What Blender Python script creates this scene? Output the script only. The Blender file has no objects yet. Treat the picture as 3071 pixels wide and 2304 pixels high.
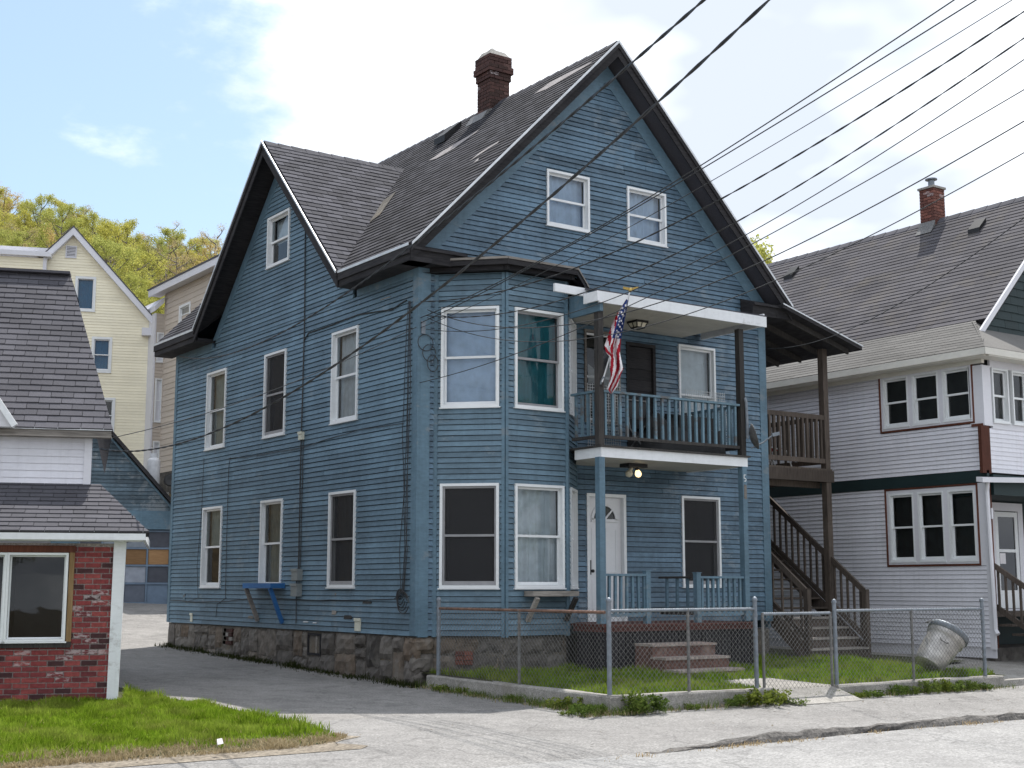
import bpy, math, random
import numpy as np

random.seed(7)
RNG = np.random.default_rng(7)
SC = bpy.context.scene
COL = SC.collection
ZO = 1.6                       # the camera's eye is 1.6 m above the street; heights below are given relative to the eye

# ------------------------------------------------------------------ camera, sky, sun, exposure
AZ = math.radians(35.0)
PITCH = math.atan(608.0 / 4076.0)
CAM = np.array([-10.81, -17.99, 0.0])
HD = np.array([math.sin(AZ), math.cos(AZ), 0.0]); RT = np.array([math.cos(AZ), -math.sin(AZ), 0.0]); UPV = np.array([0, 0, 1.0])
FW = HD * math.cos(PITCH) + UPV * math.sin(PITCH); UC = -HD * math.sin(PITCH) + UPV * math.cos(PITCH)
cam_data = bpy.data.cameras.new('camera'); cam = bpy.data.objects.new('camera', cam_data); COL.objects.link(cam)
cam_data.sensor_width = 36.0; cam_data.lens = 36.0 * 4076.0 / 3071.0; cam_data.clip_end = 3000; cam_data.clip_start = 0.1
cam.location = (CAM[0], CAM[1], ZO); cam.rotation_euler = (math.pi / 2 + PITCH, 0, -AZ)
SC.camera = cam
SUNV = np.array([0.455, 0.305, 1.0]); SUNV /= np.linalg.norm(SUNV)
SUN_EL = math.asin(SUNV[2]); SUN_AZ = math.atan2(SUNV[0], SUNV[1])

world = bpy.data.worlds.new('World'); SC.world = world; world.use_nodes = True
wn = world.node_tree.nodes; wl = world.node_tree.links; wn.clear()
def WN(t, **k):
    n = wn.new(t)
    for a, b in k.items(): setattr(n, a, b)
    return n
def wmath(op, a, b=None, clamp=False):
    n = WN('ShaderNodeMath', operation=op, use_clamp=clamp)
    for i, q in enumerate((a, b)):
        if q is None: continue
        if isinstance(q, (int, float)): n.inputs[i].default_value = q
        else: wl.new(q, n.inputs[i])
    return n.outputs[0]
sky = WN('ShaderNodeTexSky', sky_type='NISHITA', sun_disc=False, sun_elevation=SUN_EL, sun_rotation=SUN_AZ, altitude=200, air_density=1.0, dust_density=1.2, ozone_density=1.6)
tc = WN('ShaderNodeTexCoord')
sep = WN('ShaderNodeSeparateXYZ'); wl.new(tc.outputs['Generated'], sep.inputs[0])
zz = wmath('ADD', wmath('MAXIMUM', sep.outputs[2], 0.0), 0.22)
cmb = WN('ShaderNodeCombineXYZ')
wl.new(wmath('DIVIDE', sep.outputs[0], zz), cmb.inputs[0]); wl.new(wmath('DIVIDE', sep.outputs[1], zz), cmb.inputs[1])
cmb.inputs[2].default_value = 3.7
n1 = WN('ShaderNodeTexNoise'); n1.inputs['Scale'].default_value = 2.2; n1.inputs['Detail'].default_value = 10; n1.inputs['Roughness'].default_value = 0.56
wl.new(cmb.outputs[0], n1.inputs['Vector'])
# bright broken cloud all round, added out of view to brighten the shade, with one wide clear gap to the left of the street
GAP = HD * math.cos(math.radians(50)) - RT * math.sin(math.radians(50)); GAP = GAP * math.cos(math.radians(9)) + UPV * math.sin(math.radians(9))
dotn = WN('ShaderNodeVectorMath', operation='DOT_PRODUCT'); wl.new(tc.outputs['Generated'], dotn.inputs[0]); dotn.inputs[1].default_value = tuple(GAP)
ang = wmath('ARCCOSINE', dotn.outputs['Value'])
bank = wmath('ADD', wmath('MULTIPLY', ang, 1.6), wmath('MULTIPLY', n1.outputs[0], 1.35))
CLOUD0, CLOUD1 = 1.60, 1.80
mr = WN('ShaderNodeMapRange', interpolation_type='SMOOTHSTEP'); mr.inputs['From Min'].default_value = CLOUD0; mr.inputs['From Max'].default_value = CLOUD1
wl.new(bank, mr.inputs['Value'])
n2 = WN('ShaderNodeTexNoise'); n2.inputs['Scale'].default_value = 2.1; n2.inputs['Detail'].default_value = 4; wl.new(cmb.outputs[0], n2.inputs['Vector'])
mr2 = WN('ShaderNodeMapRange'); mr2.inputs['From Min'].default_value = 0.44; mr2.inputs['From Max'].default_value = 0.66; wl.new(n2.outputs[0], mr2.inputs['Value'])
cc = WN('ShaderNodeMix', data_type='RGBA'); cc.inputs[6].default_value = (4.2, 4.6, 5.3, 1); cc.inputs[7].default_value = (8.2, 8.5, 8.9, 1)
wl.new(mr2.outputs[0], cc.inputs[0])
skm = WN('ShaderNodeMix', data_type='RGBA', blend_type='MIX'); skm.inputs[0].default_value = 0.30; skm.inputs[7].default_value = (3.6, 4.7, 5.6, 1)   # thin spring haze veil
wl.new(sky.outputs[0], skm.inputs[6])
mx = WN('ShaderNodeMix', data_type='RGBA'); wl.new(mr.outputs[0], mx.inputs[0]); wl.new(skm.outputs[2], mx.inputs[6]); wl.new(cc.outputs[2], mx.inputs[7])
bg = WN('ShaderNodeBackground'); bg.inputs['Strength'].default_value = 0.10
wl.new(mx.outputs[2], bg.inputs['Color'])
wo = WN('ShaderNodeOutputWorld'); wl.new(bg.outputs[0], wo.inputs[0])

sun_d = bpy.data.lights.new('sun', 'SUN'); sun_d.energy = 3.0; sun_d.angle = math.radians(0.55); sun_d.color = (1.0, 0.96, 0.9)
sun = bpy.data.objects.new('sun', sun_d); COL.objects.link(sun); sun.location = (20, 20, 40)
sun.rotation_euler = (math.pi / 2 - SUN_EL, 0, math.pi - SUN_AZ)
vs = SC.view_settings
vs.view_transform = 'Standard'; vs.look = 'None'; vs.gamma = 1.0; vs.use_curve_mapping = False; vs.exposure = 1.0

# ------------------------------------------------------------------ helpers
def A(*p): return np.array(p, dtype=float)
def ray(u, v): return FW + RT * ((u - 1535.5) / 4076.0) - UC * ((v - 1152.0) / 4076.0)
def unit(v): v = np.asarray(v, float); return v / np.linalg.norm(v)
ROOT = {}
def tag(o, label=None, cat=None, group=None, kind=None):
    if label: o['label'] = label
    if cat: o['category'] = cat
    if group: o['group'] = group
    if kind: o['kind'] = kind
    return o
def thing(name, label, cat, loc, group=None):
    o = bpy.data.objects.new(name, None); COL.objects.link(o); o.empty_display_size = 0.2
    o.location = (loc[0], loc[1], loc[2] + ZO); ROOT[o.name] = A(loc[0], loc[1], loc[2])
    return tag(o, label, cat, group)
def link_mesh(name, me, parent=None, loc=None):
    o = bpy.data.objects.new(name, me); COL.objects.link(o)
    if parent is not None:
        o.parent = parent; ROOT[o.name] = ROOT[parent.name]
        if loc is not None: o.location = tuple(A(*loc) - ROOT[parent.name])
    else:
        l = A(0, 0, 0) if loc is None else A(*loc)
        o.location = (l[0], l[1], l[2] + ZO); ROOT[o.name] = l
    return o
class M:
    def __init__(s): s.v = []; s.f = []; s.m = []; s.cur = 0
    def add(s, vs_, fs):
        k = len(s.v); s.v.extend([tuple(map(float, q)) for q in vs_])
        for f in fs: s.f.append(tuple(i + k for i in f)); s.m.append(s.cur)
    def hexa(s, p):   # 8 points: 0-3 one face (ccw seen from outside), 4-7 the opposite one
        s.add(p, [(0, 1, 2, 3), (7, 6, 5, 4), (0, 4, 5, 1), (1, 5, 6, 2), (2, 6, 7, 3), (3, 7, 4, 0)])
    def box(s, x0, x1, y0, y1, z0, z1):
        s.hexa([(x0, y0, z0), (x1, y0, z0), (x1, y0, z1), (x0, y0, z1), (x0, y1, z0), (x1, y1, z0), (x1, y1, z1), (x0, y1, z1)])
    def fbox(s, fr, s0, s1, t0, t1, d0, d1):
        s.hexa([fr.P(s0, t0, d1), fr.P(s1, t0, d1), fr.P(s1, t1, d1), fr.P(s0, t1, d1), fr.P(s0, t0, d0), fr.P(s1, t0, d0), fr.P(s1, t1, d0), fr.P(s0, t1, d0)])
    def quad(s, a, b, c, d): s.add([a, b, c, d], [(0, 1, 2, 3)])
    def poly(s, pts): s.add(pts, [tuple(range(len(pts)))])
    def bar(s, p, q, w, h, up=(0, 0, 1)):
        p = np.asarray(p, float); q = np.asarray(q, float); d = unit(q - p); up = np.asarray(up, float)
        r = np.cross(d, up)
        if np.linalg.norm(r) < 1e-4: r = np.cross(d, A(1, 0, 0))
        r = unit(r); u = np.cross(r, d); r = r * w / 2; u = u * h / 2
        s.hexa([p - r - u, p + r - u, p + r + u, p - r + u, q - r - u, q + r - u, q + r + u, q - r + u])
    def tube(s, pts, r, n=6, cap=True):
        pts = [np.asarray(q, float) for q in pts]; k0 = len(s.v); N = len(pts)
        rs = r if hasattr(r, '__len__') else [r] * N
        prev = None
        for i, p in enumerate(pts):
            d = unit(pts[min(i + 1, N - 1)] - pts[max(i - 1, 0)])
            ref = prev if prev is not None else (A(0, 0, 1) if abs(d[2]) < 0.9 else A(1, 0, 0))
            x = unit(ref - d * (ref @ d)); y = np.cross(d, x); prev = x
            for j in range(n):
                a = 2 * math.pi * j / n; s.v.append(tuple(p + rs[i] * (math.cos(a) * x + math.sin(a) * y)))
        for i in range(N - 1):
            for j in range(n):
                a = k0 + i * n + j; b = k0 + i * n + (j + 1) % n
                s.f.append((a, b, b + n, a + n)); s.m.append(s.cur)
        if cap:
            s.f.append(tuple(k0 + j for j in reversed(range(n)))); s.m.append(s.cur)
            s.f.append(tuple(k0 + (N - 1) * n + j for j in range(n))); s.m.append(s.cur)
    def lathe(s, c, axis, prof, n=24, cap=True):
        c = np.asarray(c, float); d = unit(axis); ref = A(0, 0, 1) if abs(d[2]) < 0.9 else A(1, 0, 0)
        x = unit(np.cross(d, ref)); y = np.cross(d, x); k0 = len(s.v)
        for (r, h) in prof:
            for j in range(n):
                a = 2 * math.pi * j / n; s.v.append(tuple(c + d * h + r * (math.cos(a) * x + math.sin(a) * y)))
        for i in range(len(prof) - 1):
            for j in range(n):
                a = k0 + i * n + j; b = k0 + i * n + (j + 1) % n
                s.f.append((a, b, b + n, a + n)); s.m.append(s.cur)
        if cap:
            s.f.append(tuple(k0 + j for j in reversed(range(n)))); s.m.append(s.cur)
            s.f.append(tuple(k0 + (len(prof) - 1) * n + j for j in range(n))); s.m.append(s.cur)
    def mesh(s, name, mats, off=(0, 0, 0), smooth=False):
        me = bpy.data.meshes.new(name); o = A(*off)
        me.from_pydata([tuple(A(*q) - o) for q in s.v], [], s.f)
        for m_ in (mats if isinstance(mats, (list, tuple)) else [mats]): me.materials.append(m_)
        if any(s.m): me.polygons.foreach_set('material_index', s.m)
        if smooth: me.polygons.foreach_set('use_smooth', [True] * len(me.polygons))
        me.update(); return me
    def build(s, name, mat, parent=None, smooth=False, kind=None, label=None, cat=None, group=None, base=None):
        if parent is not None:
            me = s.mesh(name, mat, ROOT[parent.name], smooth); o = link_mesh(name, me, parent)
        else:
            b = A(0, 0, 0) if base is None else A(*base)
            me = s.mesh(name, mat, b, smooth); o = link_mesh(name, me, None, b)
        return tag(o, label, cat, group, kind)
class Fr:
    def __init__(s, O, a, b, n): s.O = A(*O); s.a = unit(a); s.b = unit(b); s.n = unit(n)
    def P(s, x, t, d=0.0): return s.O + s.a * x + s.b * t + s.n * d
    def inv(s, p): q = np.asarray(p, float) - s.O; return q @ s.a, q @ s.b
def copy_tree(o, parent=None, dloc=None):
    c = o.copy(); COL.objects.link(c)
    if parent is not None: c.parent = parent
    for ch in list(o.children): copy_tree(ch, c)
    return c

def courses(fr, span, t0, t1, ex, ops=(), db=0.014, dt=0.003, back=-0.03, joint=None, gap=0.0, jit=0.0, phase=0.0, tabs=None, tgap=0.0):
    """rows of boards, bricks or shingle tabs on a plane; span(t) gives the row's ends; ops are openings (s0,s1,t0,t1)"""
    out = []; t = t0 - phase; row = 0
    while t < t1 - 1e-4:
        ta = max(t, t0); tb = min(t + ex - gap, t1); r0 = t
        if tb - ta > 0.01:
            sa = span(ta); sb = span(tb)
            if sa and not sb: sb = ((sa[0] + sa[1]) / 2,) * 2
            if sa and sb:
                cuts = sorted([o for o in ops if o[2] < tb - 0.002 and o[3] > ta + 0.002])
                ints = []; cur = None
                lo = 'L'
                for o in cuts:
                    ints.append((lo, o[0], ta, tb)); lo = o[1]
                    if o[2] > ta + 0.006: ints.append((o[0], o[1], ta, o[2]))
                    if o[3] < tb - 0.006: ints.append((o[0], o[1], o[3], tb))
                ints.append((lo, 'R', ta, tb))
                for (l, r_, a_, b_) in ints:
                    la = sa[0] if l == 'L' else l; lb = sb[0] if l == 'L' else l
                    ra = sa[1] if r_ == 'R' else r_; rb = sb[1] if r_ == 'R' else r_
                    if l != 'L': la = max(la, sa[0]); lb = max(lb, sb[0])
                    if r_ != 'R': ra = min(ra, sa[1]); rb = min(rb, sb[1])
                    if ra - la < 0.015 and rb - lb < 0.015: continue
                    if ra < la: continue
                    cutsx = []
                    if tabs:
                        x = math.floor(min(la, lb) / tabs) * tabs + (row % 2) * tabs / 2 - tabs
                        while x < max(ra, rb):
                            if x > min(la, lb) + 0.03 and x < max(ra, rb) - 0.03: cutsx.append(x)
                            x += tabs
                    elif joint:
                        x = min(la, lb) + random.uniform(*joint)
                        while x < max(ra, rb) - 0.5:
                            cutsx.append(x); x += random.uniform(*joint)
                    edges = [None] + cutsx + [None]
                    for i in range(len(edges) - 1):
                        xa0 = la if edges[i] is None else max(edges[i] + tgap / 2, la); xb0 = lb if edges[i] is None else max(edges[i] + tgap / 2, lb)
                        xa1 = ra if edges[i + 1] is None else min(edges[i + 1] - tgap / 2, ra); xb1 = rb if edges[i + 1] is None else min(edges[i + 1] - tgap / 2, rb)
                        if xa1 - xa0 < 0.004 and xb1 - xb0 < 0.004: continue
                        xa1 = max(xa1, xa0); xb1 = max(xb1, xb0)
                        f = lambda q: db + (dt - db) * (q - r0) / ex
                        j = [random.uniform(-jit, jit) for _ in range(4)]
                        dj = random.uniform(0, jit * 0.8)
                        up = 0.004 if gap == 0 else 0.0
                        p = [fr.P(xa0, a_ + j[0], f(a_) + dj), fr.P(xa1, a_ + j[1], f(a_) + dj), fr.P(xb1, b_ + up, f(b_) + dj * 0.3), fr.P(xb0, b_ + up, f(b_) + dj * 0.3),
                             fr.P(xa0, a_ + j[0], back), fr.P(xa1, a_ + j[1], back), fr.P(xb1, b_ + up, back), fr.P(xb0, b_ + up, back)]
                        out.append(p)
        t += ex; row += 1
    return out
HEXF = [(0, 1, 2, 3), (7, 6, 5, 4), (0, 4, 5, 1), (1, 5, 6, 2), (2, 6, 7, 3), (3, 7, 4, 0)]
def apparent(p):
    c = sum(p[:4]) / 4; w = (c - CAM) @ FW
    if w < 0.5: return 0
    u = 1535.5 + 4076 * ((c - CAM) @ RT) / w; v = 1152 - 4076 * ((c - CAM) @ UC) / w
    ar = 0.5 * np.linalg.norm(np.cross(p[2] - p[0], p[3] - p[1])) / (w * w)
    if u < -150 or u > 3221 or v < -150 or v > 2454: ar *= 1e-4
    n_ = np.cross(p[1] - p[0], p[3] - p[0])
    if n_ @ (CAM - c) < 0: ar *= 1e-4
    return ar
def pieces(groups, name, mat, limit=300, stuffname=None, stuffparent=None):
    """groups: list of (parent, list of 8-point pieces); the pieces that show largest become parts, the rest one part of stuff"""
    allp = [(apparent(p), i, p, par) for par, ps in groups for i, p in enumerate(ps)]
    allp.sort(key=lambda q: -q[0])
    for k, (_, _, p, par) in enumerate(allp[:limit]):
        c = p[4]; me = bpy.data.meshes.new(name); me.from_pydata([tuple(q - c) for q in p], [], HEXF); me.materials.append(mat); me.update()
        link_mesh(name, me, par, c)
    rest = allp[limit:]
    if rest:
        par = stuffparent if stuffparent is not None else rest[0][3]
        vv = np.array([q for r in rest for q in r[2]]) - ROOT[par.name]
        ff = [tuple(i + 8 * k for i in f) for k in range(len(rest)) for f in HEXF]
        me = bpy.data.meshes.new(stuffname or name + 's'); me.from_pydata(vv.tolist(), [], ff); me.materials.append(mat); me.update()
        tag(link_mesh(stuffname or name + 's', me, par), kind='stuff')

# ------------------------------------------------------------------ materials
def newmat(name):
    m = bpy.data.materials.new(name); m.use_nodes = True; nt = m.node_tree
    b = nt.nodes['Principled BSDF']; return m, nt, b
def nd(nt, t, **k):
    n = nt.nodes.new(t)
    for a, b in k.items(): setattr(n, a, b)
    return n
def noise(nt, vec, scale, detail=4, rough=0.55, stretch=None):
    if stretch is not None:
        mp = nd(nt, 'ShaderNodeMapping'); mp.inputs['Scale'].default_value = stretch; nt.links.new(vec, mp.inputs[0]); vec = mp.outputs[0]
    n = nd(nt, 'ShaderNodeTexNoise'); n.inputs['Scale'].default_value = scale; n.inputs['Detail'].default_value = detail; n.inputs['Roughness'].default_value = rough
    nt.links.new(vec, n.inputs['Vector']); return n.outputs[0]
def ramp(nt, fac, stops, interp='LINEAR'):
    r = nd(nt, 'ShaderNodeValToRGB'); cr = r.color_ramp; cr.interpolation = interp
    while len(cr.elements) < len(stops): cr.elements.new(0.5)
    for e, (p, c) in zip(cr.elements, stops):
        e.position = p; e.color = (c[0], c[1], c[2], 1) if hasattr(c, '__len__') else (c, c, c, 1)
    nt.links.new(fac, r.inputs[0]); return r.outputs[0]
def mixc(nt, fac, a, b, blend='MIX'):
    n = nd(nt, 'ShaderNodeMix', data_type='RGBA', blend_type=blend)
    for i, q in ((0, fac), (6, a), (7, b)):
        if isinstance(q, (int, float)): n.inputs[i].default_value = q
        elif isinstance(q, tuple): n.inputs[i].default_value = (*q[:3], 1)
        else: nt.links.new(q, n.inputs[i])
    return n.outputs[2]
def mth(nt, op, a, b=0.0, clamp=False):
    n = nd(nt, 'ShaderNodeMath', operation=op, use_clamp=clamp)
    for i, q in enumerate((a, b)):
        if isinstance(q, (int, float)): n.inputs[i].default_value = q
        else: nt.links.new(q, n.inputs[i])
    return n.outputs[0]
def objco(nt): return nd(nt, 'ShaderNodeTexCoord').outputs['Object']
def worldco(nt): return nd(nt, 'ShaderNodeNewGeometry').outputs['Position']
def rnd(nt):
    o = nd(nt, 'ShaderNodeObjectInfo').outputs['Random']; g = nd(nt, 'ShaderNodeNewGeometry').outputs['Random Per Island']
    return mth(nt, 'FRACT', mth(nt, 'ADD', o, mth(nt, 'MULTIPLY', g, 7.31)))
def bump(nt, b, h, strength=0.3, dist=0.01):
    n = nd(nt, 'ShaderNodeBump'); n.inputs['Strength'].default_value = strength; n.inputs['Distance'].default_value = dist
    nt.links.new(h, n.inputs['Height']); nt.links.new(n.outputs[0], b.inputs['Normal'])
def m_paint(name, col, worn=None, wornamt=0.0, dirt=0.25, rough=0.55, rv=0.12, grain=True, spec=0.35, streak=0.0):
    m, nt, b = newmat(name); w = worldco(nt)
    n0 = noise(nt, w, 1.3, 5); n1_ = noise(nt, w, 9, 5, 0.6, (1, 1, 2.5))
    k = mth(nt, 'ADD', mth(nt, 'MULTIPLY', n0, 0.6), mth(nt, 'MULTIPLY', n1_, 0.4))
    dk = tuple(c * (1 - dirt) for c in col); lt = tuple(min(1, c * (1 + dirt * 0.75)) for c in col)
    c = ramp(nt, k, [(0.33, dk), (0.67, lt)])
    r = rnd(nt)
    c = mixc(nt, 1.0, c, ramp(nt, r, [(0, 1 - rv), (1, 1 + rv)]), 'MULTIPLY')
    if worn is not None and wornamt > 0:
        n2_ = noise(nt, w, 3.2, 9, 0.74, (0.8, 0.8, 1.3)); n3 = noise(nt, w, 0.55, 3)
        f = mth(nt, 'ADD', n2_, mth(nt, 'MULTIPLY', mth(nt, 'SUBTRACT', n3, 0.5), 0.55))
        f = ramp(nt, f, [(0.66 - wornamt * 0.2, 0), (0.74 - wornamt * 0.2, 1)])
        c = mixc(nt, mth(nt, 'MULTIPLY', f, min(1, 0.5 + wornamt * 0.35)), c, worn)
    if streak > 0:
        s_ = noise(nt, w, 3.0, 6, 0.65, (4, 4, 0.25)); f = ramp(nt, s_, [(0.5, 0), (0.72, 1)])
        c = mixc(nt, mth(nt, 'MULTIPLY', f, streak), c, tuple(q * 0.35 for q in col))
    nt.links.new(c, b.inputs['Base Color']); b.inputs['Roughness'].default_value = rough; b.inputs['Specular IOR Level'].default_value = spec
    if grain: bump(nt, b, noise(nt, w, 40, 4, 0.6, (1, 1, 4)), 0.25, 0.004)
    return m
def m_wood(name, c0, c1, rough=0.8, scale=(2, 2, 22), vert=False):
    m, nt, b = newmat(name); w = worldco(nt)
    n0 = noise(nt, w, 3.0, 6, 0.65, (18, 18, 1.2) if vert else (1.5, 1.5, 18)); n1_ = noise(nt, w, 1.1, 3)
    c = ramp(nt, mth(nt, 'ADD', mth(nt, 'MULTIPLY', n0, 0.65), mth(nt, 'MULTIPLY', n1_, 0.35)), [(0.32, c0), (0.68, c1)])
    c = mixc(nt, 1.0, c, ramp(nt, rnd(nt), [(0, 0.72), (1, 1.2)]), 'MULTIPLY')
    nt.links.new(c, b.inputs['Base Color']); b.inputs['Roughness'].default_value = rough; b.inputs['Specular IOR Level'].default_value = 0.2
    bump(nt, b, n0, 0.4, 0.006); return m
def m_shingle(name, base, var=0.35, patch=None, patchamt=0.0, brown=None):
    m, nt, b = newmat(name); w = worldco(nt); r = rnd(nt)
    c = ramp(nt, r, [(0, tuple(q * (1 - var) for q in base)), (0.5, base), (1, tuple(q * (1 + var) for q in base))])
    n0 = noise(nt, w, 0.7, 5); c = mixc(nt, 1.0, c, ramp(nt, n0, [(0.3, 0.86), (0.7, 1.14)]), 'MULTIPLY')
    g = noise(nt, w, 130, 2, 0.7); c = mixc(nt, 1.0, c, ramp(nt, g, [(0.3, 0.7), (0.7, 1.3)]), 'MULTIPLY')
    if brown is not None:
        f = ramp(nt, noise(nt, w, 1.6, 6, 0.65), [(0.5, 0), (0.7, 1)]); c = mixc(nt, mth(nt, 'MULTIPLY', f, 0.4), c, brown)
    if patch is not None:
        n2_ = noise(nt, w, 1.7, 4, 0.6, (0.5, 0.5, 2.6)); f = ramp(nt, n2_, [(0.70 - patchamt, 0), (0.73 - patchamt, 1)])
        c = mixc(nt, f, c, patch)
    nt.links.new(c, b.inputs['Base Color']); b.inputs['Roughness'].default_value = 0.9; b.inputs['Specular IOR Level'].default_value = 0.15
    bump(nt, b, g, 0.3, 0.003); return m
def m_plain(name, col, rough=0.6, metal=0.0, spec=0.4, var=0.12, nscale=6, emit=None):
    m, nt, b = newmat(name); w = worldco(nt)
    c = ramp(nt, noise(nt, w, nscale, 5), [(0.3, tuple(q * (1 - var) for q in col)), (0.7, tuple(min(1, q * (1 + var)) for q in col))])
    nt.links.new(c, b.inputs['Base Color']); b.inputs['Roughness'].default_value = rough; b.inputs['Metallic'].default_value = metal; b.inputs['Specular IOR Level'].default_value = spec
    if emit: b.inputs['Emission Color'].default_value = (*col, 1); b.inputs['Emission Strength'].default_value = emit
    return m
def m_glass(name, tint=(0.86, 0.92, 0.94), refl=1.0, haze=0.0):
    m, nt, b = newmat(name); nt.nodes.remove(b)
    out = nt.nodes['Material Output']; tr = nd(nt, 'ShaderNodeBsdfTransparent'); tr.inputs[0].default_value = (*tint, 1)
    gl = nd(nt, 'ShaderNodeBsdfGlossy'); gl.inputs['Roughness'].default_value = 0.02
    bp = nd(nt, 'ShaderNodeBump'); bp.inputs['Strength'].default_value = 0.06; bp.inputs['Distance'].default_value = 0.02
    nt.links.new(noise(nt, worldco(nt), 2.2, 2), bp.inputs['Height']); nt.links.new(bp.outputs[0], gl.inputs['Normal'])
    fr = nd(nt, 'ShaderNodeFresnel'); fr.inputs[0].default_value = 1.5
    f = mth(nt, 'ADD', mth(nt, 'MULTIPLY', fr.outputs[0], 1.1 * refl), 0.005 * refl, True)
    mxs = nd(nt, 'ShaderNodeMixShader'); nt.links.new(f, mxs.inputs[0]); nt.links.new(tr.outputs[0], mxs.inputs[1]); nt.links.new(gl.outputs[0], mxs.inputs[2])
    nt.links.new(mxs.outputs[0], out.inputs[0]); return m
def m_screen(name, col, op):
    m, nt, b = newmat(name); out = nt.nodes['Material Output']; tr = nd(nt, 'ShaderNodeBsdfTransparent')
    b.inputs['Base Color'].default_value = (*col, 1); b.inputs['Roughness'].default_value = 0.8
    mxs = nd(nt, 'ShaderNodeMixShader'); mxs.inputs[0].default_value = op; nt.links.new(tr.outputs[0], mxs.inputs[1]); nt.links.new(b.outputs[0], mxs.inputs[2])
    nt.links.new(mxs.outputs[0], out.inputs[0]); return m
def m_leaf(name, c0, c1, trans=0.45, patch=None):
    m, nt, b = newmat(name); nt.nodes.remove(b); out = nt.nodes['Material Output']; r = rnd(nt)
    c = ramp(nt, r, [(0, c0), (1, c1)]); c = mixc(nt, 1.0, c, ramp(nt, nd(nt, 'ShaderNodeObjectInfo').outputs['Random'], [(0, (0.75, 0.8, 0.8)), (0.5, (1.05, 1, 1)), (1, (1.3, 1.12, 0.9))]), 'MULTIPLY')
    if patch is not None:
        w = worldco(nt); f = ramp(nt, noise(nt, w, 1.6, 5, 0.6), [(0.42, 0), (0.68, 1)]); c = mixc(nt, mth(nt, 'MULTIPLY', f, 0.75), c, patch)
        f2 = ramp(nt, noise(nt, w, 4.7, 4, 0.6), [(0.35, 0.55), (0.65, 1.2)]); c = mixc(nt, 1.0, c, f2, 'MULTIPLY')
    d = nd(nt, 'ShaderNodeBsdfDiffuse'); t = nd(nt, 'ShaderNodeBsdfTranslucent'); nt.links.new(c, d.inputs[0]); nt.links.new(c, t.inputs[0])
    mxs = nd(nt, 'ShaderNodeMixShader'); mxs.inputs[0].default_value = trans; nt.links.new(d.outputs[0], mxs.inputs[1]); nt.links.new(t.outputs[0], mxs.inputs[2])
    nt.links.new(mxs.outputs[0], out.inputs[0]); return m
def m_brick(name, stops, smear=0.5):
    m, nt, b = newmat(name); w = worldco(nt); r = rnd(nt)
    c = ramp(nt, r, stops, 'CONSTANT'); n0 = noise(nt, w, 25, 5, 0.6); c = mixc(nt, 1.0, c, ramp(nt, n0, [(0.3, 0.7), (0.7, 1.25)]), 'MULTIPLY')
    r2 = mth(nt, 'FRACT', mth(nt, 'MULTIPLY', r, 13.7)); sel = mth(nt, 'GREATER_THAN', r2, 1 - smear * 0.4)
    f = ramp(nt, noise(nt, w, 11, 6, 0.7, (1, 1, 2.5)), [(0.46, 0), (0.56, 1)])
    c = mixc(nt, mth(nt, 'MULTIPLY', mth(nt, 'MULTIPLY', sel, f), 0.62), c, (0.5, 0.44, 0.44))
    nt.links.new(c, b.inputs['Base Color']); b.inputs['Roughness'].default_value = 0.75; b.inputs['Specular IOR Level'].default_value = 0.25
    bump(nt, b, n0, 0.5, 0.005); return m
def m_ground(name, c0, c1, scale=1.0, fine=60, crack=0.0, spots=None, rough=0.9):
    m, nt, b = newmat(name); w = worldco(nt)
    n0 = noise(nt, w, 0.55 * scale, 6, 0.6); n1_ = noise(nt, w, fine, 3, 0.7); n2_ = noise(nt, w, 5 * scale, 6, 0.65)
    k = mth(nt, 'ADD', mth(nt, 'MULTIPLY', n0, 0.5), mth(nt, 'MULTIPLY', n2_, 0.5))
    c = ramp(nt, k, [(0.35, c0), (0.65, c1)])
    c = mixc(nt, 1.0, c, ramp(nt, n1_, [(0.25, 0.5), (0.5, 1.0), (0.75, 1.6)]), 'MULTIPLY')
    if spots is not None:
        f = ramp(nt, noise(nt, w, 1.4, 5, 0.62), [(0.55, 0), (0.72, 1)]); c = mixc(nt, mth(nt, 'MULTIPLY', f, 0.5), c, spots)
    if crack > 0:
        v = nd(nt, 'ShaderNodeTexVoronoi', feature='DISTANCE_TO_EDGE'); v.inputs['Scale'].default_value = 0.35
        mp = nd(nt, 'ShaderNodeVectorMath', operation='ADD'); nt.links.new(w, mp.inputs[0])
        nn_ = nd(nt, 'ShaderNodeTexNoise'); nn_.inputs['Scale'].default_value = 1.2; nn_.inputs['Detail'].default_value = 6; nt.links.new(w, nn_.inputs['Vector'])
        sc_ = nd(nt, 'ShaderNodeVectorMath', operation='SCALE'); sc_.inputs['Scale'].default_value = 1.6; nt.links.new(nn_.outputs['Color'], sc_.inputs[0])
        nt.links.new(sc_.outputs[0], mp.inputs[1]); nt.links.new(mp.outputs[0], v.inputs['Vector'])
        f = ramp(nt, v.outputs[0], [(0.0, 1), (0.012, 0)]); c = mixc(nt, mth(nt, 'MULTIPLY', f, crack), c, tuple(q * 0.3 for q in c0))
    nt.links.new(c, b.inputs['Base Color']); b.inputs['Roughness'].default_value = rough; b.inputs['Specular IOR Level'].default_value = 0.2
    bump(nt, b, mth(nt, 'ADD', n1_, mth(nt, 'MULTIPLY', n2_, 0.8)), 0.5, 0.012); return m

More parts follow.
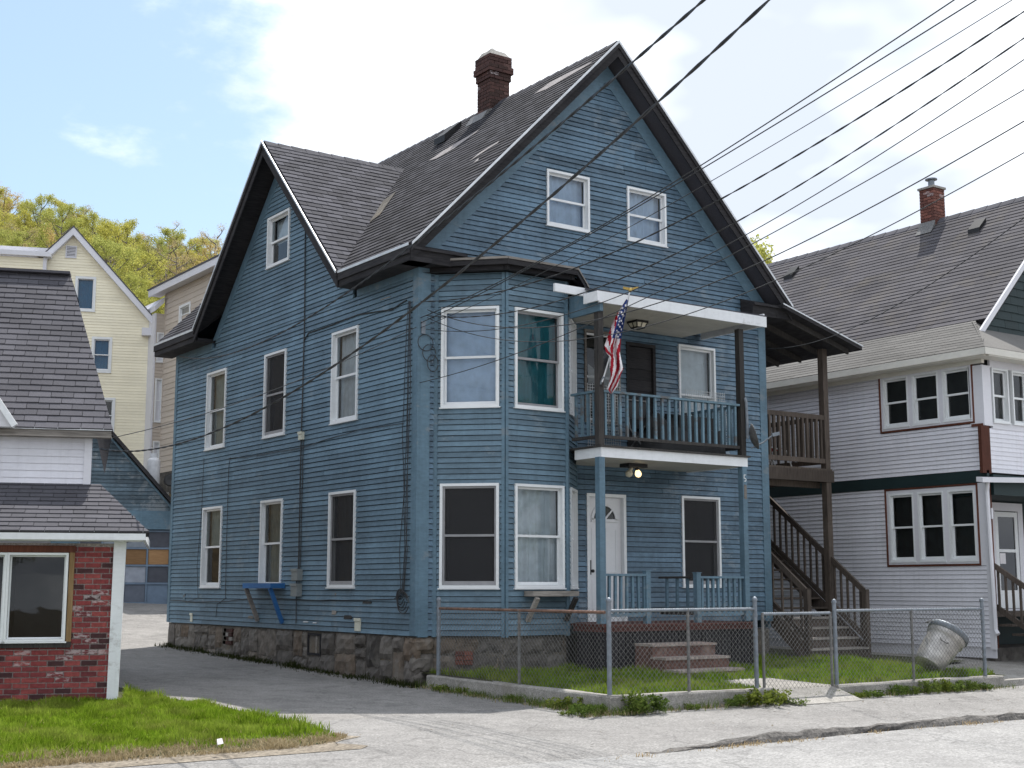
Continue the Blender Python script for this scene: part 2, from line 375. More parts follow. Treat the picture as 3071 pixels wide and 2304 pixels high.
MT = {}
MT['blue'] = m_paint('blue_paint', (0.116, 0.186, 0.242), worn=(0.19, 0.24, 0.27), wornamt=0.3, dirt=0.3, rough=0.5, rv=0.2, streak=0.22)
MT['blue_worn'] = m_paint('blue_paint_worn', (0.098, 0.163, 0.225), worn=(0.19, 0.24, 0.28), wornamt=0.48, dirt=0.42, rough=0.5, rv=0.26, streak=0.3)
MT['blue_trim'] = m_paint('blue_trim_paint', (0.108, 0.182, 0.24), worn=(0.2, 0.23, 0.25), wornamt=0.4, dirt=0.28, rv=0.08, streak=0.2)
MT['blue_old'] = m_paint('old_garage_paint', (0.095, 0.14, 0.175), worn=(0.25, 0.28, 0.3), wornamt=0.75, dirt=0.5, rough=0.6, rv=0.3, streak=0.4)
MT['white'] = m_paint('white_window_paint', (0.74, 0.76, 0.77), dirt=0.08, rough=0.4, rv=0.04, grain=False)
MT['white_worn'] = m_paint('white_fascia_paint', (0.74, 0.76, 0.78), worn=(0.32, 0.3, 0.28), wornamt=0.1, dirt=0.1, rv=0.03, streak=0.1)
MT['soffit'] = m_paint('cream_soffit', (0.52, 0.5, 0.44), dirt=0.12, rv=0.05, grain=False)
MT['grey_storm'] = m_plain('grey_storm_frame', (0.27, 0.27, 0.28), 0.45)
MT['dark_trim'] = m_wood('dark_eave_wood', (0.012, 0.012, 0.015), (0.05, 0.048, 0.05))
MT['dark_wood'] = m_wood('dark_weathered_wood', (0.02, 0.019, 0.02), (0.08, 0.075, 0.07), vert=True)
MT['brown_wood'] = m_wood('brown_stair_wood', (0.035, 0.028, 0.024), (0.13, 0.105, 0.088), vert=True)
MT['grey_wood'] = m_wood('grey_weathered_wood', (0.12, 0.11, 0.1), (0.36, 0.33, 0.3))
MT['shingle'] = m_shingle('charcoal_shingle', (0.068, 0.068, 0.08), 0.3)
MT['shingle_old'] = m_shingle('old_charcoal_shingle', (0.05, 0.049, 0.056), 0.34)
MT['shingle_r'] = m_shingle('grey_shingle', (0.092, 0.088, 0.096), 0.16, brown=(0.17, 0.15, 0.12))
MT['shingle_light'] = m_shingle('pale_shingle', (0.14, 0.136, 0.13), 0.16)
MT['shingle_b'] = m_shingle('slate_grey_shingle', (0.085, 0.084, 0.096), 0.14)
MT['drip'] = m_plain('aluminium_drip_edge', (0.62, 0.64, 0.66), 0.4, 0.3)
MT['metal'] = m_plain('galvanised_steel', (0.19, 0.215, 0.245), 0.5, 0.35, var=0.22, nscale=14)
MT['metal_dull'] = m_plain('weathered_steel', (0.16, 0.158, 0.155), 0.6, 0.3, var=0.3, nscale=20)
MT['rust'] = m_plain('rusty_rail', (0.2, 0.12, 0.09), 0.75, 0.3, var=0.4, nscale=12)
MT['black'] = m_plain('black_rubber', (0.015, 0.015, 0.016), 0.55)
MT['wire'] = m_plain('cable_sheath', (0.03, 0.032, 0.035), 0.5)
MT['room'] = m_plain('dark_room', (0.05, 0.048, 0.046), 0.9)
MT['room_warm'] = m_plain('room_plaster', (0.24, 0.22, 0.2), 0.9)
MT['glass'] = m_glass('window_glass')
MT['glass_blue'] = m_glass('tinted_glass', (0.45, 0.7, 0.85), 1.5)
MT['screen'] = m_screen('insect_screen', (0.018, 0.018, 0.02), 0.66)
MT['curtain'] = m_plain('white_curtain', (0.62, 0.65, 0.68), 0.9, spec=0.1)
MT['curtain_blue'] = m_plain('pale_blue_curtain', (0.5, 0.6, 0.75), 0.9, spec=0.1)
MT['curtain_teal'] = m_plain('teal_curtain', (0.03, 0.16, 0.19), 0.9, spec=0.1)
MT['curtain_grey'] = m_plain('grey_blind', (0.2, 0.2, 0.21), 0.9, spec=0.1)
MT['blind_blue'] = m_plain('blue_blind', (0.03, 0.16, 0.3), 0.8, spec=0.2)
MT['curtain_mid'] = m_plain('sage_reflection_curtain', (0.33, 0.36, 0.34), 0.9, spec=0.1)  # grey-green tone paints the pale reflections of the drive panes into the cloth
MT['door'] = m_paint('white_door_paint', (0.72, 0.73, 0.75), dirt=0.06, rv=0.02, grain=False)
MT['stone'] = m_ground('foundation_stone', (0.075, 0.068, 0.06), (0.21, 0.19, 0.17), 3.0, 40, spots=(0.16, 0.1, 0.06))
def m_stone(name):
    m, nt, b = newmat(name); w = worldco(nt); r = rnd(nt)
    c = ramp(nt, r, [(0, (0.05, 0.045, 0.04)), (0.3, (0.12, 0.108, 0.096)), (0.55, (0.08, 0.072, 0.066)), (0.8, (0.16, 0.145, 0.128)), (1, (0.12, 0.09, 0.065))])
    n0 = noise(nt, w, 7, 7, 0.65); c = mixc(nt, 1.0, c, ramp(nt, n0, [(0.3, 0.55), (0.7, 1.5)]), 'MULTIPLY')
    f = ramp(nt, noise(nt, w, 3.1, 5, 0.6), [(0.52, 0), (0.66, 1)]); c = mixc(nt, mth(nt, 'MULTIPLY', f, 0.6), c, (0.19, 0.178, 0.16))
    nt.links.new(c, b.inputs['Base Color']); b.inputs['Roughness'].default_value = 0.9; bump(nt, b, n0, 0.7, 0.02); return m
MT['stone'] = m_stone('rubble_stone')
MT['mortar'] = m_ground('foundation_mortar', (0.07, 0.064, 0.056), (0.18, 0.165, 0.145), 2.5, 50, spots=(0.24, 0.17, 0.1))
MT['concrete'] = m_ground('old_concrete', (0.2, 0.19, 0.175), (0.36, 0.345, 0.32), 2.0, 70, spots=(0.16, 0.14, 0.11))
MT['redstep'] = m_ground('worn_red_step_paint', (0.085, 0.045, 0.038), (0.2, 0.12, 0.1), 3.0, 50, spots=(0.4, 0.34, 0.3))
MT['treadtop'] = m_ground('worn_step_tread', (0.2, 0.15, 0.13), (0.4, 0.36, 0.32), 3.0, 50, spots=(0.3, 0.13, 0.1))
MT['darkglass'] = m_plain('dark_glass', (0.012, 0.013, 0.015), 0.08, spec=0.6)
MT['redwood'] = m_wood('red_brown_floor_paint', (0.05, 0.02, 0.018), (0.15, 0.065, 0.055))
MT['brick_c'] = m_brick('chimney_brick', [(0, (0.045, 0.024, 0.02)), (0.3, (0.075, 0.036, 0.03)), (0.6, (0.058, 0.028, 0.024)), (0.85, (0.1, 0.055, 0.047))], 0.06)
MT['brick_cr'] = m_brick('red_chimney_brick', [(0, (0.15, 0.06, 0.045)), (0.35, (0.2, 0.08, 0.06)), (0.7, (0.12, 0.05, 0.04))], 0.08)
MT['brick'] = m_brick('cottage_brick', [(0, (0.06, 0.025, 0.027)), (0.13, (0.22, 0.045, 0.045)), (0.4, (0.14, 0.033, 0.036)), (0.58, (0.27, 0.062, 0.058)), (0.85, (0.19, 0.04, 0.042))], 0.42)
MT['brickmortar'] = m_ground('brick_mortar', (0.24, 0.21, 0.2), (0.4, 0.36, 0.35), 4, 60)
MT['asphalt'] = m_ground('old_pale_asphalt', (0.21, 0.207, 0.204), (0.31, 0.306, 0.3), 1.2, 38, crack=0.38, spots=(0.23, 0.225, 0.22))
MT['asphalt_walk'] = m_ground('sidewalk_asphalt', (0.17, 0.165, 0.16), (0.265, 0.258, 0.25), 1.4, 38, crack=0.35, spots=(0.29, 0.28, 0.27))
MT['asphalt_drive'] = m_ground('driveway_asphalt', (0.17, 0.163, 0.155), (0.28, 0.268, 0.255), 0.9, 45, crack=0.3, spots=(0.11, 0.108, 0.105))
MT['kerbtar'] = m_ground('broken_kerb_tar', (0.045, 0.043, 0.042), (0.17, 0.16, 0.15), 7, 25)
MT['soil'] = m_ground('lawn_soil', (0.035, 0.042, 0.018), (0.07, 0.075, 0.03), 2, 30, spots=(0.12, 0.09, 0.05))
MT['dirt'] = m_ground('dry_dirt', (0.13, 0.11, 0.085), (0.27, 0.235, 0.19), 5, 22, spots=(0.09, 0.08, 0.055))
MT['hillsoil'] = m_ground('leaf_litter', (0.06, 0.045, 0.025), (0.13, 0.1, 0.06), 1, 5)
MT['grass'] = m_leaf('grass_blade', (0.1, 0.2, 0.012), (0.26, 0.4, 0.04), 0.4, patch=(0.32, 0.36, 0.08))
MT['drygrass'] = m_leaf('dry_grass_blade', (0.3, 0.24, 0.13), (0.48, 0.4, 0.26), 0.25)
MT['weed'] = m_leaf('weed_leaf', (0.06, 0.1, 0.02), (0.18, 0.24, 0.06), 0.35)
MT['leaf_a'] = m_leaf('spring_leaf_yellow_green', (0.32, 0.35, 0.09), (0.5, 0.52, 0.15), 0.5)
MT['leaf_b'] = m_leaf('spring_leaf_green', (0.27, 0.31, 0.08), (0.46, 0.49, 0.15), 0.5)
MT['leaf_c'] = m_leaf('spring_bud_brown', (0.33, 0.27, 0.13), (0.5, 0.43, 0.2), 0.5)
MT['bark'] = m_plain('grey_bark', (0.17, 0.145, 0.125), 0.9, var=0.3)
MT['vinyl'] = m_paint('white_vinyl', (0.7, 0.7, 0.75), dirt=0.1, rough=0.45, rv=0.06, grain=False, streak=0.14)
MT['lap_white'] = m_paint('white_clapboard_paint', (0.66, 0.66, 0.7), dirt=0.06, rough=0.5, rv=0.03, grain=False)
MT['darkgreen'] = m_paint('dark_green_paint', (0.012, 0.028, 0.03), dirt=0.2, rough=0.6)
MT['yellow'] = m_paint('cream_yellow_vinyl', (0.86, 0.8, 0.62), dirt=0.08, rv=0.06, grain=False)
MT['tan'] = m_paint('tan_siding', (0.5, 0.44, 0.38), dirt=0.08, rv=0.05, grain=False)
MT['gutter'] = m_paint('cream_gutter', (0.66, 0.64, 0.58), dirt=0.1, rv=0.02, grain=False)
MT['redwood_trim'] = m_wood('red_brown_corner_wood', (0.06, 0.022, 0.015), (0.16, 0.06, 0.04), vert=True)
MT['plywood'] = m_wood('bare_plywood', (0.24, 0.13, 0.06), (0.4, 0.24, 0.12))
MT['tanwood'] = m_wood('bare_casing_wood', (0.2, 0.12, 0.05), (0.4, 0.27, 0.14), vert=True)
MT['bluebright'] = m_paint('bright_blue_paint', (0.03, 0.14, 0.36), worn=(0.1, 0.2, 0.3), wornamt=0.3)
MT['box_grey'] = m_plain('grey_box_paint', (0.2, 0.22, 0.22), 0.5)
MT['cream_box'] = m_plain('cream_plastic', (0.6, 0.6, 0.5), 0.5)
MT['flag_red'] = m_plain('flag_red', (0.36, 0.02, 0.035), 0.8, spec=0.1)
MT['flag_white'] = m_plain('flag_white', (0.75, 0.73, 0.75), 0.8, spec=0.1)
MT['flag_blue'] = m_plain('flag_blue', (0.025, 0.05, 0.18), 0.8, spec=0.1)
MT['brass'] = m_plain('brass', (0.5, 0.36, 0.12), 0.3, 0.9)
MT['lampglass'] = m_plain('frosted_lamp_glass', (0.62, 0.58, 0.45), 0.4)
MT['bulb'] = m_plain('lit_bulb', (1.0, 0.72, 0.36), 0.5, emit=1.1)
MT['can'] = m_plain('dented_can_steel', (0.47, 0.45, 0.43), 0.42, 0.55, var=0.25, nscale=9)
MT['tank'] = m_plain('white_tank_paint', (0.75, 0.76, 0.78), 0.35)
MT['plastic_sheet'] = m_screen('torn_plastic', (0.3, 0.33, 0.34), 0.55)
MT['mesh_white'] = m_plain('pale_wire_mesh', (0.5, 0.52, 0.52), 0.5, 0.3)

# ------------------------------------------------------------------ ground, street, pavement
GP = [(-80, -1.80), (-16, -1.68), (-7.3, -1.665), (-4.6, -1.565), (0, -1.49), (10, -1.245), (17.5, -0.56), (19.6, -0.47), (22, 0.6), (26, 3.0), (33, 3.9), (45, 5.4), (55, 8.0), (75, 13.4), (105, 24.8), (122, 31.6), (150, 31.5), (400, 10)]
def g(y): return float(np.interp(y, [p[0] for p in GP], [p[1] for p in GP]))
def sheet(name, mat, ys, xl, xr, dz, nx=6, kind='structure', zf=None):
    m = M(); k = 0
    for i, y in enumerate(ys):
        a, b = xl(y), xr(y)
        for j in range(nx + 1):
            x = a + (b - a) * j / nx; m.v.append((x, y, (g(y) if zf is None else zf(x, y)) + dz))
    for i in range(len(ys) - 1):
        for j in range(nx):
            q = i * (nx + 1) + j; m.f.append((q, q + 1, q + nx + 2, q + nx + 1)); m.m.append(0)
    return m.build(name, mat, None, kind=kind)
def hillz(x, y):
    z = g(y)
    if y > 30: z += (math.sin(x * 0.045 + 1.0) * 0.9 + math.sin(x * 0.11 + y * 0.07) * 0.5) * min(1, (y - 30) / 30)
    return z
ysg = sorted(set([p[0] for p in GP] + list(np.arange(-30, 40, 2.0)) + list(np.arange(40, 160, 4.0)) + [200, 300]))
sheet('ground', MT['hillsoil'], ysg, lambda y: -220, lambda y: 260, -0.03, 120, zf=hillz)
sheet('street', MT['asphalt'], list(np.arange(-24, -7.2, 1.0)) + [-7.22], lambda y: -40, lambda y: 45, 0.004, 40)
def lawn_r(y): return float(np.interp(y, [-5.6, -5.3, -5.0, -4.6, -4, -2.5, -1, 0.5, 2, 5], [-5.2, -4.3, -3.95, -3.75, -3.68, -3.72, -3.82, -3.9, -3.95, -4.0])) + 0.05 * math.sin(y * 3.1) + 0.03 * math.sin(y * 9.7)
ysd = list(np.arange(-7.22, 20.01, 0.34))
sheet('driveway', MT['asphalt_drive'], [y for y in ysd if y > -3.6] + [20.1], lambda y: -4.3 if y < 12 else -6, lambda y: 0.05 if y < 10.6 else 8, 0.006, 8)
sheet('driveway_apron', MT['asphalt_walk'], [y for y in ysd if y <= -3.3], lambda y: -40 if y < -5.6 else (-9 if y < -5.2 else lawn_r(y) - 0.4), lambda y: 0.6 if y < -4.9 else 0.05, 0.0, 10, zf=lambda x, y: g(y) + (.011 if y > -7.0 else -.006))
sheet('pavement', MT['asphalt_walk'], list(np.arange(-7.16, -4.5, 0.22)), lambda y: 0.1 + 0.5 * math.sin(y * 1.3) - max(0, -6 - y) * 0.9, lambda y: 20, 0.019, 60, zf=lambda x, y: g(y) + 0.012 * math.sin(x * 1.7 + y) * math.sin(x * 0.6) - (0.03 if x < 0.5 else 0))
# broken tar kerb edge between pavement and street
m = M(); xs = np.arange(-1.6, 40, 0.16); kv = []
for x in xs:
    w = 0.06 + 0.035 * math.sin(x * 2.3) + random.uniform(-0.025, 0.025); h = (0.08 + random.uniform(-0.02, 0.015)) * min(1, max(0.1, (x + 1.6) / 1.6))
    y0 = -7.22 + 0.06 * math.sin(x * 0.7) + random.uniform(-0.015, 0.015)
    kv.append([(x, y0 - w, -1.668), (x, y0 - w * 0.6 + random.uniform(-.02, .02), -1.66 + h * 0.6), (x, y0, -1.66 + h), (x, y0 + 0.05 + random.uniform(0, .05), -1.655 + h * 0.95 + random.uniform(-.012, .008)), (x, y0 + 0.16, -1.68)])
for i, r in enumerate(kv):
    for q in r: m.v.append(q)
    if i:
        for j in range(4):
            a = (i - 1) * 5 + j; m.f.append((a, a + 5, a + 6, a + 1)); m.m.append(0)
m.build('street_kerb', MT['kerbtar'], None, kind='structure')
sheet('lawn_soil', MT['soil'], list(np.arange(-5.3, 4.2, 0.3)), lambda y: -16, lambda y: lawn_r(y), 0.022, 6)
sheet('dirt_verge', MT['dirt'], list(np.arange(-5.75, -4.6, 0.15)), lambda y: -16, lambda y: lawn_r(max(y, -5.2)) + 0.15 + 0.12 * math.sin(y * 11), 0.016, 8)
def yardz(x, y): return float(np.interp(y, [-4.5, -1.5, 12], [-1.385, -1.30, -1.2]))
sheet('yard_soil', MT['soil'], list(np.arange(-4.5, 9.1, 0.45)), lambda y: 0.1, lambda y: 8.2 if y < -2.6 else 10.2, 0.0, 8, zf=yardz)
sheet('side_path', MT['concrete'], [-4.64, -4.6, -3, -1, 2, 12], lambda y: 7.9 if y < -2 else 10.2, lambda y: 24, 0.02, 4, zf=lambda x, y: float(np.interp(y, [-4.64, -4.6, -1, 12], [-1.66, -1.47, -1.33, -1.2])))
# concrete slab path through the gate
m = M(); m.hexa([(2.88, -5.05, -1.60), (4.18, -5.05, -1.60), (4.18, -5.05, -1.548), (2.88, -5.05, -1.548), (2.88, -4.45, -1.60), (4.18, -4.45, -1.60), (4.18, -4.45, -1.372), (2.88, -4.45, -1.372)])
m.hexa([(2.88, -4.449, -1.60), (4.18, -4.449, -1.60), (4.18, -4.449, -1.372), (2.88, -4.449, -1.372), (2.88, -2.6, -1.45), (4.18, -2.6, -1.45), (4.18, -2.6, -1.325), (2.88, -2.6, -1.325)])
m.build('gate_path', MT['concrete'], None, kind='structure')

# ------------------------------------------------------------------ window and door builders
def ring(m, fr, s0, s1, t0, t1, w, d0, d1, wb=None, wt=None):
    wb = w if wb is None else wb; wt = w if wt is None else wt
    m.fbox(fr, s0, s1, t0, t0 + wb, d0, d1); m.fbox(fr, s0, s1, t1 - wt, t1, d0, d1)
    m.fbox(fr, s0, s0 + w, t0 + wb, t1 - wt, d0, d1); m.fbox(fr, s1 - w, s1, t0 + wb, t1 - wt, d0, d1)
def window(fr, parent, s0, s1, t0, t1, sash='white', storm=False, curtain=None, drape=None, meet=0.5, glass='glass', casing='white', cw=0.042, proud=0.042, screen=None, deep=0.5, room='room', single=False):
    m = M(); ring(m, fr, s0, s1, t0, t1, cw, -0.10, proud)
    m.fbox(fr, s0 - 0.02, s1 + 0.02, t0 - 0.02, t0 - 0.002, -0.02, proud + 0.012) if casing == 'white' else None
    w = m.build('window', MT[casing], parent)
    a0, a1, b0, b1 = s0 + cw + 0.002, s1 - cw - 0.002, t0 + cw + 0.002, t1 - cw - 0.002; mid = b0 + (b1 - b0) * meet
    sw = 0.03 if not single else 0.02
    if single:
        m = M(); ring(m, fr, a0, a1, b0, b1, sw, -0.06, -0.03); m.build('sash', MT[sash], w)
        m = M(); m.quad(fr.P(a0 + sw, b0 + sw, -0.045), fr.P(a1 - sw, b0 + sw, -0.045), fr.P(a1 - sw, b1 - sw, -0.045), fr.P(a0 + sw, b1 - sw, -0.045)); m.build('pane', MT[glass], w)
    else:
        for (lo, hi, d) in ((mid - 0.02, b1, 0.0), (b0, mid + 0.018, -0.032)):
            m = M(); ring(m, fr, a0, a1, lo, hi, sw, -0.055 + d, -0.026 + d, wb=0.05 if lo == b0 else 0.038, wt=0.036); m.build('sash', MT[sash], w)
            m = M(); q = -0.041 + d; m.quad(fr.P(a0 + sw, lo + 0.035, q), fr.P(a1 - sw, lo + 0.035, q), fr.P(a1 - sw, hi - 0.035, q), fr.P(a0 + sw, hi - 0.035, q)); m.build('pane', MT[glass], w)
    if storm:
        m = M(); ring(m, fr, a0, a1, b0, b1, 0.03, -0.018, 0.012, wb=0.06); m.fbox(fr, a0 + 0.03, a1 - 0.03, mid - 0.018, mid + 0.018, -0.016, 0.010); m.build('storm_frame', MT['grey_storm'], w)
        m = M(); m.quad(fr.P(a0 + 0.03, b0 + 0.05, -0.006), fr.P(a1 - 0.03, b0 + 0.05, -0.006), fr.P(a1 - 0.03, b1 - 0.03, -0.006), fr.P(a0 + 0.03, b1 - 0.03, -0.006)); m.build('screen', MT['screen'], w)
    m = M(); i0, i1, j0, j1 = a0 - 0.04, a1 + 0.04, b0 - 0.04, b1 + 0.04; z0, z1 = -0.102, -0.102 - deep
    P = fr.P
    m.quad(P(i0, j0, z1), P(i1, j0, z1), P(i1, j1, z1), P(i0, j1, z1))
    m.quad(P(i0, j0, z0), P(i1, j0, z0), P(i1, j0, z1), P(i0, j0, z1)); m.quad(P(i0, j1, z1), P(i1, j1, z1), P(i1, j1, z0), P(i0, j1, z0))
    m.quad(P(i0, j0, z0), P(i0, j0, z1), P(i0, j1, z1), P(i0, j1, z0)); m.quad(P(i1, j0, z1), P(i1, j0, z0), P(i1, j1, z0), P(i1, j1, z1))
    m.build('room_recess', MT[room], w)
    if curtain:      # (material, from, to) fractions of the height; hung cloth with folds
        mat, c0, c1 = curtain[:3]; fold = curtain[3] if len(curtain) > 3 else 0.012; N = 40; m = M()
        k0 = len(m.v)
        for r_ in range(5):
            for i in range(N + 1):
                q = i / N; f = fold * math.sin(q * 38 + r_ * 0.25) + fold * 0.6 * math.sin(q * 17 + 1.3 + r_ * 0.3)
                t = b0 + (b1 - b0) * (c1 + (c0 - c1) * r_ / 4)
                m.v.append(tuple(P(a0 - 0.01 + (a1 - a0 + 0.02) * q, t, -0.155 + f)))
        for r_ in range(4):
            for i in range(N):
                a = r_ * (N + 1) + i; m.f.append((a, a + N + 1, a + N + 2, a + 1)); m.m.append(0)
        m.build('curtain', MT[mat], w, smooth=True)
    return w

# ------------------------------------------------------------------ the blue house
HOUSE = thing('blue_house', 'weathered blue clapboard two and a half storey house with front and side gables', 'house', (3.8, 5.1, -1.45))
W, L = 7.6, 10.2
SB = -0.74       # underside of the clapboards
EX = 0.0853
FS = Fr((0, L, 0), (0, -1, 0), (0, 0, 1), (-1, 0, 0))      # street-side drive wall, s = L - y
FF = Fr((0, 0, 0), (1, 0, 0), (0, 0, 1), (0, -1, 0))       # front wall, s = x
FB = Fr((1.10, -0.79, 0), (1, 0, 0), (0, 0, 1), (0, -1, 0))   # bay front
r2 = math.sqrt(0.5)
FA = Fr((0.31, 0, 0), (r2, -r2, 0), (0, 0, 1), (-r2, -r2, 0))   # bay, drive-side face
FC = Fr((2.31, -0.79, 0), (r2, r2, 0), (0, 0, 1), (r2, -r2, 0))  # bay, porch-side face
BL = 0.79 / r2
# walls: sheathing trim boards are the wall parts, clapboards are their pieces
m = M()
m.fbox(FS, 0.0, 0.13, SB, 5.06, -0.03, 0.026); m.fbox(FS, L - 0.14, L + 0.026, SB, 5.06, -0.03, 0.026)
m.fbox(FS, 0.13, 1.98, 4.86, 5.06, -0.03, 0.024); m.fbox(FS, L - 2.0, L - 0.14, 4.86, 5.06, -0.03, 0.024)
for sgn in (-1, 1):      # blue frieze boards under the side gable rakes
    pts = [(5.1 + sgn * 3.1, 5.02), (5.1, 8.12), (5.1, 7.83), (5.1 + sgn * 2.81, 5.02)]
    P4 = [FS.P(L - y, z, 0.022) for y, z in pts]; Q4 = [FS.P(L - y, z, -0.03) for y, z in pts]
    m.hexa((P4 if sgn > 0 else P4[::-1]) + (Q4 if sgn > 0 else Q4[::-1]))
SIDE = m.build('side_wall', MT['blue_trim'], HOUSE)
m = M()
m.fbox(FF, 0.027, 0.20, SB - 0.02, 4.98, -0.03, 0.028); m.fbox(FF, W - 0.17, W + 0.01, -0.62, 5.05, -0.03, 0.026)
for sgn in (-1, 1):
    pts = [(3.8 + sgn * 4.05, 5.1), (3.8, 9.23), (3.8, 8.87), (3.8 + sgn * 3.70, 5.1)]
    P4 = [FF.P(x, z, 0.024) for x, z in pts]; Q4 = [FF.P(x, z, -0.03) for x, z in pts]
    m.hexa((P4[::-1] if sgn > 0 else P4) + (Q4[::-1] if sgn > 0 else Q4))
FRONT = m.build('front_wall', MT['blue_trim'], HOUSE)
m = M()
for fr_, ln in ((FA, BL), (FB, 1.21), (FC, BL)):
    m.fbox(fr_, 0.0 if fr_ is not FA else -0.02, 0.05, SB - 0.02, 4.9, -0.03, 0.027); m.fbox(fr_, ln - 0.05, ln, SB - 0.02, 4.9, -0.03, 0.024)
BAY = m.build('bay_wall', MT['blue_trim'], HOUSE)
m = M(); m.box(W - 0.06, W, 0.02, L, SB, 5.2); m.build('rear_side_wall', MT['blue'], HOUSE)
m = M(); m.box(0, W, L - 0.05, L, SB, 5.2); m.poly([(0, L, 5.2), (W, L, 5.2), (3.8, L, 9.0)]); m.build('rear_wall', MT['blue'], HOUSE)

SW = []      # side windows as (y far, y near, z0, z1)
for (ya, yb) in ((8.40, 7.42), (5.61, 4.68), (2.86, 1.92)):
    SW.append((L - ya, L - yb, 2.77, 4.36)); SW.append((L - ya, L - yb, -0.01, 1.59))
SW.append((L - 5.64, L - 4.67, 6.05, 7.04))
SHEATH = []
def siding(fr, span, t0, t1, ex, ops=(), store=None, lip=0.021, gap=0.009, **k):
    (SHEATH if store is None else store).extend(courses(fr, span, t0, t1, ex * 4, ops, -0.026, -0.026, -0.05))  # dark backing seen through the gaps stands in for shadow under each lip
    return courses(fr, span, t0, t1, ex, ops, lip, 0.004, -0.03, gap=gap, **k)
groups = []
wall_ops = SW
groups.append((SIDE, siding(FS, lambda t: (0.13, L - 0.14), SB, 4.86, EX, wall_ops, joint=(1.6, 4.2), jit=0.0035, tgap=0.006)))
groups.append((SIDE, siding(FS, lambda t: (L - 5.1 - min(2.95, 8.08 - t), L - 5.1 + min(2.95, 8.08 - t)) if t < 8.05 else None, 4.86, 8.05, EX, SW, joint=(1.6, 4.2), jit=0.0035, tgap=0.006)))
FWN = [(2.49, 3.41, 6.06, 7.04), (4.26, 5.17, 6.06, 7.04), (5.42, 6.34, 0.0, 1.59), (5.41, 6.30, 2.75, 4.31), (3.27, 4.05, 2.75, 4.35)]
FDR = [(3.30, 4.15, -0.6, 1.555), (4.2, 4.87, 2.16, 4.23)]
groups.append((FRONT, siding(FF, lambda t: (0.20, 0.33), SB, 4.9, EX, (), jit=0.0015)))
groups.append((FRONT, siding(FF, lambda t: (3.06, W - 0.17), -0.6, 4.98, EX, FWN + FDR, joint=(1.4, 3.6), jit=0.004, tgap=0.006)))
groups.append((FRONT, siding(FF, lambda t: (3.8 - min(3.98, (9.17 - t) / 1.02), 3.8 + min(3.98, (9.17 - t) / 1.02)) if t < 9.15 else None, 4.99, 9.15, EX * 0.98, FWN, joint=(1.2, 3.6), jit=0.006, tgap=0.007)))
groups.append((BAY, siding(FA, lambda t: (0.05, BL - 0.05), SB, 4.9, EX, [(0.10, 1.03, 2.77, 4.36), (0.10, 1.03, -0.02, 1.58)], jit=0.002)))
groups.append((BAY, siding(FB, lambda t: (0.05, 1.16), SB, 4.9, EX, [(0.17, 1.12, 2.77, 4.36), (0.17, 1.12, -0.02, 1.58)], jit=0.002)))
groups.append((BAY, siding(FC, lambda t: (0.05, BL - 0.03), SB, 4.9, EX, [(0.2, 0.95, 2.77, 4.36), (0.2, 0.95, -0.02, 1.58)], jit=0.002)))
gb = [q for q in groups if q[0] is not FRONT]; gf = [q for q in groups if q[0] is FRONT]
def join(ps, name, mat, parent):
    m = M()
    for p in ps: m.hexa(p)
    return m.build(name, mat, parent)
join(SHEATH, 'sheathing', MT['dark_wood'], HOUSE)
pieces(gb, 'clapboard', MT['blue'], 200, 'clapboards', SIDE)
pieces(gf, 'clapboard', MT['blue_worn'], 100, 'clapboards', FRONT)

# windows on the drive side
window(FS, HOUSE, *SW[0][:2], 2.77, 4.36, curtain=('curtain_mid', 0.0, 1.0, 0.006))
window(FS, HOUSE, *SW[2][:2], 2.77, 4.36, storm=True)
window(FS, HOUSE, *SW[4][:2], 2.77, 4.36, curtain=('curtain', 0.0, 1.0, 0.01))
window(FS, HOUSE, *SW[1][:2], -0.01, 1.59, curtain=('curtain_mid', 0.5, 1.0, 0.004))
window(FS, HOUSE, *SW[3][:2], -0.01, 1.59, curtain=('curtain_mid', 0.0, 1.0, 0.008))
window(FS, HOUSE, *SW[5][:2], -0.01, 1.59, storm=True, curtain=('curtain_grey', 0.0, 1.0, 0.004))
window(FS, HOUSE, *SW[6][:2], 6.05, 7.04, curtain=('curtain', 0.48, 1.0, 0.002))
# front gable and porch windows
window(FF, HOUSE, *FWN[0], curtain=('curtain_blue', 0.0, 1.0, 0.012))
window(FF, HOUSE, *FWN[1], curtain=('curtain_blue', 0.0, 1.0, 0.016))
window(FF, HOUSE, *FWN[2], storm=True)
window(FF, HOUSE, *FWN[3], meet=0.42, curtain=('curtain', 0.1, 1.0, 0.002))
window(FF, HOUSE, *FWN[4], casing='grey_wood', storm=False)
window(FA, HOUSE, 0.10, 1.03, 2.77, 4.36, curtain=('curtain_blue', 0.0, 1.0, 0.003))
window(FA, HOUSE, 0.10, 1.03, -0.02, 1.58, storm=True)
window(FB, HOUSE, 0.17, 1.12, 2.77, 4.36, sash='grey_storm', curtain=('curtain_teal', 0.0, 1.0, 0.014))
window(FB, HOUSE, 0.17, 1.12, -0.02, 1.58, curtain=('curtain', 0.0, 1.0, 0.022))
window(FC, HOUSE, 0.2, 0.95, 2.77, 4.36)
window(FC, HOUSE, 0.2, 0.95, -0.02, 1.58)
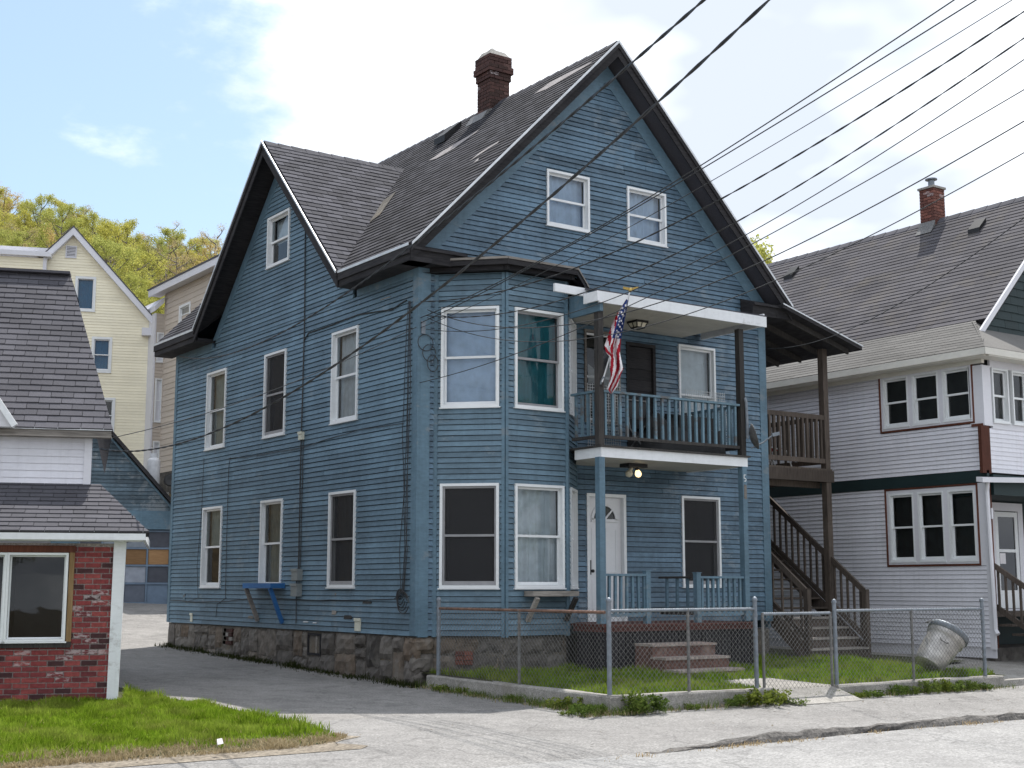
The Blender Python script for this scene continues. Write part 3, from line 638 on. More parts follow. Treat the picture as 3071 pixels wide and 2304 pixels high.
# front door: slab with fan light, casing, threshold
def front_door():
    m = M(); s0, s1, t0, t1 = 3.30, 4.15, -0.6, 1.555
    ring(m, FF, s0, s1, t0 - 0.05, t1, 0.055, -0.12, 0.03, wb=0.05); D = m.build('front_door', MT['white'], HOUSE)
    m = M(); m.fbox(FF, s0 + 0.057, s1 - 0.057, t0 + 0.002, t1 - 0.057, -0.10, -0.055)
    a, b = s0 + 0.057, s1 - 0.057
    for (x0, x1, z0, z1) in ((a + .1, a + .33, -0.42, 0.12), (b - .33, b - .1, -0.42, 0.12), (a + .1, a + .33, 0.24, 0.98), (b - .33, b - .1, 0.24, 0.98)):
        ring(m, FF, x0, x1, z0, z1, 0.022, -0.055, -0.048)
    m.build('door_slab', MT['door'], D)
    m = M(); c = (a + b) / 2; zc = 1.12; R0 = 0.26; N = 14
    arc = [(c + R0 * math.cos(math.pi * i / N), zc + R0 * math.sin(math.pi * i / N)) for i in range(N + 1)]
    m.poly([FF.P(x, z, -0.05) for x, z in [(c + R0, zc)] + arc[1:]] ); m.build('fan_light', MT['darkglass'], D)
    m = M()
    for i in range(N): m.bar(FF.P(*arc[i], -0.042), FF.P(*arc[i + 1], -0.042), 0.05, 0.03, (0, -1, 0))
    m.bar(FF.P(c - R0 - .02, zc - .01, -0.042), FF.P(c + R0 + .02, zc - .01, -0.042), 0.05, 0.03, (0, -1, 0))
    for an in (45, 90, 135): m.bar(FF.P(c, zc, -0.042), FF.P(c + R0 * math.cos(math.radians(an)), zc + R0 * math.sin(math.radians(an)), -0.042), 0.03, 0.02, (0, -1, 0))
    m.build('fan_light_frame', MT['door'], D)
    m = M(); m.fbox(FF, a + .035, a + .075, 0.2, 0.44, -0.055, -0.035); m.lathe(FF.P(a + .055, 0.26, -0.035), (0, -1, 0), [(0.012, 0), (0.012, .04), (0.028, .05), (0.028, .08), (0.01, .09)], 10); m.build('handle', MT['black'], D)
front_door()
# balcony door: dark boarded screen door
m = M(); ring(m, FF, 4.2, 4.87, 2.16, 4.23, 0.06, -0.08, 0.03); BD = m.build('balcony_door', MT['dark_trim'], HOUSE)
m = M()
for i in range(10): m.fbox(FF, 4.262, 4.808, 2.225 + i * 0.194, 2.225 + i * 0.194 + 0.19, -0.06, -0.02 - 0.004 * (i % 2))
m.build('door_slab', MT['dark_trim'], BD)

# foundation of rubble stone with mortar
m = M(); m.box(0.02, W - 0.05, 0.03, L - 0.03, -1.95, SB - 0.01)
m.poly([(0.33, 0.03, SB - 0.012), (0.33, 0.03, -1.95), (1.1, -0.75, -1.95), (1.1, -0.75, SB - 0.012)])
m.poly([(1.1, -0.75, SB - 0.012), (1.1, -0.75, -1.95), (2.29, -0.75, -1.95), (2.29, -0.75, SB - 0.012)])
m.poly([(2.29, -0.75, SB - 0.012), (2.29, -0.75, -1.95), (3.07, 0.03, -1.95), (3.07, 0.03, SB - 0.012)])
FOUND = m.build('foundation', MT['mortar'], HOUSE)
def stone(fr, s0, s1, t0, t1, proud, parent):
    m = M(); nx, ny = 5, 4; P = []
    cx_, cy_ = random.uniform(-.012, .012), random.uniform(-.012, .012); k = len(m.v)
    for j in range(ny + 1):
        for i in range(nx + 1):
            u, v = i / nx, j / ny; e = min(u, 1 - u, v, 1 - v)
            ed = proud * (0.25 if e == 0 else 1.0) + random.uniform(-.014, .014)
            js = random.uniform(-.03, .03) if e == 0 else 0
            m.v.append(tuple(fr.P(s0 + (s1 - s0) * u + js * 0.6, t0 + (t1 - t0) * v + js * 0.5, ed)))
    for j in range(ny):
        for i in range(nx):
            a = j * (nx + 1) + i; m.f.append((a, a + 1, a + nx + 2, a + nx + 1)); m.m.append(0)
    bd = [i for i in range(nx + 1)] + [(j + 1) * (nx + 1) - 1 for j in range(1, ny + 1)] + [ny * (nx + 1) + i for i in range(nx - 1, -1, -1)] + [j * (nx + 1) for j in range(ny - 1, 0, -1)]
    kb = len(m.v)
    for b_ in bd: s_, t_ = fr.inv(m.v[b_]); m.v.append(tuple(fr.P(s_, t_, -0.06)))
    for i in range(len(bd)):
        j = (i + 1) % len(bd); m.f.append((bd[i], kb + i, kb + j, bd[j])); m.m.append(0)
    m.build('stone', MT['stone'], parent)
FSS = Fr((0.02, L, 0), (0, -1, 0), (0, 0, 1), (-1, 0, 0))
BW = [(L - 7.32, L - 6.78), (L - 3.62, L - 3.12)]          # basement openings
rows = [(-1.0, SB - 0.02), (-1.27, -1.01), (-1.55, -1.28), (-1.8, -1.56)]
s = 0.02; rs = random.Random(21)
while s < L - 0.1:
    e = min(s + rs.uniform(0.3, 0.85), L + 0.02)
    if L + 0.02 - e < 0.22: e = L + 0.02
    hit = [b for b in BW if b[0] < e and b[1] > s]
    top = SB - 0.02
    if hit and s < hit[0][0] - 0.15: e = hit[0][0] - 0.01; hit = []
    elif hit: s = max(s, hit[0][0]); e = hit[0][1]; top = -1.17
    bot = g(L - (s + e) / 2) - 0.12; t = top
    while t > bot + 0.05:
        h_ = rs.choice((0.2, 0.27, 0.36, 0.5)) * rs.uniform(.85, 1.1)
        if t - h_ - bot < 0.12: h_ = t - bot
        near = s > 5.0
        if h_ < 0.3 and e - s > 0.6:
            c_ = s + (e - s) * rs.uniform(.35, .65)
            for q0, q1 in ((s, c_), (c_, e)): stone(FSS, q0 + .008, q1 - .008, t - h_ + .008, t - .008, (0.045 if near else 0.022) + rs.uniform(-.012, .03), FOUND)
        else: stone(FSS, s + rs.uniform(0, .02), e - rs.uniform(0, .02), t - h_ + .008, t - .008, (0.045 if near else 0.022) + rs.uniform(-.012, .03), FOUND)
        t -= h_
    s = e
# a pair of protruding corner blocks and the front return
FFS = Fr((0.0, 0.03, 0), (1, 0, 0), (0, 0, 1), (0, -1, 0))
for (t0, t1) in rows: stone(FFS, -0.05, 0.33, t0, t1 - 0.012, 0.06, FOUND)
FAS = Fr((0.33, 0.03, 0), (r2, -r2, 0), (0, 0, 1), (-r2, -r2, 0)); FBS = Fr((1.1, -0.75, 0), (1, 0, 0), (0, 0, 1), (0, -1, 0))
for fr_, ln in ((FAS, 1.09), (FBS, 1.19)):
    for (t0, t1) in ((-1.02, SB - 0.03), (-1.38, -1.03)):
        s = 0.0
        while s < ln - 0.05:
            e = min(s + random.uniform(0.3, 0.6), ln); stone(fr_, s + .01, e - .01, t0 + .01, t1 - .012, 0.02 + random.uniform(0, .012), FOUND); s = e
for i, (x, z) in enumerate([(x, z) for z in (-1.17, -1.1, -1.03) for x in (0.36, 0.5)]):
    m = M(); m.fbox(FAS, x, x + 0.13, z, z + 0.06, 0.0, 0.052); m.build('brick', MT['brick_cr'], FOUND)
m = M(); ring(m, FSS, BW[1][0], BW[1][1], -1.16, -0.79, 0.04, -0.08, 0.02); BWN = m.build('basement_window', MT['dark_trim'], HOUSE)
m = M(); m.fbox(FSS, BW[1][0] + .04, BW[1][1] - .04, -1.12, -0.83, -0.02, -0.01); m.build('pane', MT['black'], BWN)
m = M(); m.fbox(FSS, BW[1][0] + .30, BW[1][0] + .335, -1.12, -0.83, -0.008, 0.012); m.build('sash_bar', MT['grey_wood'], BWN)
for j in range(4):       # bricked-up basement vent
    for i in range(3):
        m = M(); m.fbox(FSS, BW[0][0] + 0.02 + i * 0.17 + (j % 2) * .03, BW[0][0] + 0.17 + i * 0.17 + (j % 2) * .03, -1.1 + j * 0.078, -1.035 + j * 0.078, -0.03, 0.0 + 0.02 * ((i * 7 + j * 3) % 3)); m.build('brick', MT['brick_c'] if (i + j) % 3 else MT['concrete'], FOUND)

# ---- roof
SL = 1.02; RX0 = -0.38; RZ0 = 5.25; RY0, RY1 = -0.36, L + 0.36; PK = RZ0 + SL * (3.8 - RX0)
bl = unit((1, 0, SL)); nl = A(-bl[2], 0, bl[0])
RLEN = (3.8 - RX0) / bl[0]
FRL = Fr((RX0, RY1, RZ0), (0, -1, 0), bl, nl)
br = unit((-1, 0, SL)); FRR = Fr((2 * 3.8 - RX0, RY0, RZ0), (0, 1, 0), br, (br[2], 0, -br[0]))
XP = 8.38; XH = XP - RZ0          # side gable ridge height above the eaves
m = M(); hz0 = XH / bl[2]; m.fbox(FRL, 0.0, RY1 - RY0, hz0, RLEN, -0.11, -0.012)
for (q0, q1, q2) in ((0.0, RY1 - 5.1 - XH, RY1 - 5.1), (RY1 - RY0, RY1 - 5.1 + XH, RY1 - 5.1)):
    pp = [(q0, 0), (q1, 0), (q2, hz0), (q0, hz0)]; pp = pp if q0 < q1 else pp[::-1]
    m.hexa([FRL.P(a, b, -.012) for a, b in pp] + [FRL.P(a, b, -.11) for a, b in pp])
ROOF = m.build('main_roof', MT['dark_trim'], HOUSE)
m = M(); m.fbox(FRR, 0.0, RY1 - RY0, 0.0, RLEN + 0.0, -0.112, -0.004); m.build('rear_roof_slope', MT['shingle'], HOUSE)
b45 = unit((0, 1, 1)); FX1 = Fr((-0.40, 5.1 - XH, RZ0), (1, 0, 0), b45, (0, -b45[2], b45[1]))
b45b = unit((0, -1, 1)); 
m = M(); TL = XH / b45[1]; sv = lambda t: 0.02 + (t * b45[2]) / SL
m.hexa([FX1.P(0, 0, -0.012), FX1.P(0.02, 0, -0.012), FX1.P(sv(TL), TL, -0.012), FX1.P(0, TL, -0.012), FX1.P(0, 0, -0.11), FX1.P(0.02, 0, -0.11), FX1.P(sv(TL), TL, -0.11), FX1.P(0, TL, -0.11)])
FX2 = Fr((2.9 - 0.40, 5.1 + XH, RZ0), (-1, 0, 0), b45b, (0, b45b[2], -b45b[1]))
m.hexa([FX2.P(2.9, 0, -0.11), FX2.P(2.88, 0, -0.11), FX2.P(2.9 - sv(TL), TL, -0.11), FX2.P(2.9, TL, -0.11), FX2.P(2.9, 0, -0.012), FX2.P(2.88, 0, -0.012), FX2.P(2.9 - sv(TL), TL, -0.012), FX2.P(2.9, TL, -0.012)][::-1])
XROOF = m.build('side_gable_roof', MT['dark_trim'], HOUSE)
SH = 0.142
def main_w(t): return max(0.0, XH - t * bl[2])      # half width of the valley gap at slope distance t
gs = []
hz_ = XH / bl[2]
gs.append((ROOF, courses(FRL, lambda t: (RY1 - (5.1 - main_w(t)), RY1 - RY0), 0.0, hz_, SH, (), 0.013, 0.002, -0.010, gap=0.011, tabs=0.305, tgap=0.007, jit=0.005)))
gs.append((ROOF, courses(FRL, lambda t: (0.0, RY1 - RY0), hz_, RLEN - 0.02, SH, (), 0.013, 0.002, -0.010, gap=0.011, tabs=0.305, tgap=0.007, jit=0.005, phase=(hz_ % SH))))
gs.append((ROOF, courses(FRL, lambda t: (0.0, RY1 - (5.1 + main_w(t))), 0.0, hz_, SH, (), 0.013, 0.002, -0.010, gap=0.011, tabs=0.305, tgap=0.007, jit=0.004)))
gx = [(XROOF, courses(FX1, lambda t: (0.0, sv(t)), 0.0, TL - 0.02, SH, (), 0.013, 0.002, -0.010, gap=0.011, tabs=0.305, tgap=0.007, jit=0.005))]
pieces(gs, 'shingle', MT['shingle_old'], 180, 'shingles', ROOF)
pieces(gx, 'shingle', MT['shingle'], 120, 'shingles', XROOF)
# ridge caps
m = M(); y = RY0
for i in range(38):
    y0 = RY0 + i * (RY1 - RY0) / 38; y1 = y0 + (RY1 - RY0) / 38 + 0.03
    for sg in (-1, 1): m.hexa([A(3.8, y0, PK + .018), A(3.8, y1, PK + .004), A(3.8 + sg * .14, y1, PK - .14 + .004), A(3.8 + sg * .14, y0, PK - .14 + .018), A(3.8, y0, PK - .02), A(3.8, y1, PK - .03), A(3.8 + sg * .14, y1, PK - .17), A(3.8 + sg * .14, y0, PK - .16)])
m.build('ridge_cap', MT['shingle'], ROOF)
m = M()
for i in range(11):
    x0 = -0.40 + i * 0.285; x1 = x0 + 0.31
    for sg in (-1, 1): m.hexa([A(x0, 5.1, XP + .018), A(x1, 5.1, XP + .006), A(x1, 5.1 + sg * .14, XP - .134), A(x0, 5.1 + sg * .14, XP - .122), A(x0, 5.1, XP - .02), A(x1, 5.1, XP - .02), A(x1, 5.1 + sg * .14, XP - .16), A(x0, 5.1 + sg * .14, XP - .16)])
m.build('ridge_cap', MT['shingle'], XROOF)
# rakes, fascias, soffits (dark), bright drip edges
m = M(); md = M()
def rake(p, q, depth, thick, n_out, m=m, md=md):
    p = A(*p); q = A(*q); d = A(0, 0, -depth); o = A(*n_out) * thick
    m.hexa([p + d + o, q + d + o, q + o, p + o, p + d, q + d, q, p])
    m.hexa([p + d * 0.42 + o * 2.2, q + d * 0.42 + o * 2.2, q + o * 2.2, p + o * 2.2, p + d * 0.42 + o * 1.05, q + d * 0.42 + o * 1.05, q + o * 1.05, p + o * 1.05])
    e = A(0, 0, 0.024); f_ = A(0, 0, -0.026)
    md.hexa([p + f_ + o * 2.7, q + f_ + o * 2.7, q + e + o * 2.7, p + e + o * 2.7, p + f_ + o * 2.25, q + f_ + o * 2.25, q + e + o * 2.25, p + e + o * 2.25])
for sg in (-1, 1):
    X = 3.8 + sg * (3.8 - RX0)
    rake((X, RY0, RZ0 - .015), (3.8, RY0, PK - .015), 0.27, 0.022, (0, -1, 0))
    Y = 5.1 + sg * XH
    rake((-0.40, Y, RZ0 - .015), (-0.40, 5.1, XP - .015), 0.27, 0.022, (-1, 0, 0))
# eave fascias and soffit boxes
for (y0, y1) in ((RY0, 5.1 - XH + 0.06), (5.1 + XH - 0.06, RY1)):
    m.box(RX0 - 0.03, RX0 - 0.004, y0, y1, RZ0 - 0.16, RZ0 - 0.03); m.hexa([A(RX0 + .0, y0, RZ0 - .27), A(0.02, y0, RZ0 - .27), A(0.02, y0, RZ0 - .2), A(RX0 - .004, y0, RZ0 - .2), A(RX0 + .0, y1, RZ0 - .27), A(0.02, y1, RZ0 - .27), A(0.02, y1, RZ0 - .2), A(RX0 - .004, y1, RZ0 - .2)])
    m.box(RX0 - 0.004, RX0 + 0.02, y0, y1, RZ0 - 0.262, RZ0 - 0.05)
    md.box(RX0 - 0.04, RX0 - 0.031, y0, y1, RZ0 - 0.04, RZ0 + 0.004)
m.box(W + 0.004, W + 0.37, RY0 + .01, RY1, RZ0 - 0.26, RZ0 - 0.06)
# gable returns at the front corners
for (x0, x1) in ((-0.37, 0.62), (6.98, 7.95)):
    m.hexa([A(x0, -.34, 4.98), A(x1, -.34, 4.98), A(x1, -.36, 5.17), A(x0, -.36, 5.17), A(x0, -.03, 4.98), A(x1, -.03, 4.98), A(x1, -.03, 5.29), A(x0, -.03, 5.29)])
    m.hexa([A(x0, -.40, 5.16), A(x1 + .03, -.40, 5.16), A(x1 + .03, -.40, 5.2), A(x0, -.40, 5.2), A(x0, -.03, 5.29), A(x1 + .03, -.03, 5.29), A(x1 + .03, -.03, 5.33), A(x0, -.03, 5.33)])
m.build('eave_trim', MT['dark_trim'], HOUSE); md.build('drip_edge', MT['drip'], HOUSE)
# roof vents
for (x, y) in ((3.35, 4.35), (3.35, 8.3)):
    m = M(); z = RZ0 + SL * (x - RX0)
    m.hexa([A(x - .3, y - .2, z - .26), A(x - .3, y + .2, z - .26), A(x - .3, y + .2, z - .12), A(x - .3, y - .2, z - .12), A(x + .1, y - .2, z + .06), A(x + .1, y + .2, z + .06), A(x + .1, y + .2, z + .24), A(x + .1, y - .2, z + .24)][::-1])
    m.build('roof_vent', MT['black'], HOUSE)
m = M(); zf = lambda x: RZ0 + SL * (x - RX0) + 0.03
m.quad((0.85, 3.35, zf(.85)), (1.05, 3.15, zf(1.05)), (1.75, 3.78, zf(1.75)), (1.55, 4.0, zf(1.55))); m.build('valley_flashing', MT['mortar'], HOUSE)

# ---- chimney
CX0, CX1, CY0, CY1 = 3.56, 4.02, 3.28, 3.74
m = M(); m.box(CX0 + .012, CX1 - .012, CY0 + .012, CY1 - .012, 8.9, 10.42); CH = m.build('chimney', MT['mortar'], HOUSE)
def chimney_bricks(x0, x1, y0, y1, z0, z1, par, mat, ex=0.072, corb=()):
    ps = []; t = z0; r_ = 0
    while t < z1:
        o = 0.0
        for (a, b, q) in corb:
            if a <= t < b: o = q
        for fr_, ln in ((Fr((x0 - o, y1 + o, 0), (0, -1, 0), (0, 0, 1), (-1, 0, 0)), y1 - y0 + 2 * o), (Fr((x0 - o, y0 - o, 0), (1, 0, 0), (0, 0, 1), (0, -1, 0)), x1 - x0 + 2 * o), (Fr((x1 + o, y0 - o, 0), (0, 1, 0), (0, 0, 1), (1, 0, 0)), y1 - y0 + 2 * o)):
            ps += [[q for q in p] for p in courses(fr_, lambda tt: (0.0, ln), t, t + ex, ex, (), 0.0, 0.0, -0.06 - o, tabs=0.215 + 0.0 * r_, tgap=0.01, gap=0.01, jit=0.002, phase=0.0)] if r_ % 2 == 0 else [[q for q in p] for p in courses(Fr(fr_.P(-0.1075, 0), fr_.a, fr_.b, fr_.n), lambda tt: (0.1075, ln + 0.1075), t, t + ex, ex, (), 0.0, 0.0, -0.06 - o, tabs=0.215, tgap=0.01, gap=0.01, jit=0.002)]
        t += ex; r_ += 1
    pieces([(par, ps)], 'brick', mat, 300)
chimney_bricks(CX0, CX1, CY0, CY1, 9.02, 10.4, CH, MT['brick_c'], corb=((9.95, 10.06, 0.025), (10.06, 10.2, 0.06), (10.2, 10.45, 0.035)))
m = M(); cxm, cym = (CX0 + CX1) / 2, (CY0 + CY1) / 2
ringp = [[A(cxm + a * R_ * (1 + random.uniform(-.08, .08)), cym + b * R_ * (1 + random.uniform(-.08, .08)), z + random.uniform(-.02, .02)) for a, b in ((-1, -1), (0, -1.05), (1, -1), (1.05, 0), (1, 1), (0, 1.05), (-1, 1), (-1.05, 0))] for R_, z in ((0.25, 10.42), (0.24, 10.46), (0.17, 10.57), (0.1, 10.62))]
for r_ in ringp: m.v += [tuple(q) for q in r_]
for i in range(3):
    for j in range(8): a = i * 8 + j; b = i * 8 + (j + 1) % 8; m.f.append((a, b, b + 8, a + 8)); m.m.append(0)
m.f.append(tuple(range(24, 32))); m.m.append(0)
m.build('broken_cap', MT['concrete'], CH)
m = M(); m.hexa([A(3.3, 3.2, 9.02), A(3.5, 3.2, 9.02), A(3.55, 3.2, 9.3), A(3.45, 3.2, 9.25), A(3.3, 3.8, 9.02), A(3.5, 3.8, 9.02), A(3.55, 3.8, 9.3), A(3.45, 3.8, 9.25)]); m.build('flashing', MT['metal_dull'], CH)

# ---- bay roof
m = M(); md = M()
off = [(0.02, 0.0), (1.015, -0.995), (2.395, -0.995), (3.40, 0.0)]
for (a, b) in zip(off[:-1], off[1:]):
    a = A(a[0], a[1], 0); b = A(b[0], b[1], 0); d = unit(b - a); n_ = A(d[1], -d[0], 0)
    for (z0, z1, o0, o1) in ((4.90, 5.0, -0.14, -0.09), (4.99, 5.09, -0.05, -0.005)):
        m.hexa([a + n_ * o1 + A(0, 0, z0), b + n_ * o1 + A(0, 0, z0), b + n_ * o1 + A(0, 0, z1), a + n_ * o1 + A(0, 0, z1), a + n_ * o0 + A(0, 0, z0), b + n_ * o0 + A(0, 0, z0), b + n_ * o0 + A(0, 0, z1), a + n_ * o0 + A(0, 0, z1)])
    md.hexa([a + n_ * .012 + A(0, 0, 5.075), b + n_ * .012 + A(0, 0, 5.075), b + n_ * .012 + A(0, 0, 5.112), a + n_ * .012 + A(0, 0, 5.112), a + A(0, 0, 5.075), b + A(0, 0, 5.075), b + A(0, 0, 5.112), a + A(0, 0, 5.112)])
    m.quad(a + A(0, 0, 5.105), b + A(0, 0, 5.105), A(max(.4, min(3.0, b[0])), -0.02, 5.28), A(max(.4, min(3.0, a[0])), -0.02, 5.28))
m.poly([A(x, y, 4.90) for x, y in off[::-1]])
BR = m.build('bay_roof', MT['dark_trim'], HOUSE); md.build('edge_flashing', MT['grey_wood'], BR)

# ---- front porch, balcony and their railings
PY = -1.5
m = M(); m.hexa([A(2.30, -1.66, 4.42), A(5.98, -1.66, 4.42), A(5.98, -1.66, 4.60), A(2.30, -1.66, 4.60), A(2.30, -1.62, 4.42), A(5.98, -1.62, 4.42), A(5.98, -1.62, 4.60), A(2.30, -1.62, 4.60)])
m.box(2.26, 2.30, -1.66, -1.30, 4.44, 4.60); sq = [CAM + ray(u, v) * ((-1.29 - CAM[1]) / ray(u, v)[1]) for u, v in ((1665, 873), (1775, 892), (1775, 868), (1665, 849))]; m.hexa(sq + [q + A(0, .05, 0) for q in sq]); m.box(5.94, 5.978, -1.618, -0.05, 4.44, 4.66)
PR = m.build('porch_roof', MT['white_worn'], HOUSE)
m = M(); m.hexa([A(2.3, -1.655, 4.602), A(6.0, -1.655, 4.602), A(6.0, -1.655, 4.622), A(2.3, -1.655, 4.622), A(2.3, 0.0, 4.98), A(6.0, 0.0, 4.98), A(6.0, 0.0, 5.0), A(2.3, 0.0, 5.0)]); m.build('roof_deck', MT['shingle'], PR)
for i in range(16):
    y0 = -1.60 + i * 0.0995; xl_ = max(2.42, 2.31 + (y0 + 0.79)) if y0 > -0.79 else 2.40
    m = M(); m.box(xl_, 5.5, y0, y0 + 0.096, 4.435, 4.455); m.build('soffit_board', MT['soffit'], PR)
m = M(); m.box(2.36, 2.42, -1.60, -0.80, 4.30, 4.66); m.build('beam', MT['blue_trim'], PR)
# balcony floor box
m = M(); m.box(2.42, 5.58, -1.52, -1.48, 2.00, 2.155); m.box(2.42, 2.455, -1.478, -0.84, 2.0, 2.155); m.box(5.545, 5.58, -1.478, -0.03, 2.0, 2.155)
BAL = m.build('balcony', MT['white_worn'], HOUSE)
m = M(); m.poly([A(2.456, -1.478, 2.012), A(2.456, -0.84, 2.012), A(3.06, -0.04, 2.012), A(5.544, -0.04, 2.012), A(5.544, -1.478, 2.012)]); m.build('ceiling', MT['soffit'], BAL)
for i in range(15):
    y0 = -1.56 + i * 0.102; xl_ = 2.38 if y0 < -0.8 else 2.42 + (y0 + 0.79)
    m = M(); m.box(xl_, 5.62, y0, y0 + 0.097, 2.158, 2.185); m.build('floor_board', MT['dark_wood'], BAL)
def railing(name, parent, p, q, z0, z1, n, mats, bw=0.041, rail=(0.085, 0.035), low=0.05, skip=()):
    p = A(*p, 0); q = A(*q, 0); m = M()
    m.bar(p + A(0, 0, z1 - rail[1] / 2), q + A(0, 0, z1 - rail[1] / 2), rail[0], rail[1]); R_ = m.build(name, MT[mats[0]], parent)
    m = M(); m.bar(p + A(0, 0, z0 + low / 2), q + A(0, 0, z0 + low / 2), 0.045, low); m.build('bottom_rail', MT[mats[1]], R_)
    for i in range(n):
        f = (i + 0.6) / (n + 0.2); c = p + (q - p) * f; tw = random.uniform(-.006, .006)
        m = M(); m.bar(c + A(tw, 0, z0 + low), c + A(random.uniform(-.008, .008), 0, z1 - rail[1]), bw, bw, unit(q - p)); m.build('baluster', MT[mats[2]], R_)
    return R_
MT['blue_rail'] = m_paint('worn_blue_rail_paint', (0.11, 0.185, 0.235), worn=(0.1, 0.085, 0.075), wornamt=0.85, dirt=0.25, rv=0.22)
railing('balcony_railing', HOUSE, (2.46, PY + .03), (5.44, PY + .03), 2.30, 3.06, 20, ('blue_rail', 'dark_wood', 'blue_rail'))
railing('balcony_railing', HOUSE, (2.43, PY + .06), (2.40, -0.82), 2.30, 3.06, 4, ('blue_rail', 'dark_wood', 'blue_rail'))
railing('balcony_railing', HOUSE, (5.52, PY + .06), (5.52, -0.03), 2.30, 3.06, 9, ('blue_rail', 'dark_wood', 'blue_rail'))
for x in (2.43, 5.50):
    m = M(); m.bar((x, PY + .03, 2.19), (x, PY + .03, 4.36), 0.105, 0.105, (0, 1, 0)); m.build('balcony_post', MT['dark_wood'], HOUSE)
    m = M(); m.bar((x, PY + .03, -0.56), (x, PY + .03, 2.0), 0.11 if x < 3 else 0.10, 0.11, (0, 1, 0)); PP = m.build('porch_post', MT['blue_trim'], HOUSE)
# house number on the right porch post: digit outlines
def strokes(name, fr, segs, w, mat, par):
    m = M()
    for pl in segs:
        for a, b in zip(pl[:-1], pl[1:]): m.bar(fr.P(*a, 0.004), fr.P(*b, 0.004), w, 0.006, fr.n)
    return m.build(name, MT[mat], par)
FP = Fr((5.445, PY - .025, 0), (1, 0, 0), (0, 0, 1), (0, -1, 0))
strokes('digit', FP, [[(.075, 1.86), (.035, 1.86), (.033, 1.80), (.06, 1.805), (.078, 1.785), (.07, 1.755), (.035, 1.755)]], 0.012, 'white', PP)
m = M(); m.hexa([FP.P(.028, 1.46, .006), FP.P(.088, 1.455, .006), FP.P(.085, 1.69, .006), FP.P(.03, 1.70, .006), FP.P(.028, 1.46, .001), FP.P(.088, 1.455, .001), FP.P(.085, 1.69, .001), FP.P(.03, 1.70, .001)]); m.build('peeled_strip', MT['grey_wood'], PP)
# lower porch: deck boards, red edge, slatted skirt
m = M(); m.box(2.40, 5.62, -1.56, -1.515, -0.685, -0.605); m.box(2.40, 2.44, -1.515, -0.8, -0.685, -0.605); m.box(5.58, 5.62, -1.515, -0.02, -0.685, -0.605); PF = m.build('porch_floor', MT['redwood'], HOUSE)
for i in range(15):
    y0 = -1.575 + i * 0.104; xl_ = 2.37 if y0 < -0.8 else 2.42 + (y0 + 0.79)
    m = M(); m.box(xl_, 5.65, y0, y0 + 0.099, -0.602, -0.575); m.build('floor_board', MT['redwood'], PF)
m = M(); m.box(2.46, 5.55, -1.43, -0.85, -1.32, -0.70); SK = m.build('porch_skirt', MT['black'], HOUSE)
for i in range(44):
    x = 2.43 + i * 0.0722; z0 = -1.30 if not (2.95 < x < 4.3) else -0.86
    m = M(); m.box(x, x + 0.048, -1.535 + random.uniform(-.006, .006), -1.512, z0 + random.uniform(-.02, .01), -0.69); m.build('slat', MT['dark_trim'], SK)
for i in range(9):
    y = -1.50 + i * 0.0722; m = M(); m.box(2.405, 2.428, y, y + 0.048, -1.30 + random.uniform(-.02, .01), -0.69); m.build('slat', MT['dark_trim'], SK)
railing('porch_railing', HOUSE, (2.40, PY + .03), (3.36, PY + .03), -0.46, 0.20, 8, ('blue_trim', 'blue_trim', 'blue_trim'))
railing('porch_railing', HOUSE, (4.45, PY + .03), (5.44, PY + .03), -0.46, 0.17, 8, ('blue_trim', 'blue_trim', 'blue_trim'))
railing('porch_railing', HOUSE, (4.42, PY + .10), (4.62, -0.35), -0.46, 0.17, 3, ('dark_wood', 'dark_wood', 'blue_trim'))
for x, zt in ((3.35, 0.24), (4.42, 0.22)):
    m = M(); m.bar((x, PY + .03, -0.57), (x, PY + .03, zt), 0.09, 0.09, (0, 1, 0)); m.bar((x, PY + .03, zt), (x, PY + .03, zt + .012), 0.11, 0.11, (0, 1, 0)); m.build('newel_post', MT['blue_trim'], HOUSE)

# ------------------------------------------------------------------ things on and around the blue house
T = thing('porch_steps', 'three worn concrete porch steps with flaking red paint', 'steps', (3.67, -2.1, -1.35))
for i, (zt, yf) in enumerate(((-0.87, -1.95), (-1.06, -2.25), (-1.235, -2.56))):
    m = M(); x0, x1 = 3.02 - i * 0.004, 4.32 + i * 0.004
    m.hexa([A(x0, yf, -1.5), A(x1, yf, -1.5), A(x1, yf - .02, zt - .03), A(x0, yf - .02, zt - .03), A(x0, -1.56 + i * 0.003, -1.5), A(x1, -1.56 + i * 0.003, -1.5), A(x1, -1.56 + i * 0.003, zt - .03), A(x0, -1.56 + i * .003, zt - .03)])
    m.build('riser', MT['redstep'], T)
    m = M(); yb = (-1.56, -1.93, -2.23)[i]
    m.hexa([A(x0 - .012, yf - .045, zt - .035), A(x1 + .012, yf - .045, zt - .035), A(x1 + .012, yf - .035, zt), A(x0 - .012, yf - .035, zt), A(x0 - .012, yb, zt - .028), A(x1 + .012, yb, zt - .028), A(x1 + .012, yb, zt + .004), A(x0 - .012, yb, zt + .004)])
    m.build('tread', MT['treadtop'], T)

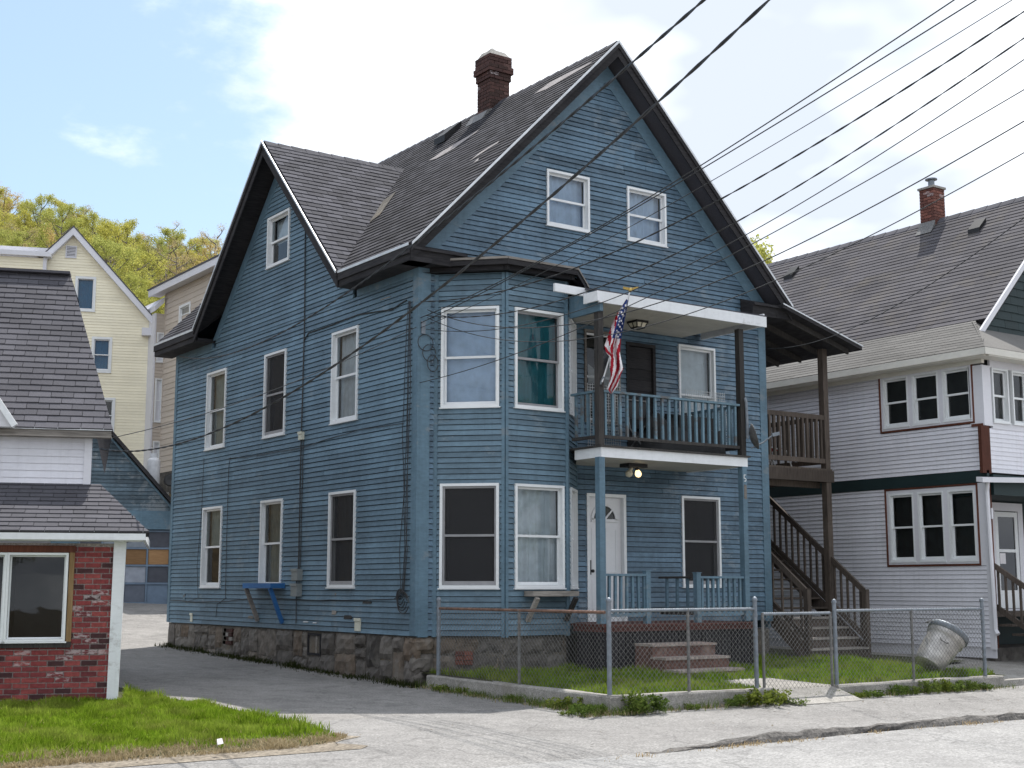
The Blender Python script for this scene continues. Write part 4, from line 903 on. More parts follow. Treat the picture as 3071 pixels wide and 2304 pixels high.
# flag on its pole
def onY(u, v, y): d = ray(u, v); return CAM + d * ((y - CAM[1]) / d[1])
def atZ(u, v, w): return CAM + ray(u, v) * w
F = thing('flag', 'stars and stripes flag hanging limp from a pole on the balcony post', 'flag', (2.43, -1.55, 3.0))
pb = onY(1806, 1146, -1.56); pt = onY(1888, 878, -2.05)
m = M(); m.tube([pb, pt + (pt - pb) * 0.01], 0.012, 8); m.build('pole', MT['white_worn'], F)
m = M(); m.tube([pb + A(0, .05, -.03), pb + unit(pt - pb) * 0.09], 0.02, 8); m.bar(pb + A(0, .045, -.07), pb + A(0, .045, .05), 0.05, 0.015, (0, 1, 0)); m.build('bracket', MT['metal'], F)
m = M(); m.lathe(pt, unit(pt - pb), [(0.006, 0), (0.025, .02), (0.03, .045), (0.02, .07), (0.004, .085)], 10)
ax = unit(pt - pb)
for sg in (-1, 1):
    m.hexa([pt + ax * .04 + RT * sg * .02, pt + ax * .04 + RT * sg * .11 + A(0, 0, .02), pt + ax * .07 + RT * sg * .12 + A(0, 0, .03), pt + ax * .08 + RT * sg * .02, pt + ax * .04 + RT * sg * .02 + HD * .012, pt + ax * .04 + RT * sg * .11 + A(0, 0, .02) + HD * .012, pt + ax * .07 + RT * sg * .12 + A(0, 0, .03) + HD * .012, pt + ax * .08 + RT * sg * .02 + HD * .012])
m.build('finial', MT['brass'], F)
fl = lambda x, y: (1700 + .271 * x, 850 + .271 * y)
LE = [(690, 132), (640, 200), (585, 290), (545, 350), (512, 430), (475, 520), (442, 615), (416, 690), (430, 760), (468, 812), (474, 930), (488, 1010), (472, 1090), (440, 1172), (488, 1226)]
RE = [(694, 132), (678, 215), (660, 300), (645, 380), (628, 470), (612, 550), (600, 620), (592, 700), (588, 770), (606, 860), (624, 950), (596, 1010), (580, 1070), (560, 1140), (490, 1228)]
wT = (pt - CAM) @ FW
NL, NU = 64, 26
tt = np.linspace(0, 1, len(LE))
def edge(E_, q): return np.interp(q, tt, [e[0] for e in E_]), np.interp(q, tt, [e[1] for e in E_])
def cloth(u, v, off=0.0):
    l = edge(LE, v); r_ = edge(RE, v)
    x = l[0] + (r_[0] - l[0]) * u; y = l[1] + (r_[1] - l[1]) * u
    wdt = max(0.15, min(1, v * 3))
    dep = (0.055 * math.sin(u * 9.5 + v * 3.0) + 0.03 * math.sin(u * 17 - v * 6 + 1)) * wdt - 0.10 * v * 0
    return atZ(*fl(x, y), wT + dep - off)
def fcol(u, v):
    if v < 0.415 and u > 0.34 - (0.36 * max(0, (0.30 - v) / 0.30)) and not (v < 0.05): return 2
    if v < 0.05: return 1
    q = 4.3 * u + 7.0 * max(0, v - 0.45) if u > 0.36 or v > .62 else 2.1 + (v * 12.0 - u * 3.6)
    return int(math.floor(q)) % 2
m = M()
for i in range(NL + 1):
    for j in range(NU + 1): m.v.append(tuple(cloth(j / NU, i / NL)))
for i in range(NL):
    for j in range(NU):
        a = i * (NU + 1) + j; m.f.append((a, a + NU + 1, a + NU + 2, a + 1)); m.m.append(fcol((j + .5) / NU, (i + .5) / NL))
m.build('cloth', [MT['flag_red'], MT['flag_white'], MT['flag_blue']], F, smooth=True)
for k, (su, sv_) in enumerate([(0.62, 0.10), (0.3, .13), (0.75, .15), (0.4, .17), (0.62, .19), (0.25, .215), (0.85, .20), (0.45, .235), (0.68, .25), (0.28, .265), (0.88, .27), (0.5, .29), (0.7, .305), (0.9, .325), (0.52, .345), (0.72, .36), (0.88, .38), (0.56, .395), (0.74, .402), (0.5, .26)]):
    m = M(); c = cloth(su, sv_, 0.012); pts = []
    for i in range(10):
        R_ = 0.026 if i % 2 == 0 else 0.0105; an = math.pi / 2 + i * math.pi / 5; pts.append(c + RT * R_ * math.cos(an) * 0.8 + UPV * R_ * math.sin(an))
    m.v = [tuple(c)] + [tuple(p) for p in pts]; m.f = [(0, i + 1, (i + 1) % 10 + 1) for i in range(10)]; m.m = [0] * 10
    m.build('star', MT['flag_white'], F)

# porch lamps
c = onY(1910, 975, -0.9); c = A(3.85, -0.75, 4.435)
T = thing('porch_lamp', 'black framed lantern on the balcony ceiling', 'lamp', tuple(c))
m = M(); m.box(c[0] - .13, c[0] + .13, c[1] - .13, c[1] + .13, c[2] - .04, c[2] - .004); m.build('base', MT['black'], T)
m = M(); B = []
for z, r_ in ((-.04, .115), (-.12, .08)): B.append([A(c[0] + sx * r_, c[1] + sy * r_, c[2] + z) for sx, sy in ((-1, -1), (1, -1), (1, 1), (-1, 1))])
m.hexa(B[0] + B[1]); m.build('glass_shade', MT['lampglass'], T)
m = M()
for i in range(4): m.bar(B[0][i], B[1][i], .018, .018); m.bar(B[1][i], B[1][(i + 1) % 4], .02, .02); m.bar(B[0][i] * .5 + B[0][(i + 1) % 4] * .5, B[1][i] * .5 + B[1][(i + 1) % 4] * .5, .014, .014)
m.build('frame', MT['black'], T)
c = A(3.72, -0.75, 2.01)
T = thing('porch_lamp', 'bare lit bulb in a dark fitting above the front door', 'lamp', tuple(c))
m = M(); m.box(c[0] - .2, c[0] + .2, c[1] - .12, c[1] + .12, c[2] - .06, c[2] - .004); m.build('base', MT['black'], T)
m = M(); m.lathe(c + A(-.05, 0, -.06), (-.5, 0, -1), [(.03, 0), (.035, .06), (.055, .09), (.06, .13), (.04, .165), (.01, .175)], 14); m.build('dead_bulb', MT['lampglass'], T, smooth=True)
m = M(); m.lathe(c + A(.05, -.02, -.06), (.3, 0, -1), [(.03, 0), (.03, .04)], 14); m.build('socket', MT['black'], T)
m = M(); m.lathe(c + A(.062, -.02, -.1), (.3, 0, -1), [(.028, 0), (.045, .03), (.055, .065), (.045, .1), (.02, .118), (.004, .122)], 14); m.build('bulb', MT['bulb'], T, smooth=True)

# satellite dish on the right balcony post, alarm and boxes, brackets
c = A(5.62, -1.52, 2.62)
T = thing('satellite_dish', 'small grey satellite dish seen edge on, clamped to the right balcony post', 'satellite dish', tuple(c))
dn = unit(A(0.75, -0.55, 0.25))
m = M(); m.lathe(c + A(.03, -.02, -.12), dn, [(0.01, -.012), (.10, 0), (.17, .03), (.22, .065), (.225, .07), (.17, .04), (.1, .012), (.012, 0.0)], 24, cap=False); m.build('reflector', MT['metal_dull'], T, smooth=True)
m = M(); m.tube([c + A(.03, -.02, -.3), c + A(.2, -.15, -.2), c + A(.33, -.28, -.06)], .012, 6); m.bar(c + A(.3, -.25, -.08), c + A(.42, -.3, -.05), .06, .06); m.build('feed_arm', MT['metal'], T)
m = M(); m.tube([c + A(-.07, 0, .55), c + A(-.06, -.02, .48), c + A(-.055, -.03, .0), c + A(-.05, -.02, -.14)], .025, 8); m.build('mast', MT['metal'], T)
def wallbox(name, label, fr, s, t, w_, h_, d_, mat, cat='box'):
    p = fr.P(s, t); T = thing(name, label, cat, tuple(p))
    m = M(); m.fbox(fr, s - w_ / 2, s + w_ / 2, t - h_ / 2, t + h_ / 2, 0.016, d_); m.build('case', MT[mat], T)
    m = M(); m.fbox(fr, s - w_ / 2 - .008, s + w_ / 2 + .008, t + h_ / 2 - .04, t + h_ / 2 + .006, d_ + .001, d_ + .014); m.build('cover', MT[mat], T)
    return T
def onX(u, v): d = ray(u, v); p = CAM + d * ((0 - CAM[0]) / d[0]); return FS.inv(p)
s_, t_ = onX(901, 1724); wallbox('meter_box', 'grey meter box on the drive wall, upper of two', FS, s_, t_, .24, .2, .12, 'box_grey')
s_, t_ = onX(899, 1770); wallbox('meter_box', 'grey meter box on the drive wall, lower of two', FS, s_, t_, .24, .22, .12, 'box_grey')
s_, t_ = onX(910, 1308); wallbox('junction_box', 'small pale cable junction box between the upstairs windows', FS, s_, t_, .14, .14, .07, 'cream_box')
s_, t_ = onX(1077, 1874); wallbox('socket_box', 'cream outdoor socket cover low on the drive wall', FS, s_, t_, .19, .2, .034, 'cream_box')
s_, t_ = onX(577, 1852); wallbox('vent_cover', 'small pale vent plate near the rear corner above the foundation', FS, s_, t_, .11, .17, .028, 'cream_box')
# blue bracket shelf under the middle drive window
s0, t0 = onX(742, 1761); s1, t1 = onX(832, 1752)
T = thing('window_shelf', 'broken bright blue bracket shelf under the middle downstairs window', 'shelf', tuple(FS.P((s0 + s1) / 2, t0 - .3)))
m = M(); m.fbox(FS, s0 + .45, s1 + .35, t0 - .02, t0 + .07, .015, .30); m.build('board', MT['bluebright'], T)
m = M(); m.bar(FS.P(s0 + .1 + .42, t0 - .02, .26), FS.P(s0 + .15 + .42, t0 - .62, .03), .07, .05, FS.a); m.build('bracket', MT['grey_wood'], T)
m = M(); m.bar(FS.P(s1 + .25, t0 - .02, .26), FS.P(s1 + .3, t0 - .64, .03), .07, .05, FS.a); m.build('bracket', MT['bluebright'], T)
# weathered planter shelf under the bay window
T = thing('planter_shelf', 'peeling wooden planter shelf on brackets under the bay window', 'shelf', tuple(FB.P(.8, -.3)))
m = M(); m.fbox(FB, 0.34, 1.22, -0.145, -0.065, 0.03, 0.27); m.build('board', MT['grey_wood'], T)
for s_ in (0.42, 1.16):
    m = M(); m.bar(FB.P(s_, -.17, .27), FB.P(s_ - .02, -.52, .04), .05, .07, FB.a); m.build('bracket', MT['grey_wood'] if s_ < 1 else MT['dark_wood'], T)

# torn plastic and wire mesh over the balcony window, balcony clutter
T = thing('torn_screen', 'torn plastic sheet with pale wire mesh over the left balcony window', 'screen', (3.66, -0.06, 2.3))
m = M(); P_ = lambda x, z, d=.05: FF.P(x, z, d)
m.poly([P_(3.33, 3.75), P_(3.62, 3.55, .1), P_(3.9, 3.98), P_(4.02, 4.25), P_(4.02, 3.42), P_(3.33, 3.42)]); m.build('plastic_sheet', MT['plastic_sheet'], T)
m = M()
for i in range(15): m.bar(P_(3.32 + i * .05, 2.3), P_(3.32 + i * .05, 3.42), .006, .006, (0, -1, 0))
for i in range(23): m.bar(P_(3.30, 2.3 + i * .05, .052), P_(4.04, 2.3 + i * .05, .052), .006, .006, (0, -1, 0))
m.build('wire_mesh', MT['mesh_white'], T)
T = thing('balcony_mesh', 'pale chicken wire sheet leaning at the right balcony window', 'wire mesh', (5.85, -0.3, 2.19))
m = M()
for i in range(22): m.bar(A(5.42 + i * .045, -.28, 2.19), A(5.42 + i * .045, -.18, 3.48), .005, .005)
for i in range(28): m.bar(A(5.42, -.28 + i * .0037, 2.19 + i * .047), A(6.38, -.28 + i * .0037, 2.19 + i * .047), .005, .005)
m.build('mesh', MT['mesh_white'], T)
T = thing('barbecue', 'black covered barbecue behind the balcony railing', 'barbecue', (4.95, -0.8, 2.19))
m = M()
for sx in (-.3, .3):
    for sy in (-.18, .18): m.bar(A(4.95 + sx, -.8 + sy, 2.19), A(4.95 + sx * .9, -.8 + sy, 2.55), .04, .04)
m.build('stand', MT['black'], T)
m = M(); m.hexa([A(4.5, -1.02, 2.5), A(5.4, -1.02, 2.5), A(5.35, -.98, 2.86), A(4.55, -.98, 2.86), A(4.5, -.55, 2.5), A(5.4, -.55, 2.5), A(5.35, -.6, 2.93), A(4.55, -.6, 2.93)]); m.build('cover', MT['black'], T)
T = thing('folding_chair', 'dark folding chair standing on the balcony', 'chair', (4.0, -0.75, 2.19))
m = M()
for sx in (-.22, .22):
    m.tube([A(4.0 + sx, -1.0, 2.19), A(4.0 + sx, -.6, 2.62), A(4.0 + sx, -.5, 3.12)], .014, 6); m.tube([A(4.0 + sx, -.5, 2.19), A(4.0 + sx, -.98, 2.62)], .014, 6)
m.tube([A(3.78, -.5, 3.12), A(4.22, -.5, 3.12)], .014, 6); m.build('frame', MT['metal_dull'], T)
m = M(); m.hexa([A(3.78, -1.0, 2.6), A(4.22, -1.0, 2.6), A(4.22, -.6, 2.58), A(3.78, -.6, 2.58), A(3.78, -1.0, 2.62), A(4.22, -1.0, 2.62), A(4.22, -.6, 2.6), A(3.78, -.6, 2.6)][::-1]); m.build('seat', MT['black'], T)
m = M(); m.box(3.78, 4.22, -.53, -.51, 2.8, 3.08); m.build('backrest', MT['black'], T)

# ------------------------------------------------------------------ side porch staircase on the right of the house
ST = thing('side_staircase', 'weathered brown wooden side stairs and upper deck beside the blue house', 'staircase', (8.5, 1.5, -1.3))
PX = 9.3
m = M(); m.bar((PX, 0.1, -1.32), (PX, 0.1, 4.62), 0.13, 0.13, (0, 1, 0)); m.build('post', MT['brown_wood'], ST)
for y in (3.2, 6.4):
    m = M(); m.bar((PX, y, -1.3), (PX, y, 4.62), 0.13, 0.13, (0, 1, 0)); m.build('post', MT['brown_wood'], ST)
m = M(); m.box(7.63, PX + .14, 0.02, 0.10, 2.0, 2.22); m.box(PX - .02, PX + .06, 0.17, 7.0, 2.0, 2.2); m.build('deck_beam', MT['brown_wood'], ST)
m = M(); m.box(7.63, PX + .05, 0.3, 0.36, 1.9, 2.08); m.build('deck_beam', MT['brown_wood'], ST)
for i in range(24):
    m = M(); y = 0.03 + i * 0.142; m.box(7.63, PX + .1, y, y + .135, 2.222, 2.258); m.build('deck_board', MT['brown_wood'], ST)
R_ = railing('deck_railing', ST, (7.66, 0.06), (PX - .08, 0.06), 2.36, 3.30, 12, ('brown_wood', 'brown_wood', 'brown_wood'), bw=0.05, rail=(0.05, 0.09), low=0.09)
R_ = railing('deck_railing', ST, (PX, 0.2), (PX, 6.4), 2.36, 3.30, 30, ('brown_wood', 'brown_wood', 'brown_wood'), bw=0.04, rail=(0.05, 0.09), low=0.09)
# stair flight: rises towards the back along the wall
SLP = 0.78; yb0, zb0 = -0.80, -1.28
zst = lambda y: zb0 + 0.17 + (y - yb0) * SLP
for i in range(16):
    y = yb0 + i * 0.232; z = zb0 + 0.18 * (i + 1)
    m = M(); m.box(7.74, PX - .03, y - .03, y + .25, z - .035, z); m.build('tread', MT['grey_wood'] if i < 4 else MT['brown_wood'], ST)
    if i < 4: m = M(); m.box(7.76, PX - .06, y + .001, y + .02, z - .18, z - .036); m.build('riser', MT['brown_wood'], ST)
for x in (7.72, PX - .01):
    m = M(); m.bar((x, yb0 + .05, zst(yb0) - .12), (x, 3.3, zst(3.3) - .12), 0.045, 0.26); m.build('stringer', MT['brown_wood'], ST)
def stair_rail(x, y0, y1, h, n, par, mat='brown_wood'):
    m = M(); m.bar((x, y0, zst(y0) + h), (x, y1, zst(y1) + h), 0.05, 0.10); rr = m.build('handrail', MT[mat], par)
    m = M(); m.bar((x, y0, zst(y0) + .12), (x, y1, zst(y1) + .12), 0.045, 0.085); m.build('bottom_rail', MT[mat], rr)
    for i in range(n):
        y = y0 + (y1 - y0) * (i + .5) / n; m = M(); m.bar((x, y, zst(y) + .14), (x, y, zst(y) + h - .03), .036, .036, (0, 1, 0)); m.build('baluster', MT[mat], rr)
stair_rail(PX, -0.72, 0.05, 0.98, 5, ST); stair_rail(PX - .02, 0.16, 3.3, 0.98, 20, ST)
stair_rail(7.74, -0.72, 0.65, 0.98, 6, ST); stair_rail(7.90, 0.6, 3.3, 0.98, 12, ST)
for x in (7.74, PX):
    m = M(); m.bar((x, -0.76, -1.32), (x, -0.76, zst(-.76) + 1.03), 0.1, 0.1, (0, 1, 0)); m.build('newel_post', MT['brown_wood'], ST)
m = M(); m.bar((7.95, 0.62, -0.3), (7.95, 0.62, zst(.62) + 1.02), 0.1, 0.1, (0, 1, 0)); m.build('newel_post', MT['brown_wood'], ST)
railing('landing_railing', ST, (8.0, 2.2), (PX, 2.2), -0.55, 0.62, 12, ('redwood_trim', 'brown_wood', 'brown_wood'), bw=0.036, rail=(0.05, 0.13))
# lean-to roof above the deck, dark underside
m = M(); z0, z1 = 5.16, 4.57
m.hexa([A(7.62, -.5, z0), A(9.78, -.5, z1), A(9.78, -.5, z1 + .07), A(7.62, -.5, z0 + .07), A(7.62, 7.2, z0), A(9.78, 7.2, z1), A(9.78, 7.2, z1 + .07), A(7.62, 7.2, z0 + .07)])
LR = m.build('lean_to_roof', MT['dark_trim'], ST)
for i in range(9):
    y = -.3 + i * .62; m = M(); m.hexa([A(7.63, y, z0 - .12), A(9.62, y, z1 - .07), A(9.62, y, z1 + .03), A(7.63, y, z0 - .004), A(7.63, y + .05, z0 - .12), A(9.62, y + .05, z1 - .07), A(9.62, y + .05, z1 + .03), A(7.63, y + .05, z0 - .004)]); m.build('rafter', MT['dark_wood'], LR)
m = M(); m.hexa([A(7.62, -.515, z0 + .06), A(9.8, -.515, z1 + .06), A(9.8, -.515, z1 + .085), A(7.62, -.515, z0 + .085), A(7.62, -.502, z0 + .06), A(9.8, -.502, z1 + .06), A(9.8, -.502, z1 + .085), A(7.62, -.502, z0 + .085)]); m.build('drip_edge', MT['drip'], LR)
T = thing('deck_chair', 'white tube framed red chair on the side deck', 'chair', (8.4, 0.8, 2.26))
m = M()
for y in (.6, 1.1): m.tube([A(8.0, y, 3.1), A(8.25, y, 2.65), A(8.45, y, 2.28)], .015, 6); m.tube([A(8.1, y, 2.7), A(8.75, y, 2.62), A(8.9, y, 2.28)], .015, 6)
m.build('frame', MT['white'], T)
m = M(); m.hexa([A(8.02, .62, 3.08), A(8.26, .62, 2.64), A(8.28, .62, 2.65), A(8.04, .62, 3.09), A(8.02, 1.08, 3.08), A(8.26, 1.08, 2.64), A(8.28, 1.08, 2.65), A(8.04, 1.08, 3.09)]); m.build('backrest', MT['flag_red'], T)
m = M(); m.box(8.24, 8.75, .62, 1.08, 2.64, 2.66); m.build('seat', MT['flag_red'], T)

# ------------------------------------------------------------------ chain-link fences on concrete kerb walls
def kerbwall(label, quads):
    m = M(); c = quads[0]
    T = thing('kerb_wall', label, 'wall', (c[0], c[1], -1.6))
    for (x0, y0, x1, y1, w_, zt0, zt1) in quads:
        p = A(x0, y0, 0); q = A(x1, y1, 0); d = unit(q - p); n_ = A(-d[1], d[0], 0) * w_ / 2; N = 10; m = M()
        for i in range(N + 1):
            b = p + (q - p) * i / N; zt = zt0 + (zt1 - zt0) * i / N
            for s_, z in ((-1.06, -1.72), (-1, zt - .02 + random.uniform(-.008, .004)), (-.85, zt + random.uniform(-.006, .006)), (.85, zt + random.uniform(-.006, .006)), (1, zt - .02), (1.06, -1.72)):
                v = b + n_ * s_ * (1 + random.uniform(-.02, .02)); m.v.append((v[0], v[1], z))
        for i in range(N):
            for j in range(5): a = i * 6 + j; m.f.append((a, a + 6, a + 7, a + 1)); m.m.append(0)
        m.f.append((0, 1, 2, 3, 4, 5)); m.m.append(0); m.f.append(tuple(N * 6 + j for j in (5, 4, 3, 2, 1, 0))); m.m.append(0)
        m.build('kerb', MT['concrete'], T)
kerbwall('low concrete kerb wall under the fence from the house corner to the gate', [(0.11, -0.30, 0.11, -4.60, 0.18, -1.30, -1.335), (0.03, -4.51, 2.88, -4.51, 0.2, -1.338, -1.36)])
kerbwall('low concrete kerb wall with weeds under the fence right of the gate', [(4.18, -4.51, 7.96, -4.51, 0.2, -1.375, -1.375)])
def fence(label, a, b, zb, zt, posts, railm='metal', meshm='metal_dull', topz=0.12, name='chain_link_fence', thick=0.03):
    a = A(*a, 0); b = A(*b, 0); d = unit(b - a); Ln = np.linalg.norm(b - a)
    T = thing(name, label, 'fence' if name != 'fence_gate' else 'gate', (a[0], a[1], zb))
    for (s, big) in posts:
        p = a + d * s; r_ = thick if big else 0.021; m = M(); zt_ = zt + topz if big else zt + 0.015; z0_ = zb - (0.25 if big and s < 0.05 else 0.02)
        m.tube([p + A(0, 0, z0_), p + A(0, 0, zt_)], r_, 10); PO = m.build('post', MT['metal'] if big else MT['metal_dull'], T, smooth=False)
        if big:
            m = M(); m.lathe(p + A(0, 0, zt_ - .01), (0, 0, 1), [(r_ * 1.2, 0), (r_ * 1.25, .02), (r_ * .9, .045), (r_ * .2, .06)], 10); m.build('cap', MT['metal'], PO)
            for k in range(4):
                m = M(); z = zb + .15 + k * (zt - zb - .25) / 3; m.lathe(p + A(0, 0, z), (0, 0, 1), [(r_ * 1.15, 0), (r_ * 1.15, .03)], 10); m.build('clamp_band', MT['metal'], PO)
    m = M(); m.tube([a + A(0, 0, zt), b + A(0, 0, zt)], 0.02, 8); m.build('top_rail', MT[railm], T)
    m = M(); pitch = 0.078; H = zt - zb + 0.02; n = int((Ln + H) / pitch) + 1
    off = np.cross(d, UPV) * 0.012
    for k in range(-int(H / pitch) - 1, n):
        for sg in (1, -1):
            s0, s1 = k * pitch, k * pitch + H
            if sg < 0: s0, s1 = s1, s0
            z0_, z1_ = zb + 0.01, zb + 0.01 + H; P0 = [s0, z0_]; P1 = [s1, z1_]
            lo, hi = 0.0, Ln; f0, f1 = 0.0, 1.0
            if s1 != s0:
                fa = (lo - s0) / (s1 - s0); fb = (hi - s0) / (s1 - s0); f0 = max(f0, min(fa, fb)); f1 = min(f1, max(fa, fb))
            if f1 - f0 < 0.02: continue
            q0 = a + d * (s0 + (s1 - s0) * f0) + A(0, 0, z0_ + H * f0) + off * sg * .15; q1 = a + d * (s0 + (s1 - s0) * f1) + A(0, 0, z0_ + H * f1) + off * sg * .15
            m.tube([q0 + off, q1 + off], 0.0026, 3, cap=False)
    tag(m.build('chain_mesh', MT[meshm], T), kind='stuff')
    return T
fence('rusty chain-link fence running from the house corner to the pavement corner post', (0.12, -0.45), (0.12, -4.42), -1.32, -0.32, [(0.02, True), (2.1, False)], 'rust')
fence('chain-link fence in front of the porch between corner post and gate', (0.12, -4.5), (2.68, -4.5), -1.345, -0.30, [(0.0, True), (1.33, False), (2.56, True)])
fence('closed chain-link gate in front of the side stairs', (2.82, -4.5), (4.17, -4.5), -1.42, -0.37, [(0.0, False), (1.35, False)], name='fence_gate')
fence('chain-link fence right of the gate, in front of the trash can', (4.26, -4.5), (7.65, -4.5), -1.385, -0.34, [(0.0, True), (1.68, False), (3.39, True)])

# ------------------------------------------------------------------ dented trash can leaning at the fence
cb = A(6.98, -3.95, -1.22); axis = unit(A(0.60, -0.14, 0.72)); 
T = thing('trash_can', 'dented galvanised trash can tipped over behind the right fence', 'trash can', (7.0, -3.95, -1.38))
prof = [(0.02, 0.0), (0.215, 0.0), (0.225, 0.012), (0.245, 0.15), (0.26, 0.3), (0.275, 0.45), (0.285, 0.5), (0.30, 0.51), (0.302, 0.57), (0.31, 0.6)]
m = M(); m.lathe(cb, axis, prof, 32, cap=False)
v = np.array(m.v); dd = np.linalg.norm(v - (cb + axis * 0.3 - RT * .2 - HD * .1), axis=1); dent = np.exp(-(dd / .16) ** 2)[:, None] * 0.05; v = v + dent * HD
m.v = [tuple(q) for q in v]; m.build('body', MT['can'], T, smooth=True)
la = unit(axis + A(-.05, 0, .08)); lc = cb + axis * 0.615 + A(.015, 0, .01)
m = M(); m.lathe(lc, la, [(0.30, -.03), (0.325, -.03), (0.325, 0.05), (0.315, 0.07), (0.25, 0.09), (0.14, 0.105), (0.02, 0.11)], 32); m.build('lid', MT['metal'], T, smooth=True)
sx = unit(np.cross(axis, HD)); 
for sg, col in ((1, 'metal_dull'), (-1, 'metal_dull')):
    c = cb + axis * 0.62 + sx * sg * 0.31
    if sg < 0: c = cb + axis * .46 - HD * .27 + sx * (.07)
    o = unit(c - cb - axis * ((c - cb) @ axis)); tng = np.cross(axis, o)
    m = M(); m.tube([c - tng * .07, c - tng * .07 + o * .05 - axis * .02, c + o * .065 - axis * .05 - tng * .05, c + o * .065 - axis * .05 + tng * .05, c + tng * .07 + o * .05 - axis * .02, c + tng * .07], .01, 6); m.build('handle', MT[col], T)

# ------------------------------------------------------------------ white house on the right
RH = thing('white_house', 'white sided house with grey roof and dark green gable, right of the blue house', 'house', (14.5, 3.0, -1.3))
XW = 11.0; YF = -2.3; YB = 12.0
FR = Fr((XW, YB, 0), (0, -1, 0), (0, 0, 1), (-1, 0, 0))        # s = YB - y
LRn = YB - YF
wl_ = (YB - 0.05, YB + 2.07, 0.43, 1.89); wu_ = (YB - 0.09, YB + 2.09, 3.10, 4.22)
m = M(); m.fbox(FR, 0, LRn, -1.30, -1.08, -.05, -.03); m.fbox(FR, LRn - .09, LRn + .02, -1.14, 1.93, -.03, .02); m.fbox(FR, LRn - .28, LRn + .03, 3.0, 4.15, -.03, .022)
m.fbox(FR, wl_[1], LRn - .091, 0.40, 1.93, -.03, .016); m.fbox(FR, wu_[1], LRn - .281, 3.05, 4.2, -.03, .016)
RS = m.build('side_wall', MT['lap_white'], RH)
gr = [(RS, courses(FR, lambda t: (0.0, LRn - .09), -1.10, 1.93, 0.083, gap=.006, ops=[(wl_[0] - .04, wl_[1] + .23, wl_[2] - .03, wl_[3] + .05)], db=0.018, dt=0.002, joint=None)),
      (RS, courses(FR, lambda t: (0.0, LRn - .06), 2.17, 4.18, 0.083, gap=.006, ops=[(wu_[0] - .04, wu_[1] + .4, wu_[2] - .05, wu_[3] + .08)], db=0.018, dt=0.002))]
FRF = Fr((XW, YF, 0), (1, 0, 0), (0, 0, 1), (0, -1, 0))
m = M(); m.fbox(FRF, -.02, .24, 3.0, 4.15, -.03, .022); m.fbox(FRF, 0.24, 7.4, 4.12, 4.3, -.03, .02); m.fbox(FRF, .24, 7.4, 2.95, 3.06, -.03, .02)
RF = m.build('front_wall', MT['lap_white'], RH)
gr.append((RF, courses(FRF, lambda t: (0.14, 7.4), 2.12, 2.95, 0.083, (), 0.016, 0.002)))
pieces(gr, 'siding_board', MT['vinyl'], 300, 'siding_boards', RS)
m = M(); m.fbox(FRF, -.14, .12, 2.10, 2.99, -.04, .03); m.fbox(FR, LRn - .26, LRn + .0, 2.99, 3.04, -.03, .03); m.fbox(FRF, 0.02, .14, -1.12, 1.9, -.06, -.02); m.build('corner_post', MT['redwood_trim'], RH)
m = M(); m.fbox(FR, 0, LRn + .03, 1.935, 2.155, -.04, .03); m.build('belt_board', MT['darkgreen'], RH)
m = M(); m.box(XW + .045, XW + 7.4, 0.3, YB - .1, -1.3, 4.5); m.box(XW + .031, XW + .044, YF + .05, YB, -1.1, wl_[2] - .04); m.box(XW + .031, XW + .044, YF + .05, YB, wl_[3] + .06, wu_[2] - .06); m.box(XW + .031, XW + .044, YF + .05, YB - wl_[1] - .25, -1.1, 4.4); m.box(XW + .031, XW + .044, YB - wl_[0] + .06, YB, -1.1, 4.4); m.box(XW + .08, XW + 7.4, YF + .1, 0.1, 2.1, 4.4); m.build('inner_shell', MT['room'], RH)
m = M(); m.box(XW + .07, XW + 7.4, YF + .08, YB, -1.75, -1.12); m.build('foundation', MT['stone'], RH)
def triple(fr, s0, s1, t0, t1):
    m = M(); ring(m, fr, s0 - .04, s1 + .03, t0 - .04, t1 + .04, .035, -.03, .03); tr = m.build('window_surround', MT['redwood_trim'], RH)
    m = M(); wd = (s1 - s0) / 3
    m.fbox(fr, s0, s1, t0, t0 + .06, -.03, .02); m.fbox(fr, s0, s1, t1 - .06, t1, -.03, .02)
    for k in range(4): m.fbox(fr, max(s0, s0 + k * wd - .05), min(s1, s0 + k * wd + .05), t0 + .06, t1 - .06, -.03, .018)
    m.build('mullions', MT['lap_white'], tr)
    for k in range(3): window(fr, RH, s0 + k * wd + .05, s0 + (k + 1) * wd - .05, t0 + .06, t1 - .06, cw=.035, proud=.022, deep=.07 if fr is FR and t0 < 2 else .05, room='room')
triple(FR, *wl_); triple(FR, *wu_)
m = M(); m.box(XW + 7.4, XW + 7.46, YF, YB, -1.3, 4.4); m.fbox(FRF, 6.5, 7.4, 3.06, 4.12, -.03, .02); m.build('far_side_wall', MT['lap_white'], RH)
for k in range(10): window(FRF, RH, .27 + k * .62, .27 + k * .62 + .5, 3.08, 4.12, cw=.035, deep=.05, curtain=None, room='room_warm')
